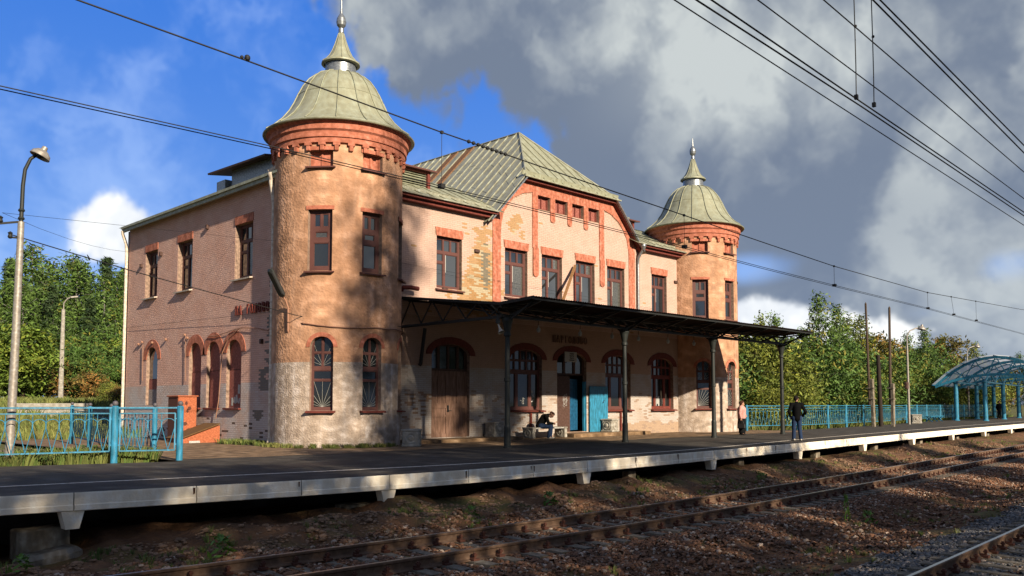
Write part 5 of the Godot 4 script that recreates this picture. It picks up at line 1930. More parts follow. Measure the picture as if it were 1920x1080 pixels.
func make_posts_and_lamps() -> void:
	var t := thing("lamp_post", "tall grey metal lamp post with bowl lamp on the far left", "lamp post", Vector3(6.2, -0.1, -23.25))
	var mb := MB.new()
	mb.tube([Vector3(0, 0, 0), Vector3(0.05, 3.0, 0), Vector3(0.08, 6.0, 0)], [0.105, 0.095, 0.075], 12)
	part("pole", mb, M.galvanised, t)
	mb = MB.new()
	mb.tube([Vector3(0.08, 6.0, 0), Vector3(0.09, 6.9, 0), Vector3(0.12, 7.3, 0.02), Vector3(0.22, 7.58, 0.06), Vector3(0.34, 7.70, 0.10)], [0.05, 0.048, 0.045, 0.042, 0.04], 10)
	for y in [6.05, 6.25]:
		mb.lathe([[0.06, 0], [0.08, 0.03], [0.06, 0.07]], Vector3(0.08, y, 0), 10)
	part("arm", mb, M.iron, t)
	lamp_head(t, Vector3(0.42, 7.70, 0.14), Vector3(0.12, 0.0, -0.42), 0.9)
	var ar := MB.new()
	ar.bar(Vector3(0.06, 6.0, 0), Vector3(-0.40, 5.88, 0.05), 0.04, 0.05)
	ar.lathe([[0.03, 0], [0.06, 0.04], [0.04, 0.1], [0.06, 0.14], [0.0, 0.18]], Vector3(-0.38, 5.9, 0.05), 8)
	ar.lathe([[0.03, 0], [0.06, 0.04], [0.04, 0.1], [0.06, 0.14], [0.0, 0.18]], Vector3(-0.16, 5.55, 0.05), 8)
	ar.bar(Vector3(0.06, 5.6, 0), Vector3(-0.2, 5.58, 0.05), 0.04, 0.04)
	part("insulator_bracket", ar, M.black_iron, t)
	# a second, concrete one before the wood
	var gy := ground_y(22.0, -70.0)
	t = thing("lamp_post", "distant pale concrete lamp post in front of the wood", "lamp post", Vector3(22.0, gy, -70.0))
	mb = MB.new()
	mb.tube([Vector3(0, 0, 0), Vector3(0, 7.2, 0)], [0.20, 0.13], 8)
	part("pole", mb, M.concrete_pale, t)
	mb = MB.new()
	mb.tube([Vector3(0, 7.1, 0), Vector3(0.02, 7.7, 0), Vector3(0.25, 8.05, 0.1), Vector3(0.5, 8.15, 0.2)], 0.045, 8)
	part("arm", mb, M.galvanised, t)
	mb = MB.new()
	mb.cbox(Vector3(0.66, 8.17, 0.26), Vector3(0.55, 0.14, 0.26), 0.04, Basis(Vector3.UP, -0.35) * Basis(Vector3.BACK, 0.15))
	part("lamp_head", mb, M.galvanised, t)
	# cobra-head lamp on the left tower
	t = thing("wall_lamp", "elongated street lamp on a bent pipe fixed to the left tower", "lamp", Vector3(15.2, 3.95, -25.95))
	mb = MB.new()
	mb.tube([Vector3(0.06, -0.1, 0), Vector3(0.0, 0.0, 0.06), Vector3(-0.02, 0.75, 0.08), Vector3(-0.14, 1.0, 0.1), Vector3(-0.26, 1.12, 0.12)], 0.035, 8)
	mb.tube([Vector3(0.14, 0.0, 0.06), Vector3(0.14, 0.7, 0.07), Vector3(0.0, 0.72, 0.08)], 0.02, 6)
	part("pipe_arm", mb, M.cable, t)
	mb = MB.new()
	var bs := Basis(Vector3(0, 0, 1), 1.12) 
	mb.cbox(Vector3(-0.52, 1.54, 0.15), Vector3(1.02, 0.17, 0.30), 0.06, Basis(Vector3(0, 0, 1), 2.10))
	part("lamp_head", mb, M.iron, t)
	mb = MB.new()
	mb.cbox(Vector3(-0.535, 1.515, 0.25), Vector3(0.84, 0.11, 0.14), 0.03, Basis(Vector3(0, 0, 1), 2.10))
	part("lamp_lens", mb, M.lamp_dark, t)
	# lamps on the right
	for e in [[64.6, -24.0, 7.1, "slim grey lamp post behind the blue railing, left of the blue shelter"], [97.0, -30.0, 7.6, "lamp post rising behind the roof of the blue shelter"]]:
		t = thing("lamp_post", e[3], "lamp post", Vector3(e[0], -0.2, e[1]))
		mb = MB.new()
		mb.tube([Vector3(0, 0, 0), Vector3(0, e[2] - 1.2, 0)], [0.10, 0.07], 10)
		mb.tube([Vector3(0, e[2] - 1.2, 0), Vector3(0.02, e[2] - 0.5, 0), Vector3(0.2, e[2] - 0.12, 0.15), Vector3(0.55, e[2] + 0.08, 0.45), Vector3(0.8, e[2] + 0.1, 0.65)], 0.045, 8)
		part("pole", mb, M.galvanised, t)
		lamp_head(t, Vector3(0.9, e[2] + 0.05, 0.72), Vector3(0.15, 0, -0.15), 1.15)
		mb = MB.new()
		mb.cbox(Vector3(-0.3, 3.0, 0), Vector3(0.35, 0.5, 0.2), 0.03)
		part("switch_box", mb, M.door_dark, t)
	# old timber poles
	for e in [[56.35, -23.35, -0.35, 8.1, 0.09, 3.2, "left of the two tall timber poles with grey concrete footing"], [57.35, -22.5, 0.35, 7.9, 0.10, 2.9, "right of the two tall timber poles with grey concrete footing"]]:
		t = thing("timber_pole", e[6], "pole", Vector3(e[0], -0.1, e[1]), "old timber poles")
		mb = MB.new()
		mb.tube([Vector3(e[2] * 0.3, 1.5, 0), Vector3(e[2], e[3], 0)], [e[4], e[4] * 0.72], 10)
		mb.lathe([[e[4] * 0.72, 0], [0.0, 0.12]], Vector3(e[2], e[3], 0), 8)
		part("timber_shaft", mb, M.wood_pole, t)
		mb = MB.new()
		mb.cbox(Vector3(e[2] * 0.15, e[5] / 2, 0.17), Vector3(0.22, e[5], 0.22), 0.03, Basis(Vector3.BACK, -e[2] * 0.1))
		mb.box(Vector3(e[2] * 0.2, 1.9, 0.06), Vector3(0.36, 0.06, 0.5))
		mb.box(Vector3(e[2] * 0.2, 2.6, 0.06), Vector3(0.36, 0.06, 0.5))
		part("concrete_footing", mb, M.concrete, t)
	t = thing("timber_pole", "short black leaning pole stub between the timber poles", "pole", Vector3(57.1, -0.1, -23.0), "old timber poles")
	mb = MB.new()
	mb.tube([Vector3(0, 0, 0), Vector3(-0.46, 4.75, 0.1)], [0.15, 0.12], 10)
	part("timber_shaft", mb, M.tarred, t)


# ---------------------------------------------------------------- overhead line
func wire(called: String, label: String, category: String, pts: Array, r: float, group := "", sag := 0.0, m: Material = null) -> Node3D:
	var mb := MB.new()
	var path := []
	for i in pts.size() - 1:
		for k in 6:
			var p: Vector3 = pts[i].lerp(pts[i + 1], k / 6.0)
			path.append(p)
	path.append(pts[-1])
	if sag > 0.0:
		for i in path.size():
			var t := float(i) / (path.size() - 1)
			path[i] += Vector3.DOWN * sag * 4.0 * t * (1.0 - t)
	mb.tube(path, r, 5, false)
	return single(called, mb, m if m else M.wire, label, category, group)


func make_wires() -> void:
	# the curve of the messenger wire over the platform track, sampled every few metres
	var g := "overhead wires"
	var ms := [[-20.0, 8.9], [-8.0, 7.6], [0.0, 6.80], [3.56, 6.44], [5.78, 6.27], [9.27, 6.01], [12.47, 5.86], [16.42, 5.72], [20.47, 5.62], [24.78, 5.55], [34.14, 5.68], [51.33, 6.46], [64.0, 7.2], [64.2, 7.2], [90.0, 6.2], [130.0, 6.6]]
	var up := []
	for e in ms:
		up.append(Vector3(e[0], e[1], far_z(e[0])))
	wire("messenger_wire", "sagging upper wire of the line over the platform track, crossing the left dome", "wire", up, 0.012, g)
	for k in 2:
		var cw := []
		for x in [-20.0, -8.0, 0.0, 2.75, 6.1, 9.2, 11.5, 16.0, 20.4, 24.8, 34.2, 51.0, 80.0, 130.0]:
			cw.append(Vector3(x, 5.16 - 0.22 * exp(-pow((x - 22.0) / 14.0, 2.0)) + k * 0.022, far_z(x) + (k - 0.5) * 0.05))
		wire("contact_wire", ["near strand of the doubled contact wire over the platform track", "far strand of the doubled contact wire over the platform track"][k], "wire", cw, 0.0075, g)
	for e in [[9.25, "in front of the roof, right of left tower"], [16.42, "in front of the right tower dome"], [24.8, "left of the birches, right of the right tower"], [34.2, "over the birches"], [37.5, "tilted one above the timber poles"], [41.5, "above the blue shelter"]]:
		var x: float = e[0]
		var ya := along([[3.56, 6.44], [5.78, 6.27], [9.27, 6.01], [12.47, 5.86], [16.42, 5.72], [20.47, 5.62], [24.78, 5.55], [34.14, 5.68], [51.33, 6.46]], x)
		var yb := 5.16 - 0.22 * exp(-pow((x - 22.0) / 14.0, 2.0))
		var mb := MB.new()
		var d := 0.25 if x == 37.5 else 0.0
		mb.tube([Vector3(x, ya, far_z(x)), Vector3(x + d, yb + 0.05, far_z(x))], 0.006, 4)
		mb.box(Vector3(x, ya, far_z(x)), Vector3(0.05, 0.05, 0.04))
		mb.box(Vector3(x + d, yb + 0.03, far_z(x)), Vector3(0.09, 0.07, 0.10))
		single("dropper", mb, M.wire, "short dropper joining upper and lower wire, " + e[1], "dropper", "droppers")
	# insulator string and a clamp on the messenger wire
	var ins := MB.new()
	for k in 9:
		var x := 9.85 + k * 0.11
		ins.ball(Vector3(x, 6.01 - (x - 9.27) * 0.047, far_z(x)), 0.035, 7)
	single("wire_insulator", ins, M.wire, "string of small insulators on the upper wire above the roof", "insulator")
	var bird := MB.new()
	bird.ball(Vector3(5.76, 6.31, far_z(5.76)), 0.045, 8, 1.1)
	bird.ball(Vector3(5.68, 6.30, far_z(5.68)), 0.028, 8)
	single("wire_clamp", bird, M.wire, "dark clamp on the upper wire left of the left dome", "clamp")
	# the wires over the nearer track, passing across the sky at the upper right
	var nearw := func(xs: Array, y: float, off: float) -> Array:
		var out := []
		for x in xs:
			out.append(Vector3(x, y, near_z(x) + off))
		return out
	for k in 2:
		var p := [Vector3(-14.0, 5.05, -3.2 + k * 0.16), Vector3(6.05, 4.80 + k * 0.06, -3.85 + k * 0.03), Vector3(9.3, 4.72 + k * 0.05, -3.87), Vector3(15.5, 4.46 + k * 0.06, -3.87), Vector3(46.0, 4.9 + k * 0.05, -5.9)]
		wire("contact_wire", ["lower of the two thick wires with hangers at the upper right", "upper of the two thick wires with hangers at the upper right"][k], "wire", p, 0.0085, g)
		var q: Vector3 = [Vector3(9.13, 4.78, -3.85), Vector3(9.65, 4.83, -3.87)][k]
		var hb := MB.new()
		hb.tube([q, q + Vector3(0.01, 0.35, 0.0), q + Vector3(-0.015, 0.8, 0.01), q + Vector3(0.0, 1.5, 0.0), q + Vector3(0.0, 2.2, 0.0)], 0.006, 5)
		hb.box(q + Vector3(0, -0.005, 0), Vector3(0.035, 0.05, 0.035))
		hb.ball(q + Vector3(0, 0.78, 0.01), 0.018, 6)
		single("dropper", hb, M.wire, ["left one of two long hangers against the clouds at the upper right", "right one of two long hangers against the clouds at the upper right"][k], "dropper", "droppers")
	wire("messenger_wire", "thin wire below the thick pair at the upper right", "wire", [Vector3(-14.0, 6.2, -4.4), Vector3(6.66, 5.24, -4.5), Vector3(17.96, 4.77, -4.5), Vector3(60.0, 4.2, -6.0)], 0.007, g)
	var scale_out := func(p: Vector3, k: float) -> Vector3: return Vector3(0, 1.45, 0) + (p - Vector3(0, 1.45, 0)) * k
	for e in [[Vector3(4.58, 3.85, -2.5), Vector3(10.01, 3.58, -2.5), 1.65, 0.007, "thin wire above the thick pair at the upper right"], [Vector3(3.27, 3.07, -1.5), Vector3(6.03, 2.9, -1.5), 2.5, 0.007, "thin wire crossing both hangers at the upper right"], [Vector3(3.0, 2.88, -1.2), Vector3(4.84, 2.71, -1.2), 3.2, 0.010, "left one of the two uppermost wires in the right corner"], [Vector3(3.08, 2.9, -1.2), Vector3(4.84, 2.75, -1.2), 3.3, 0.010, "right one of the two uppermost wires in the right corner"]]:
		var a: Vector3 = scale_out.call(e[0], e[2])
		var b: Vector3 = scale_out.call(e[1], e[2])
		wire("feeder_wire", e[4], "wire", [a + (a - b) * 2.0, a, b, b + (b - a) * 4.0], e[3], g)
	# cables round the station
	wire("service_cable", "black cable from the left lamp post to the left tower", "cable", [Vector3(6.05, 5.55, -23.2), Vector3(9.4, 5.15, -24.0), Vector3(15.3, 4.5, -25.4), Vector3(18.9, 4.28, -24.4), Vector3(20.3, 4.5, -23.6)], 0.014, g, 0.1)
	wire("service_cable", "upper of two thin wires from the left lamp post to the side wall", "cable", [Vector3(5.85, 6.05, -23.2), Vector3(15.6, 7.8, -30.5), Vector3(15.2, 7.0, -26.2), Vector3(19.6, 6.8, -25.9), Vector3(36.0, 6.3, -25.9)], 0.005, g)
	wire("service_cable", "lower of two thin wires from the left lamp post to the side wall", "cable", [Vector3(5.85, 6.05, -23.2), Vector3(15.55, 8.35, -39.5)], 0.005, g, 0.25)
	wire("service_cable", "thin wire low on the side wall above the arches", "cable", [Vector3(15.58, 5.0, -40.9), Vector3(15.55, 4.85, -34.0), Vector3(15.5, 4.72, -27.6), Vector3(15.15, 4.7, -26.3)], 0.006, g)
	wire("service_cable", "wire from the right tower past the trees behind the railing", "cable", [Vector3(42.8, 3.4, -26.0), Vector3(57.0, 3.6, -23.6), Vector3(64.0, 4.6, -25.0)], 0.008, g, 0.2)


# ---------------------------------------------------------------- the blue shelter
func make_shelter() -> void:
	var t := thing("platform_shelter", "open blue steel shelter with an arched translucent roof at the right", "shelter", Vector3(82.8, 0, -23.3))
	t.rotation.y = 0.13
	var half := 4.9
	var arc := func(k: float, lift: float) -> Vector3:
		var a := lerpf(-1.0, 1.0, k)
		return Vector3(0, 3.05 + 2.5 * (1.0 - a * a) + lift, a * half)
	var rows := 6
	for i in rows:
		var x := i * 5.0
		for s in [] if i % 2 else [-3.3, -1.0, 3.0]:
			var mb := MB.new()
			mb.lathe([[0.28, 0.0], [0.24, 0.06], [0.19, 0.10], [0.18, 3.3], [0.26, 3.34], [0.26, 3.46]], Vector3.ZERO, 12)
			var c := part("column", mb, M.blue, t)
			c.position = Vector3(x + 0.4, 0, s)
		var rb := MB.new()
		for k in 12:
			if i % 2:
				rb.bar(arc.call(k / 12.0, 0.06) + Vector3(x, 0, 0), arc.call((k + 1) / 12.0, 0.06) + Vector3(x, 0, 0), 0.06, 0.08)
				continue
			var a: Vector3 = arc.call(k / 12.0, 0.0)
			var b: Vector3 = arc.call((k + 1) / 12.0, 0.0)
			rb.bar(a + Vector3(x, 0, 0), b + Vector3(x, 0, 0), 0.16, 0.22)
			var lo := func(v: Vector3) -> Vector3: return Vector3(x, 3.0 + (v.y - 3.05) * 0.42, v.z)
			rb.bar(lo.call(a), lo.call(b), 0.16, 0.22)
			if k % 2 == 0:
				rb.bar(lo.call(b), a + Vector3(x, 0, 0), 0.08, 0.08)
				rb.bar(lo.call(b), arc.call(minf((k + 2) / 12.0, 1.0), 0.0) + Vector3(x, 0, 0), 0.08, 0.08)
		for zz in [] if i % 2 else [-3.3, -1.0, 3.0]:
			rb.bar(Vector3(x, 3.46, zz), Vector3(x + 0.4, 3.42, zz), 0.14, 0.14)
		part("arched_truss", rb, M.blue, t)
	for k in 9:
		var p: Vector3 = arc.call(k / 8.0, 0.1)
		var mb := MB.new()
		mb.bar(p + Vector3(-1.2, 0, 0), p + Vector3(rows * 5.0 - 4.0, 0, 0), 0.08, 0.08)
		part("purlin", mb, M.blue_deep, t)
	for s in [-3.3, -1.0, 3.0]:
		for i in rows - 1:
			var mb := MB.new()
			mb.bar(Vector3(i * 5.0 + 0.8, 3.4, s), Vector3(i * 5.0 + 3.3, 4.3, s), 0.09, 0.09)
			mb.bar(Vector3(i * 5.0 + 3.3, 4.3, s), Vector3(i * 5.0 + 5.8, 3.4, s), 0.09, 0.09)
			mb.bar(Vector3(i * 5.0 + 0.8, 3.42, s), Vector3(i * 5.0 + 5.8, 3.42, s), 0.10, 0.12)
			part("tie_beam", mb, M.blue, t)
	for i in range(-1, rows - 1):
		for k in 8:
			var a: Vector3 = arc.call(k / 8.0, 0.16)
			var b: Vector3 = arc.call((k + 1) / 8.0, 0.16)
			var x0 := maxf(i * 5.0, -1.3) + 0.02
			var x1 := i * 5.0 + 4.98
			var mb := MB.new()
			mb.q(a + Vector3(x0, 0, 0), b + Vector3(x0, 0, 0), b + Vector3(x1, 0, 0), a + Vector3(x1, 0, 0))
			part("roof_panel", mb, M.polycarbonate, t)
	# a blue bench in front of the railing
	var b := thing("bench", "blue slatted bench by the railing, beside the shelter", "bench", Vector3(76.0, 0, -26.2))
	for k in 4:
		var mb := MB.new()
		mb.box(Vector3(0, 0.46, -0.22 + k * 0.14), Vector3(3.0, 0.05, 0.11))
		part("seat_slat", mb, M.blue, b)
	for s in [-1.0, 0.0, 1.0]:
		var mb := MB.new()
		mb.bar(Vector3(s * 1.2, 0.0, -0.25), Vector3(s * 1.2, 0.44, 0.2), 0.06, 0.06)
		mb.bar(Vector3(s * 1.2, 0.0, 0.25), Vector3(s * 1.2, 0.44, -0.2), 0.06, 0.06)
		part("leg", mb, M.blue_deep, b)


# ---------------------------------------------------------------- street furniture near the station
func concrete_bin(at: Vector3, turn: float, size: float, label: String) -> void:
	var t := thing("concrete_urn", label, "litter bin", at, "concrete litter urns")
	t.rotation.y = turn
	t.scale = Vector3.ONE * size
	var mb := MB.new()
	mb.cbox(Vector3(0, 0.30, 0), Vector3(0.58, 0.60, 0.58), 0.04)
	mb.cbox(Vector3(0, 0.56, 0), Vector3(0.64, 0.07, 0.64), 0.015)
	mb.cbox(Vector3(0, 0.04, 0), Vector3(0.62, 0.08, 0.62), 0.015)
	part("body", mb, M.concrete_pale, t)
	for k in 4:
		var d := MB.new()
		d.lathe([[0.20, 0.0], [0.20, 0.025], [0.16, 0.03], [0.15, 0.012], [0.10, 0.012], [0.07, 0.05], [0.0, 0.06]], Vector3.ZERO, 16)
		for c in 4:
			d.box(Vector3(0.19 * (1 if c % 2 else -1), 0.012, 0.19 * (1 if c > 1 else -1)), Vector3(0.05, 0.025, 0.05))
		var o := part("medallion", d, M.concrete_pale, t)
		o.transform = Transform3D(Basis(Vector3.UP, k * PI / 2) * Basis(Vector3.RIGHT, PI / 2), Vector3(sin(k * PI / 2) * 0.288, 0.30, cos(k * PI / 2) * 0.288))


func make_small_things() -> void:
	concrete_bin(Vector3(18.75, 0, -23.65), PI / 4, 1.0, "grey concrete litter urn turned cornerwise at the foot of the left tower")
	concrete_bin(Vector3(24.55, 0.13, -25.55), 0.0, 1.0, "concrete litter urn against the wall left of the first canopy column")
	concrete_bin(Vector3(32.0, 0.17, -25.5), 0.1, 1.0, "concrete litter urn with round medallion right of the pale blue door leaf")
	concrete_bin(Vector3(68.0, 0, -24.75), 0.5, 1.15, "concrete litter urn in front of the blue railing left of the shelter")
	# bench on carved concrete ends
	var b := thing("bench", "white bench seat on carved concrete end blocks under the canopy", "bench", Vector3(27.2, 0.02, -25.2))
	for s in [-1.0, 1.0]:
		var mb := MB.new()
		mb.cbox(Vector3(s * 1.0, 0.21, 0), Vector3(0.16, 0.42, 0.62), 0.02)
		mb.cbox(Vector3(s * 1.0, 0.43, 0), Vector3(0.2, 0.06, 0.66), 0.015)
		var e := part("end_block", mb, M.concrete_pale, b)
		var d := MB.new()
		d.lathe([[0.17, 0.0], [0.17, 0.02], [0.13, 0.025], [0.12, 0.008], [0.07, 0.008], [0.05, 0.03], [0.0, 0.035]], Vector3.ZERO, 16)
		var o := part("medallion", d, M.concrete_pale, e)
		o.transform = Transform3D(Basis(Vector3.BACK, PI / 2), Vector3(s * 1.0 - 0.08, 0.22, 0))
	for k in 3:
		var mb := MB.new()
		mb.cbox(Vector3(0, 0.42, -0.20 + k * 0.2), Vector3(1.84, 0.06, 0.18), 0.01)
		part("seat_plank", mb, M.white_frame, b)
	# rusty orange cabinet and the cellar hatch by the side wall
	var c := thing("electric_cabinet", "rusty orange metal cabinet standing against the side wall", "cabinet", Vector3(14.98, 0, -33.4))
	var cb := MB.new()
	cb.cbox(Vector3(0, 0.88, 0), Vector3(0.74, 1.72, 0.95), 0.015)
	cb.cbox(Vector3(0, 1.77, 0), Vector3(0.84, 0.05, 1.05), 0.01)
	part("body", cb, M.orange, c)
	cb = MB.new()
	cb.cbox(Vector3(0.0, 0.9, 0.478), Vector3(0.66, 1.5, 0.02), 0.006)
	part("door", cb, M.orange, c)
	for k in 7:
		cb = MB.new()
		var w := rng.randf_range(0.05, 0.16)
		cb.prism(PackedVector2Array([Vector2(-w, -0.05), Vector2(0.2 * w, -0.09), Vector2(w, -0.02), Vector2(0.5 * w, 0.07), Vector2(-0.6 * w, 0.05)]), Transform3D(Basis(), Vector3(rng.randf_range(-0.2, 0.2), [0.3, 0.36, 0.45, 0.7, 1.2, 1.5, 1.3][k], 0.4905)), 0.003)
		part("flaked_paint", cb, M.rust, c)
	cb = MB.new()
	cb.cbox(Vector3(-0.372, 0.9, 0.0), Vector3(0.02, 1.6, 0.85), 0.006)
	part("rusted_side", cb, M.rust, c)
	var h := thing("cellar_hatch", "low orange cellar hatch with sloping brown plank lid", "hatch", Vector3(15.6, 0, -32.1))
	var hb := MB.new()
	hb.prism(PackedVector2Array([Vector2(0, -0.25), Vector2(0, 0.64), Vector2(-1.45, 0.14), Vector2(-1.45, -0.25)]), Transform3D(Basis(), Vector3(0, 0, 0.65)), 1.25)
	part("curb", hb, M.orange, h)
	for k in 5:
		hb = MB.new()
		hb.bar(Vector3(-1.56, 0.16, -0.52 + k * 0.255), Vector3(0.02, 0.705, -0.52 + k * 0.255), 0.245, 0.04)
		part("lid_plank", hb, M.hatch, h)
	hb = MB.new()
	hb.cbox(Vector3(-1.0, -0.02, 0.66), Vector3(0.42, 0.2, 0.03), 0.005)
	part("white_patch", hb, M.paper, h)
	# concrete barrier blocks in front of the wood
	for e in [[15.9, -51.6, "left of the two long concrete barrier blocks below the wood"], [19.0, -48.8, "right of the two long concrete barrier blocks below the wood"]]:
		var gy := ground_y(e[0], e[1])
		var mb := MB.new()
		mb.cbox(Vector3(0, 0.22, 0), Vector3(4.0, 0.42, 0.5), 0.04)
		mb.cbox(Vector3(0, 0.62, 0), Vector3(4.0, 0.36, 0.42), 0.04)
		var o := single("concrete_barrier", mb, M.concrete_pale, e[2], "barrier", "concrete barriers")
		o.position = Vector3(e[0], gy, e[1])
		o.rotation.y = -0.74


# ---------------------------------------------------------------- people: tapered capsules joined smoothly, meshed as surface nets
func cap(a: Vector3, b: Vector3, ra: float, rb: float) -> Array:
	return [a, b, ra, rb]


func nets(mb: MB, prims: Array, cell: float, k: float) -> void:
	var lo := Vector3.ONE * 1e6
	var hi := -lo
	for p in prims:
		var r: float = maxf(p[2], p[3])
		for e in [p[0], p[1]]:
			lo = lo.min(e - Vector3.ONE * r)
			hi = hi.max(e + Vector3.ONE * r)
	lo -= Vector3.ONE * cell * 2.5
	hi += Vector3.ONE * cell * 2.5
	var nx := int((hi.x - lo.x) / cell) + 2
	var ny := int((hi.y - lo.y) / cell) + 2
	var nz := int((hi.z - lo.z) / cell) + 2
	var d := PackedFloat32Array()
	d.resize(nx * ny * nz)
	d.fill(1.0)
	for p in prims:
		var a: Vector3 = p[0]
		var b: Vector3 = p[1]
		var ra: float = p[2]
		var rb: float = p[3]
		var r := maxf(ra, rb) + cell * 2.0 + k
		var mn := (a.min(b) - Vector3.ONE * r - lo) / cell
		var mx := (a.max(b) + Vector3.ONE * r - lo) / cell
		var ab := b - a
		var l2 := maxf(ab.length_squared(), 1e-9)
		for i in range(maxi(int(mn.x), 0), mini(int(mx.x) + 1, nx)):
			for j in range(maxi(int(mn.y), 0), mini(int(mx.y) + 1, ny)):
				var base := (i * ny + j) * nz
				var q := lo + Vector3(i, j, 0) * cell
				for m in range(maxi(int(mn.z), 0), mini(int(mx.z) + 1, nz)):
					q.z = lo.z + m * cell
					var t := clampf((q - a).dot(ab) / l2, 0.0, 1.0)
					var v := q.distance_to(a + ab * t) - lerpf(ra, rb, t)
					var o := d[base + m]
					var h := clampf(0.5 + 0.5 * (o - v) / k, 0.0, 1.0)
					d[base + m] = lerpf(o, v, h) - k * h * (1.0 - h)
	# one vertex in each cell that the surface crosses
	var at := {}
	var st := [0, nz, ny * nz]
	var off := []
	for c in 8:
		off.append((c & 1) * ny * nz + ((c >> 1) & 1) * nz + (c >> 2))
	var pos := PackedVector3Array()
	var nor := PackedVector3Array()
	for i in nx - 1:
		for j in ny - 1:
			for m in nz - 1:
				var b0 := (i * ny + j) * nz + m
				var neg := 0
				for c in 8:
					if d[b0 + off[c]] < 0.0:
						neg += 1
				if neg == 0 or neg == 8:
					continue
				var sum := Vector3.ZERO
				var n := 0
				for e in [[0, 1], [2, 3], [4, 5], [6, 7], [0, 2], [1, 3], [4, 6], [5, 7], [0, 4], [1, 5], [2, 6], [3, 7]]:
					var u: float = d[b0 + off[e[0]]]
					var w: float = d[b0 + off[e[1]]]
					if (u < 0.0) != (w < 0.0):
						var f := u / (u - w)
						var pa := Vector3(e[0] & 1, (e[0] >> 1) & 1, e[0] >> 2)
						var pb := Vector3(e[1] & 1, (e[1] >> 1) & 1, e[1] >> 2)
						sum += pa.lerp(pb, f)
						n += 1
				at[b0] = pos.size()
				pos.append(lo + (Vector3(i, j, m) + sum / n) * cell)
				var g := Vector3.ZERO
				for c in 8:
					g += Vector3(1.0 if c & 1 else -1.0, 1.0 if c & 2 else -1.0, 1.0 if c & 4 else -1.0) * d[b0 + off[c]]
				nor.append(g.normalized())
	var X := ny * nz
	for b0 in at:
		for ax in 3:
			var s: int = [X, nz, 1][ax]
			var u: int = [nz, 1, X][ax]
			var w: int = [1, X, nz][ax]
			if b0 + s >= d.size():
				continue
			if (d[b0] < 0.0) == (d[b0 + s] < 0.0):
				continue
			if not (at.has(b0 - u) and at.has(b0 - w) and at.has(b0 - u - w)):
				continue
			var q := [at[b0], at[b0 - u], at[b0 - u - w], at[b0 - w]]
			if d[b0] > 0.0:
				q.reverse()
			for f in [[0, 1, 2], [0, 2, 3]]:
				mb.ts(pos[q[f[0]]], pos[q[f[1]]], pos[q[f[2]]], nor[q[f[0]]], nor[q[f[1]]], nor[q[f[2]]])


func hand_prims(wrist: Vector3, dir: Vector3, palm: Vector3, side: float, curl: float) -> Array:
	dir = dir.normalized()
	palm = (palm - dir * dir.dot(palm)).normalized()
	var s := dir.cross(palm) * side
	var out := []
	for i in 4:
		var o := s * ((i - 1.5) * 0.019)
		out.append(cap(wrist + o * 0.5, wrist + dir * 0.082 + o, 0.014, 0.0115))
		var knuckle := wrist + dir * 0.084 + o
		var l: float = [0.038, 0.044, 0.041, 0.032][i]
		var d1 := dir.rotated(dir.cross(palm).normalized(), curl)
		var mid := knuckle + d1 * l
		var d2 := dir.rotated(dir.cross(palm).normalized(), curl * 2.2)
		out.append(cap(knuckle, mid, 0.0095, 0.0085))
		out.append(cap(mid, mid + d2 * l * 0.85, 0.0085, 0.007))
	var tb := wrist + dir * 0.028 - s * 0.026
	var td := (dir * 0.7 - s * 0.65 + palm * 0.35).normalized()
	out.append(cap(tb, tb + td * 0.04, 0.012, 0.010))
	out.append(cap(tb + td * 0.04, tb + td * 0.04 + (dir * 0.9 - s * 0.2 + palm * 0.35).normalized() * 0.032, 0.0095, 0.008))
	return out


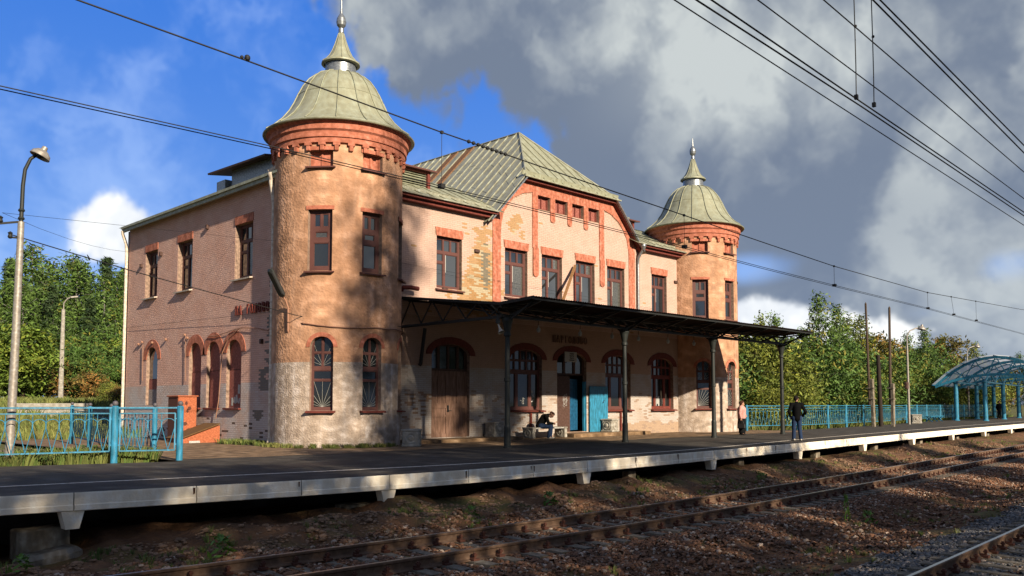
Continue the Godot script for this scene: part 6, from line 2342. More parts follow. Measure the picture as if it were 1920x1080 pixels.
# J holds the joints by name; look is the way the face is turned; the figure faces +z before it is turned.
func person(label: String, at: Vector3, turn: float, J: Dictionary, look: Vector3, hair: Array, top: Array, legs: Array, shoes: Material, hands: Array) -> Node3D:
	var t := thing("person", label, "person", at)
	t.rotation.y = turn
	var body := MB.new()
	var up: Vector3 = J.get("head_up", Vector3.UP)
	var fw := (look - up * up.dot(look)).normalized()
	var rt := up.cross(fw)
	var hc: Vector3 = J.head
	var H := func(x: float, y: float, z: float) -> Vector3: return hc + rt * x + up * y + fw * z
	var b := [cap(J.pelvis, J.chest, 0.125, 0.145), cap(J.sl, J.sr, 0.062, 0.062), cap(J.chest, J.neck, 0.10, 0.055), cap(J.neck, H.call(0, -0.06, -0.01), 0.055, 0.052)]
	for s in ["l", "r"]:
		b.append_array([cap(J["s" + s], J["e" + s], 0.050, 0.041), cap(J["e" + s], J["w" + s], 0.041, 0.027), cap(J["h" + s], J["k" + s], 0.085, 0.056), cap(J["k" + s], J["a" + s], 0.056, 0.036), cap(J["a" + s], J["f" + s], 0.036, 0.028)])
	nets(body, b, 0.016, 0.03)
	var hp := [cap(H.call(0, 0.035, -0.02), H.call(0, 0.03, 0.015), 0.092, 0.085), cap(H.call(0, 0.0, 0.03), H.call(0, -0.075, 0.055), 0.07, 0.042), cap(H.call(0, 0.02, 0.088), H.call(0, -0.028, 0.112), 0.010, 0.014), cap(H.call(-0.03, 0.03, 0.082), H.call(0.03, 0.03, 0.082), 0.014, 0.014), cap(H.call(0, -0.09, -0.015), H.call(0, -0.03, -0.01), 0.052, 0.055)]
	for s in [-1.0, 1.0]:
		hp.append(cap(H.call(s * 0.083, 0.02, -0.01), H.call(s * 0.086, -0.02, -0.005), 0.018, 0.012))
	nets(body, hp, 0.007, 0.014)
	for h in hands:
		var w: Vector3 = J["w" + h[0]]
		nets(body, hand_prims(w, h[1], h[2], -1.0 if h[0] == "l" else 1.0, h[3]), 0.005, 0.006)
	part("body", body, M.skin, t)
	for s in [-1.0, 1.0]:
		var e := MB.new()
		e.ball(H.call(s * 0.032, 0.012, 0.083), 0.011, 8)
		part("eye", e, M.hair_dark, t)
	var lp := MB.new()
	nets(lp, [cap(H.call(-0.02, -0.058, 0.092), H.call(0.02, -0.058, 0.092), 0.007, 0.007)], 0.004, 0.004)
	part("mouth", lp, M.red_dark, t)
	var hb := MB.new()
	var hs: float = hair[1]
	nets(hb, [cap(H.call(0, 0.075, 0.02), H.call(0, 0.05, -0.045), 0.072 * hs, 0.082 * hs), cap(H.call(0, 0.02, -0.06), H.call(0, -0.03, -0.055), 0.07 * hs, 0.05 * hs), cap(H.call(-0.06, 0.05, -0.01), H.call(-0.072, 0.0, -0.02), 0.04 * hs, 0.025 * hs), cap(H.call(0.06, 0.05, -0.01), H.call(0.072, 0.0, -0.02), 0.04 * hs, 0.025 * hs)], 0.009, 0.02)
	part("hair", hb, hair[0], t)
	# upper garment: trunk and sleeves, ending short of the wrists
	var tb := MB.new()
	var fat: float = top[1]
	var hem: Vector3 = J.pelvis + (J.pelvis - J.chest).normalized() * float(top[2])
	var tp := [cap(hem, J.chest, 0.150 * fat, 0.165 * fat), cap(J.sl, J.sr, 0.088, 0.088), cap(J.chest, J.neck, 0.13, 0.075)]
	for s in ["l", "r"]:
		var w: Vector3 = J["w" + s]
		var e: Vector3 = J["e" + s]
		tp.append_array([cap(J["s" + s], e, 0.080, 0.062), cap(e, w.lerp(e, 0.12), 0.060, 0.046)])
	nets(tb, tp, 0.015, 0.035)
	part("jacket", tb, top[0], t)
	var lb := MB.new()
	var lg := []
	if legs[1] == "skirt":
		lg = [cap(J.pelvis + Vector3(0, 0.05, 0), J.pelvis + Vector3(0, -0.35, 0), 0.165, 0.20), cap(J.pelvis + Vector3(-0.05, -0.3, 0), Vector3(-0.07, 0.16, 0), 0.17, 0.135), cap(J.pelvis + Vector3(0.05, -0.3, 0), Vector3(0.07, 0.16, 0.02), 0.17, 0.135)]
	else:
		lg = [cap(J.hl, J.hr, 0.125, 0.125)]
		for s in ["l", "r"]:
			lg.append_array([cap(J["h" + s], J["k" + s], 0.105, 0.080), cap(J["k" + s], J["a" + s] + (J["k" + s] - J["a" + s]).normalized() * 0.0, 0.078, 0.072)])
	nets(lb, lg, 0.015, 0.03)
	part("skirt" if legs[1] == "skirt" else "trousers", lb, legs[0], t)
	for s in ["l", "r"]:
		var sb := MB.new()
		var a: Vector3 = J["a" + s]
		var f: Vector3 = J["f" + s]
		var d := (f - a)
		d.y = 0
		d = d.normalized()
		var g := Vector3(a.x, a.y - 0.045, a.z)
		nets(sb, [cap(g - d * 0.04, g + d * 0.06, 0.042, 0.044), cap(g + d * 0.05, g + d * 0.17 - Vector3.UP * 0.008, 0.046, 0.036)], 0.011, 0.02)
		part("shoe", sb, shoes, t)
	return t


func standing(lean: Vector3, hgt: float) -> Dictionary:
	var k := hgt / 1.76
	var J := {"pelvis": Vector3(0, 0.96, 0), "chest": Vector3(0, 1.32, 0.0) + lean * 0.5, "neck": Vector3(0, 1.50, 0.0) + lean, "head": Vector3(0, 1.645, 0.02) + lean * 1.2, "sl": Vector3(0.185, 1.43, -0.01) + lean * 0.8, "sr": Vector3(-0.185, 1.43, -0.01) + lean * 0.8,
		"hl": Vector3(0.09, 0.90, 0), "hr": Vector3(-0.09, 0.90, 0), "kl": Vector3(0.11, 0.50, 0.03), "kr": Vector3(-0.11, 0.50, 0.03), "al": Vector3(0.12, 0.09, -0.02), "ar": Vector3(-0.12, 0.09, -0.02), "fl": Vector3(0.15, 0.035, 0.16), "fr": Vector3(-0.15, 0.035, 0.16),
		"el": Vector3(0.27, 1.14, -0.02), "er": Vector3(-0.27, 1.14, -0.02), "wl": Vector3(0.27, 0.90, 0.08), "wr": Vector3(-0.27, 0.90, 0.08)}
	for n in J:
		J[n] = J[n] * k
	return J


func make_people() -> void:
	# a man near the platform edge, seen from behind, looking along the line
	var J := standing(Vector3(0, 0, 0.02), 1.77)
	J.er = Vector3(-0.33, 1.15, -0.09)
	J.wr = Vector3(-0.23, 0.96, 0.10)
	J.el = Vector3(0.31, 1.15, -0.08)
	J.wl = Vector3(0.22, 0.95, 0.11)
	J.ar = Vector3(-0.14, 0.09, -0.03)
	J.al = Vector3(0.12, 0.09, 0.06)
	J.fl = Vector3(0.17, 0.035, 0.22)
	person("man in black jacket and blue jeans standing near the platform edge", Vector3(32.55, 0, -16.45), 2.25, J, Vector3(-0.55, 0, 0.8), [M.hair_dark, 1.05], [M.jacket_black, 1.08, 0.06], [M.jeans, "trousers"], M.shoe_pale, [["l", Vector3(-0.3, -0.6, 0.5), Vector3(-0.8, 0, -0.4), 0.5], ["r", Vector3(0.3, -0.6, 0.5), Vector3(0.8, 0, -0.4), 0.5]])
	# a woman at the foot of the right tower
	J = standing(Vector3(0, 0, 0.0), 1.58)
	J.er = Vector3(-0.29, 1.02, -0.03)
	J.wr = Vector3(-0.31, 0.78, 0.03)
	J.el = Vector3(0.29, 1.02, -0.04)
	J.wl = Vector3(0.17, 0.92, 0.17)
	var wp := Vector3(36.75, 0, -21.35)
	var wt := 0.35
	person("woman in patterned pale blouse and long black skirt by the right tower", wp, wt, J, Vector3(0.45, 0, 0.8), [M.hair_brown, 1.12], [M.blouse, 1.25, 0.02], [M.skirt, "skirt"], M.leather, [["l", Vector3(-0.7, -0.2, 0.4), Vector3(0, -0.3, -1), 0.4], ["r", Vector3(-0.05, -1, 0.05), Vector3(1, 0, 0), 1.0]])
	var bag := thing("handbag", "black handbag hanging from the hand of the woman in the patterned blouse", "handbag", wp + Vector3(-0.33, 0.42, 0.04).rotated(Vector3.UP, wt))
	bag.rotation.y = wt
	var bb := MB.new()
	bb.cbox(Vector3(0, 0.0, 0), Vector3(0.16, 0.24, 0.36), 0.04)
	part("bag_body", bb, M.leather, bag)
	bb = MB.new()
	var arcp := []
	for k in 9:
		var a := PI * k / 8
		arcp.append(Vector3(0, 0.11 + sin(a) * 0.165, cos(a) * 0.11))
	bb.tube(arcp, 0.010, 5)
	part("strap", bb, M.leather, bag)
	# a man slumped forward on the bench
	J = {"pelvis": Vector3(0, 0.57, -0.04), "chest": Vector3(0, 0.88, 0.17), "neck": Vector3(0, 0.99, 0.33), "head": Vector3(0, 1.00, 0.47), "head_up": Vector3(0, 0.62, 0.78), "sl": Vector3(0.185, 0.94, 0.25), "sr": Vector3(-0.185, 0.94, 0.25),
		"hl": Vector3(0.10, 0.54, 0.02), "hr": Vector3(-0.10, 0.54, 0.02), "kl": Vector3(0.15, 0.52, 0.46), "kr": Vector3(-0.16, 0.52, 0.44), "al": Vector3(0.15, 0.09, 0.42), "ar": Vector3(-0.16, 0.09, 0.34), "fl": Vector3(0.18, 0.035, 0.6), "fr": Vector3(-0.19, 0.035, 0.52),
		"el": Vector3(0.20, 0.66, 0.34), "er": Vector3(-0.21, 0.66, 0.33), "wl": Vector3(0.06, 0.63, 0.56), "wr": Vector3(-0.06, 0.65, 0.55)}
	person("man in dark jacket sitting bent forward on the bench under the canopy", Vector3(26.75, 0.0, -25.05), 0.75, J, Vector3(0, -0.78, 0.62), [M.hair_brown, 1.0], [M.jacket_olive, 1.05, 0.02], [M.jeans, "trousers"], M.shoe_pale, [["l", Vector3(-0.5, 0.1, 0.5), Vector3(-0.5, 0, -0.5), 0.6], ["r", Vector3(0.5, 0.05, 0.5), Vector3(0.5, 0, -0.5), 0.6]])
	# somebody dark waiting under the shelter
	J = standing(Vector3(0, 0, 0.03), 1.75)
	person("person in dark clothes standing between the blue shelter columns", Vector3(93.5, 0, -26.2), -0.6, J, Vector3(0.3, 0, 1), [M.hair_dark, 1.0], [M.jacket_black, 1.1, 0.12], [M.jacket_black, "trousers"], M.leather, [["l", Vector3(0, -1, 0.1), Vector3(-1, 0, 0), 0.4], ["r", Vector3(0, -1, 0.1), Vector3(1, 0, 0), 0.4]])


# ---------------------------------------------------------------- trees
func leaf(mb: MB, p: Vector3, s: float, n: Vector3, long := 1.5) -> void:
	var x := n.cross(Vector3(rng.randf_range(-1, 1), rng.randf_range(-1, 1), rng.randf_range(-1, 1))).normalized() * s
	var y := n.cross(x).normalized() * s * long
	mb.q(p - y, p + x * 0.5, p + y, p - x * 0.5)


func rnd_dir(up := 0.0) -> Vector3:
	return (Vector3(rng.randf_range(-1, 1), rng.randf_range(-1, 1) + up, rng.randf_range(-1, 1)) + Vector3(0.001, 0, 0)).normalized()


# kind: height, crown base, radius, limbs, leaves per clump, leaf size, colours, droop, spread
func tree_kind(k: Dictionary) -> Array:
	var trunk := MB.new()
	var crown := MB.new()
	crown.colored = true
	var h: float = k.h
	var bend := Vector3(rng.randf_range(-0.3, 0.3), 0, rng.randf_range(-0.3, 0.3))
	var axis := func(y: float) -> Vector3:
		var t := y / h
		return bend * sin(t * 3.0) * 0.6 + Vector3(0, y, 0)
	var stems: int = k.get("stems", 1)
	for s in stems:
		var lean := Vector3.ZERO if s == 0 else Vector3(rng.randf_range(-1, 1), 0, rng.randf_range(-1, 1)) * 0.14
		var pts := []
		var rad := []
		for i in 9:
			var t := i / 8.0
			pts.append(axis.call(h * 0.96 * t) + lean * h * t - Vector3(0, 0.3 if i == 0 else 0.0, 0))
			rad.append(lerpf(k.tr, 0.02, pow(t, 0.8)) * (1.25 if i == 0 else 1.0))
		trunk.tube(pts, rad, 7)
		var limbs: int = k.limbs / stems
		for i in limbs:
			var t := (i + rng.randf()) / limbs
			var y: float = lerpf(k.base, h * 0.985, t)
			var prof: float = k.profile.call(t)
			var a := i * 2.4 + rng.randf() * 0.9
			var r: float = k.r * prof * rng.randf_range(0.62, 1.18)
			var o: Vector3 = axis.call(y) + lean * y
			var dirh := Vector3(cos(a), 0, sin(a))
			var rise: float = k.rise * rng.randf_range(0.5, 1.3)
			var tip := o + dirh * r + Vector3.UP * (rise * r)
			var mid := o.lerp(tip, 0.55) + Vector3.UP * (0.12 * r)
			var endp = tip + Vector3.DOWN * (k.droop * r * rng.randf_range(0.4, 1.2))
			trunk.tube([o, mid, endp], [0.045 * k.tr / 0.16 * (1.1 - t * 0.7), 0.02, 0.008], 4, false)
			var base_c: Color = k.c0.lerp(k.c1, rng.randf())
			var n: int = maxi(2, roundi(r / k.step))
			for c in n:
				var u := lerpf(0.3, 1.04, (c + rng.randf()) / n)
				var p := o.lerp(mid, u / 0.55) if u < 0.55 else mid.lerp(endp, (u - 0.55) / 0.45)
				var bright := rng.randf_range(0.5, 1.3)
				var cc := Color(base_c.r * bright, base_c.g * bright, base_c.b * bright)
				if rng.randf() < k.get("yellow", 0.0):
					cc = cc.lerp(k.c2, rng.randf_range(0.4, 1.0))
				for l in k.leaves:
					var g = Vector3(rng.randfn(), rng.randfn() * k.get("flat", 1.0), rng.randfn()) * k.spread
					if k.get("hang", 0.0) > 0.0:
						g.y -= rng.randf() * k.hang
					var v := rng.randf_range(0.8, 1.2)
					crown.col = Color(cc.r * v, cc.g * v, cc.b * v)
					leaf(crown, p + g, k.leaf * rng.randf_range(0.7, 1.25), rnd_dir(k.get("face", 0.5)), k.get("long", 1.5))
	return [trunk.mesh(), crown.mesh(), M.birch_bark if k.get("birch", false) else M.bark]


func make_trees() -> void:
	var egg := func(t: float) -> float: return pow(sin(PI * lerpf(0.12, 0.97, pow(t, 0.85))), 0.75)
	var cone := func(t: float) -> float: return 1.04 - t
	var tall := func(t: float) -> float: return (0.55 + 0.45 * sin(PI * minf(t * 1.3, 1.0))) * (1.0 - pow(t, 3.0) * 0.85)
	var round := func(t: float) -> float: return sqrt(maxf(0.05, 1.0 - pow(2.0 * t - 0.85, 2.0) * 0.75))
	var g0 := Color(0.045, 0.092, 0.017)
	var g1 := Color(0.075, 0.135, 0.025)
	var kinds := {
		"birch": {"h": 10.0, "base": 1.6, "r": 2.1, "limbs": 46, "step": 0.34, "leaves": 24, "leaf": 0.10, "spread": 0.24, "tr": 0.13, "rise": 0.75, "droop": 0.5, "hang": 0.5, "c0": Color(0.055, 0.105, 0.020), "c1": Color(0.088, 0.145, 0.028), "c2": Color(0.20, 0.20, 0.03), "yellow": 0.08, "profile": tall, "birch": true},
		"birch_yellow": {"h": 9.0, "base": 1.2, "r": 2.0, "limbs": 42, "step": 0.34, "leaves": 24, "leaf": 0.10, "spread": 0.25, "tr": 0.12, "rise": 0.7, "droop": 0.55, "hang": 0.45, "c0": Color(0.080, 0.120, 0.022), "c1": Color(0.125, 0.155, 0.028), "c2": Color(0.28, 0.26, 0.03), "yellow": 0.22, "profile": tall, "birch": true},
		"spruce": {"h": 15.0, "base": 1.0, "r": 3.0, "limbs": 80, "step": 0.42, "leaves": 20, "leaf": 0.13, "spread": 0.22, "flat": 0.5, "tr": 0.22, "rise": 0.12, "droop": 0.28, "long": 2.4, "c0": Color(0.022, 0.046, 0.016), "c1": Color(0.036, 0.064, 0.020), "c2": Color(0.06, 0.09, 0.02), "yellow": 0.1, "profile": cone},
		"maple": {"h": 5.5, "base": 0.7, "r": 2.7, "limbs": 44, "step": 0.40, "leaves": 22, "leaf": 0.15, "spread": 0.27, "tr": 0.15, "rise": 0.45, "droop": 0.25, "face": 1.1, "long": 1.2, "c0": Color(0.085, 0.14, 0.020), "c1": Color(0.13, 0.19, 0.028), "c2": Color(0.19, 0.22, 0.03), "yellow": 0.2, "profile": round},
		"maple_autumn": {"h": 8.0, "base": 1.2, "r": 2.8, "limbs": 48, "step": 0.42, "leaves": 22, "leaf": 0.13, "spread": 0.28, "tr": 0.16, "rise": 0.5, "droop": 0.2, "c0": Color(0.095, 0.105, 0.022), "c1": Color(0.15, 0.12, 0.026), "c2": Color(0.24, 0.14, 0.03), "yellow": 0.3, "profile": round},
		"bush": {"h": 3.2, "base": 0.15, "r": 1.9, "limbs": 36, "step": 0.32, "leaves": 34, "leaf": 0.075, "spread": 0.24, "tr": 0.07, "rise": 0.6, "droop": 0.15, "c0": g0, "c1": g1, "c2": Color(0.2, 0.18, 0.03), "yellow": 0.12, "profile": round, "stems": 2},
		"bush_yellow": {"h": 3.2, "base": 0.15, "r": 1.9, "limbs": 36, "step": 0.32, "leaves": 34, "leaf": 0.07, "spread": 0.25, "tr": 0.07, "rise": 0.6, "droop": 0.2, "c0": Color(0.095, 0.130, 0.022), "c1": Color(0.16, 0.175, 0.028), "c2": Color(0.26, 0.27, 0.04), "yellow": 0.2, "profile": round, "stems": 2},
		"bush_autumn": {"h": 3.0, "base": 0.15, "r": 1.8, "limbs": 32, "step": 0.36, "leaves": 24, "leaf": 0.10, "spread": 0.24, "tr": 0.07, "rise": 0.6, "droop": 0.15, "c0": Color(0.11, 0.095, 0.024), "c1": Color(0.16, 0.11, 0.028), "c2": Color(0.28, 0.12, 0.03), "yellow": 0.2, "profile": round, "stems": 2},
		"shade": {"h": 14.0, "base": 4.4, "r": 3.0, "limbs": 20, "step": 1.35, "leaves": 95, "leaf": 0.19, "spread": 0.58, "tr": 0.2, "rise": 0.5, "droop": 0.3, "c0": g0, "c1": g1, "c2": g1, "profile": egg},
	}
	var made := {}
	for name_ in kinds:
		made[name_] = []
		for v in (3 if name_ in ["birch", "bush", "spruce"] else 2):
			made[name_].append(tree_kind(kinds[name_]))
	var words := {"birch": ["green birch", "birch"], "birch_yellow": ["yellowing birch", "birch"], "spruce": ["dark pointed spruce", "spruce"], "maple": ["bright green round-crowned tree", "tree"], "maple_autumn": ["rusty autumn tree", "tree"], "bush": ["dark green bush", "bush"], "bush_yellow": ["yellow-green bush", "bush"], "bush_autumn": ["orange-brown bush", "bush"]}
	var rows := [["spruce", 29.1, -111.0, 17.2], ["birch", 33.2, -118.0, 20.8], ["birch", 33.8, -112.0, 18.0], ["birch", 33.2, -101.4, 17.0], ["spruce", 37.6, -105.3, 18.2], ["birch", 40.2, -105.9, 16.4], ["spruce", 27.9, -117.8, 18.6], ["birch", 26.5, -97.2, 12.7], ["birch", 29.4, -99.7, 13.7], ["birch", 28.3, -89.9, 10.4], ["spruce", 30.8, -90.1, 10.8], ["birch", 31.8, -86.4, 10.1], ["birch", 36.2, -93.2, 12.4], ["birch", 24.6, -99.1, 10.8], ["maple", 20.3, -72.8, 5.6], ["maple", 18.2, -72.1, 4.6], ["bush", 26.8, -80.5, 4.7], ["bush", 27.4, -77.1, 3.7], ["bush_autumn", 25.2, -79.4, 3.2], ["bush", 27.8, -74.0, 3.2], ["bush_autumn", 25.5, -73.5, 2.4], ["bush_yellow", 22.7, -62.2, 1.4], ["bush_autumn", 22.5, -59.6, 1.2], ["maple", 31.3, -81.6, 6.1], ["birch", 25.1, -115.0, 17.2], ["spruce", 23.8, -121.9, 18.5],
		["birch", 36.5, -99.0, 15.5], ["birch", 33.5, -94.5, 14.0], ["birch", 38.5, -98.0, 13.5], ["birch", 31.0, -106.0, 16.0], ["spruce", 41.5, -110.0, 18.0], ["bush", 24.5, -84.0, 4.5], ["bush", 30.5, -79.0, 5.0], ["bush", 22.5, -82.0, 4.5], ["birch", 44.0, -108.0, 17.0], ["spruce", 30.5, -116.0, 17.5], ["birch", 35.5, -110.0, 18.5], ["birch", 35.0, -104.0, 16.5], ["birch", 28.0, -104.0, 16.0], ["birch", 38.0, -92.0, 12.5], ["spruce", 28.8, -95.0, 12.5], ["birch", 33.5, -88.5, 11.5], ["bush", 33.0, -82.5, 5.5], ["bush", 29.0, -85.0, 5.5], ["birch", 35.0, -86.0, 11.0], ["spruce", 22.5, -101.0, 12.5], ["birch", 21.0, -95.0, 11.0],
		["birch_yellow", 59.9, -33.0, 8.7], ["birch", 64.3, -34.2, 9.3], ["bush_yellow", 54.0, -30.7, 5.8], ["bush_yellow", 53.1, -28.8, 5.3], ["bush_yellow", 54.2, -27.8, 3.9], ["birch", 66.7, -31.7, 10.9], ["birch", 73.6, -33.3, 10.7], ["birch", 62.2, -30.8, 7.8], ["birch_yellow", 78.3, -34.3, 10.1], ["birch_yellow", 85.0, -36.1, 10.8], ["maple_autumn", 88.2, -35.9, 8.7], ["birch", 93.3, -36.4, 8.7], ["birch", 100.0, -35.3, 10.4], ["birch", 102.8, -38.2, 10.2], ["maple_autumn", 127.1, -42.1, 10.8], ["birch_yellow", 135.4, -41.0, 10.9], ["maple_autumn", 112.7, -35.7, 6.2], ["bush", 65.8, -30.2, 5.9], ["bush", 59.2, -28.4, 4.4], ["bush", 64.8, -28.5, 4.6], ["bush_yellow", 73.6, -31.0, 4.4], ["bush", 78.8, -31.5, 5.1], ["bush_yellow", 86.1, -32.6, 4.8], ["bush", 91.6, -32.8, 5.5], ["bush_yellow", 97.2, -32.9, 5.1], ["bush", 102.7, -33.1, 4.9], ["bush_yellow", 122.7, -35.6, 6.5], ["maple_autumn", 130.8, -36.0, 6.7], ["birch", 140.1, -36.4, 9.3], ["birch_yellow", 142.9, -40.8, 8.0], ["bush", 55.7, -31.9, 4.0], ["bush", 51.8, -28.9, 3.1], ["birch", 136.0, -33.3, 9.8], ["maple_autumn", 138.1, -31.3, 9.0], ["birch_yellow", 69.6, -36.2, 7.3],
		["bush", 57.2, -35.0, 6.0], ["bush", 61.5, -36.5, 6.5], ["bush", 70.5, -38.0, 6.5], ["bush", 82.0, -38.5, 6.5], ["bush", 95.0, -40.0, 7.0], ["bush", 108.0, -40.0, 7.5], ["maple_autumn", 118.0, -44.0, 9.0], ["birch", 150.0, -44.0, 10.0], ["bush", 70.0, -29.2, 3.4], ["bush_yellow", 116.0, -34.5, 4.5], ["bush", 108.5, -33.5, 4.5], ["bush_yellow", 49.5, -27.2, 2.6], ["bush", 48.0, -30.0, 4.5]]
	var ordinal := ["first", "second", "third", "fourth", "fifth", "sixth", "seventh", "eighth", "ninth", "tenth", "eleventh", "twelfth", "thirteenth", "fourteenth", "fifteenth", "sixteenth", "seventeenth", "eighteenth", "nineteenth", "twentieth", "twenty-first", "twenty-second", "twenty-third", "twenty-fourth", "twenty-fifth", "twenty-sixth"]
	rows.sort_custom(func(a, b): return a[1] / a[2] > b[1] / b[2])      # from the left of the view to the right
	var seen := {}
	for i in rows.size():
		var e: Array = rows[i]
		var kind: Dictionary = kinds[e[0]]
		var proto: Array = made[e[0]][i % made[e[0]].size()]
		var left: bool = e[2] < -55.0
		seen[e[0] + str(left)] = seen.get(e[0] + str(left), 0) + 1
		var where := "left wood, " if left else "right of the station, "
		if e[0].begins_with("maple") and left:
			where = "foot of left wood, "
		var size: String = ordinal[mini(seen[e[0] + str(left)] - 1, 25)] + (" such from the left" if left else " such from the tower")
		var t := thing(words[e[0]][1] + ("_tree" if words[e[0]][1] in ["birch", "spruce"] else ("" if words[e[0]][1] == "bush" else "")), "%s, %s%s" % [words[e[0]][0], where, size], words[e[0]][1], Vector3(e[1], ground_y(e[1], e[2]) - 0.05, e[2]), ("trees of the wood" if left else "trees and bushes behind the railing"))
		var sc: float = e[3] / kind.h
		var wd := sc * (1.25 if e[0] == "birch" else 1.1) if left else sc
		t.scale = Vector3(wd, sc, wd)
		t.rotation.y = i * 1.7
		part("trunk", proto[0], proto[2], t)
		part("crown", proto[1], M.leaf, t)
	# tall trees behind the viewer that dapple the platform, the tracks and the towers with shade
	var sh := [[-16.0, 9.0, 13.5], [-9.5, 12.0, 13.0], [-4.5, 9.5, 12.0], [0.5, 12.5, 13.5], [5.0, 9.0, 11.5], [9.0, 13.0, 15.0], [12.0, 18.0, 27.0], [18.0, 16.0, 22.0], [19.0, 8.5, 13.0], [24.5, 12.0, 12.0], [31.5, 11.0, 10.4], [38.5, 12.5, 11.4], [47.0, 11.0, 10.5], [57.0, 12.0, 10.5]]
	for i in sh.size():
		var e: Array = sh[i]
		var proto: Array = made.shade[i % 2]
		var t := thing("tree", "tall leafy tree behind the opposite platform, %s from the left" % ordinal[i], "tree", Vector3(e[0], -1.0, e[1]), "trees behind the opposite platform")
		var sc: float = (e[2] + 1.0) / 14.0
		t.scale = Vector3(0.9 + 0.15 * sc, sc, 0.9 + 0.15 * sc)
		t.rotation.y = i * 2.1
		part("trunk", proto[0], proto[2], t)
		part("crown", proto[1], M.leaf, t)


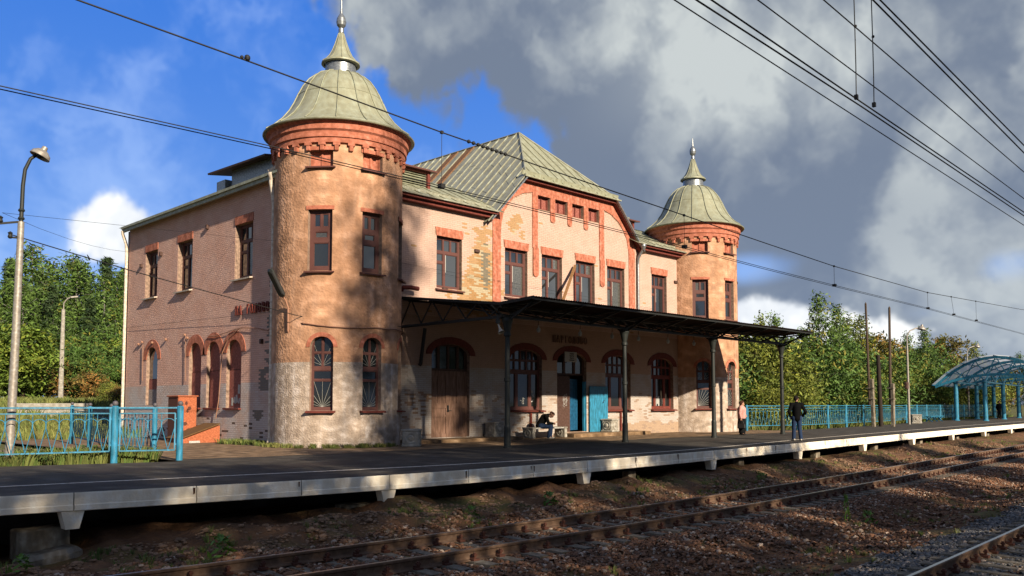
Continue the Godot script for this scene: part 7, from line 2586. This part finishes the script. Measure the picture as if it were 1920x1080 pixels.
func make_ground_cover() -> void:
	# tufts of grass
	var tuft := MB.new()
	tuft.colored = true
	for k in 14:
		var a := rng.randf() * TAU
		var l := rng.randf_range(0.6, 1.0)
		var o := Vector3(cos(a), 0, sin(a)) * rng.randf() * 0.28
		var tip := o + Vector3(cos(a) * 0.45 * l, l, sin(a) * 0.45 * l)
		var s := Vector3(-sin(a), 0, cos(a)) * 0.045
		var m := o.lerp(tip, 0.55) + Vector3(0, 0.12, 0)
		tuft.q(o - s, o + s, m + s * 0.7, m - s * 0.7)
		tuft.t(m - s * 0.7, m + s * 0.7, tip)
	var tm := tuft.mesh()
	var pl := []
	var cl := []
	var put := func(x: float, z: float, y: float, s: float, dry: float) -> void:
		pl.append(Transform3D(Basis(Vector3.UP, rng.randf() * TAU).scaled(Vector3(s * rng.randf_range(0.8, 1.5), s, s * rng.randf_range(0.8, 1.5))), Vector3(x, y, z)))
		var g := rng.randf_range(0.7, 1.3)
		var c := Color(0.065, 0.11, 0.022).lerp(Color(0.22, 0.18, 0.06), clampf(dry + rng.randf_range(-0.25, 0.25), 0, 1))
		cl.append(Color(c.r * g, c.g * g, c.b * g))
	for k in 520:      # at the foot of the left tower and side wall
		var a := deg_to_rad(rng.randf_range(-100.0, 20.0))
		var r := TR + 0.04 + 0.35 * pow(rng.randf(), 2.0)
		if lump.get_noise_2d(rad_to_deg(a) * 0.4, 33.0) < 0.02: continue
		put.call(T1.x + sin(a) * r, T1.z + cos(a) * r, 0.0, rng.randf_range(0.05, 0.19), 0.4)
	for k in 150:
		put.call(SIDE - 0.05 - 0.7 * pow(rng.randf(), 2.0), rng.randf_range(-30.5, -27.2), 0.0, rng.randf_range(0.06, 0.24), 0.2)
	for k in 2600:     # behind the left railing
		var x := rng.randf_range(-2.0, 9.8)
		var z := -23.0 - 2.2 * pow(rng.randf(), 1.4) - maxf(0.0, (5.9 - x) * 0.12)
		if absf(x - 9.8) < 0.2 or lump.get_noise_2d(x * 2.0, z * 2.0) < -0.12: continue
		put.call(x, z, ground_y(x, z), rng.randf_range(0.18, 0.5), 0.2)
	for k in 9000:     # meadow before the wood
		var x := rng.randf_range(-6.0, 38.0)
		var z := rng.randf_range(-84.0, -38.0)
		put.call(x, z, ground_y(x, z), rng.randf_range(0.25, 0.65), 0.35)
	for k in 3500:     # behind the right railing
		var x := rng.randf_range(41.5, 112.0)
		var z := -25.2 - 4.0 * rng.randf() - (x - 42.0) * 0.07
		put.call(x, z, ground_y(x, z), rng.randf_range(0.25, 0.75), 0.3)
	for k in 3400:     # weeds on the bank and between the tracks
		var x := 2.0 + 60.0 * pow(rng.randf(), 1.3)
		var bank := rng.randf() < 0.55
		var z := lerpf(far_z(x) - 1.6, edge_z(x) + 0.3, rng.randf()) if bank else lerpf(far_z(x) + 2.6, near_z(x) - 1.9, rng.randf())
		if lump.get_noise_2d(x * 1.1 + 17.0, z * 1.7) < 0.16: continue
		put.call(x, z, ground_y(x, z), rng.randf_range(0.04, 0.15), 0.25)
	many("grass", tm, M.stone, pl, cl)
	# leafy weeds one can tell apart
	var wm := MB.new()
	wm.colored = true
	for k in 40:
		var a := rng.randf() * TAU
		var h := rng.randf()
		var r := 0.26 * (1.0 - h * 0.6) * sqrt(rng.randf())
		wm.col = Color(0.085, 0.17, 0.025) * rng.randf_range(0.7, 1.2)
		leaf(wm, Vector3(cos(a) * r, 0.05 + h * 0.3, sin(a) * r), 0.07, rnd_dir(1.2), 1.5)
	var wmesh := wm.mesh()
	var spots := [[19.1, -8.05, 0.8, "leafy green weed on the brown earth between the two tracks"], [18.6, -8.3, 1.0, "tall thin weed standing between the two tracks"], [9.1, -6.9, 0.7, "small green weed at the lower middle between the tracks"], [6.6, -13.2, 1.0, "leafy weed on the bank right of the near pier"], [12.0, -13.2, 0.7, "low weed on the sunlit stony bank"], [14.8, -13.6, 0.9, "weed in the shade under the platform edge, middle"], [24.7, -13.7, 0.9, "weed on the bank below the standing man"], [4.0, -14.2, 0.7, "weed beside the cracked near pier"]]
	for i in spots.size():
		var e: Array = spots[i]
		var w := thing("weed", e[3], "weed", Vector3(e[0], ground_y(e[0], e[1]) - 0.02, e[1]), "weeds along the tracks")
		w.scale = Vector3(e[2] * (0.35 if i == 1 else 1.0), e[2] * (1.6 if i == 1 else 1.0), e[2] * (0.35 if i == 1 else 1.0))
		part("leaves", wmesh, M.leaf, w)
	# low wild shrubs along the left railing
	var cover := MB.new()
	cover.colored = true
	for k in 2600:
		var x := rng.randf_range(1.0, 9.6)
		var z := -23.05 - 1.4 * rng.randf() - maxf(0.0, (6.0 - x) * 0.13)
		var y := ground_y(x, z) + 0.55 * pow(rng.randf(), 1.5) * (0.6 + lump.get_noise_2d(x * 2.5, 5.0))
		var g := rng.randf_range(0.6, 1.3)
		cover.col = Color(0.045 * g, 0.075 * g, 0.02 * g).lerp(Color(0.16, 0.07, 0.04), 0.5 if rng.randf() < 0.18 else 0.0)
		leaf(cover, Vector3(x, y, z), 0.045, rnd_dir(0.8))
	var o := part("ground_cover", cover, M.leaf, self)
	o.set_meta("kind", "stuff")
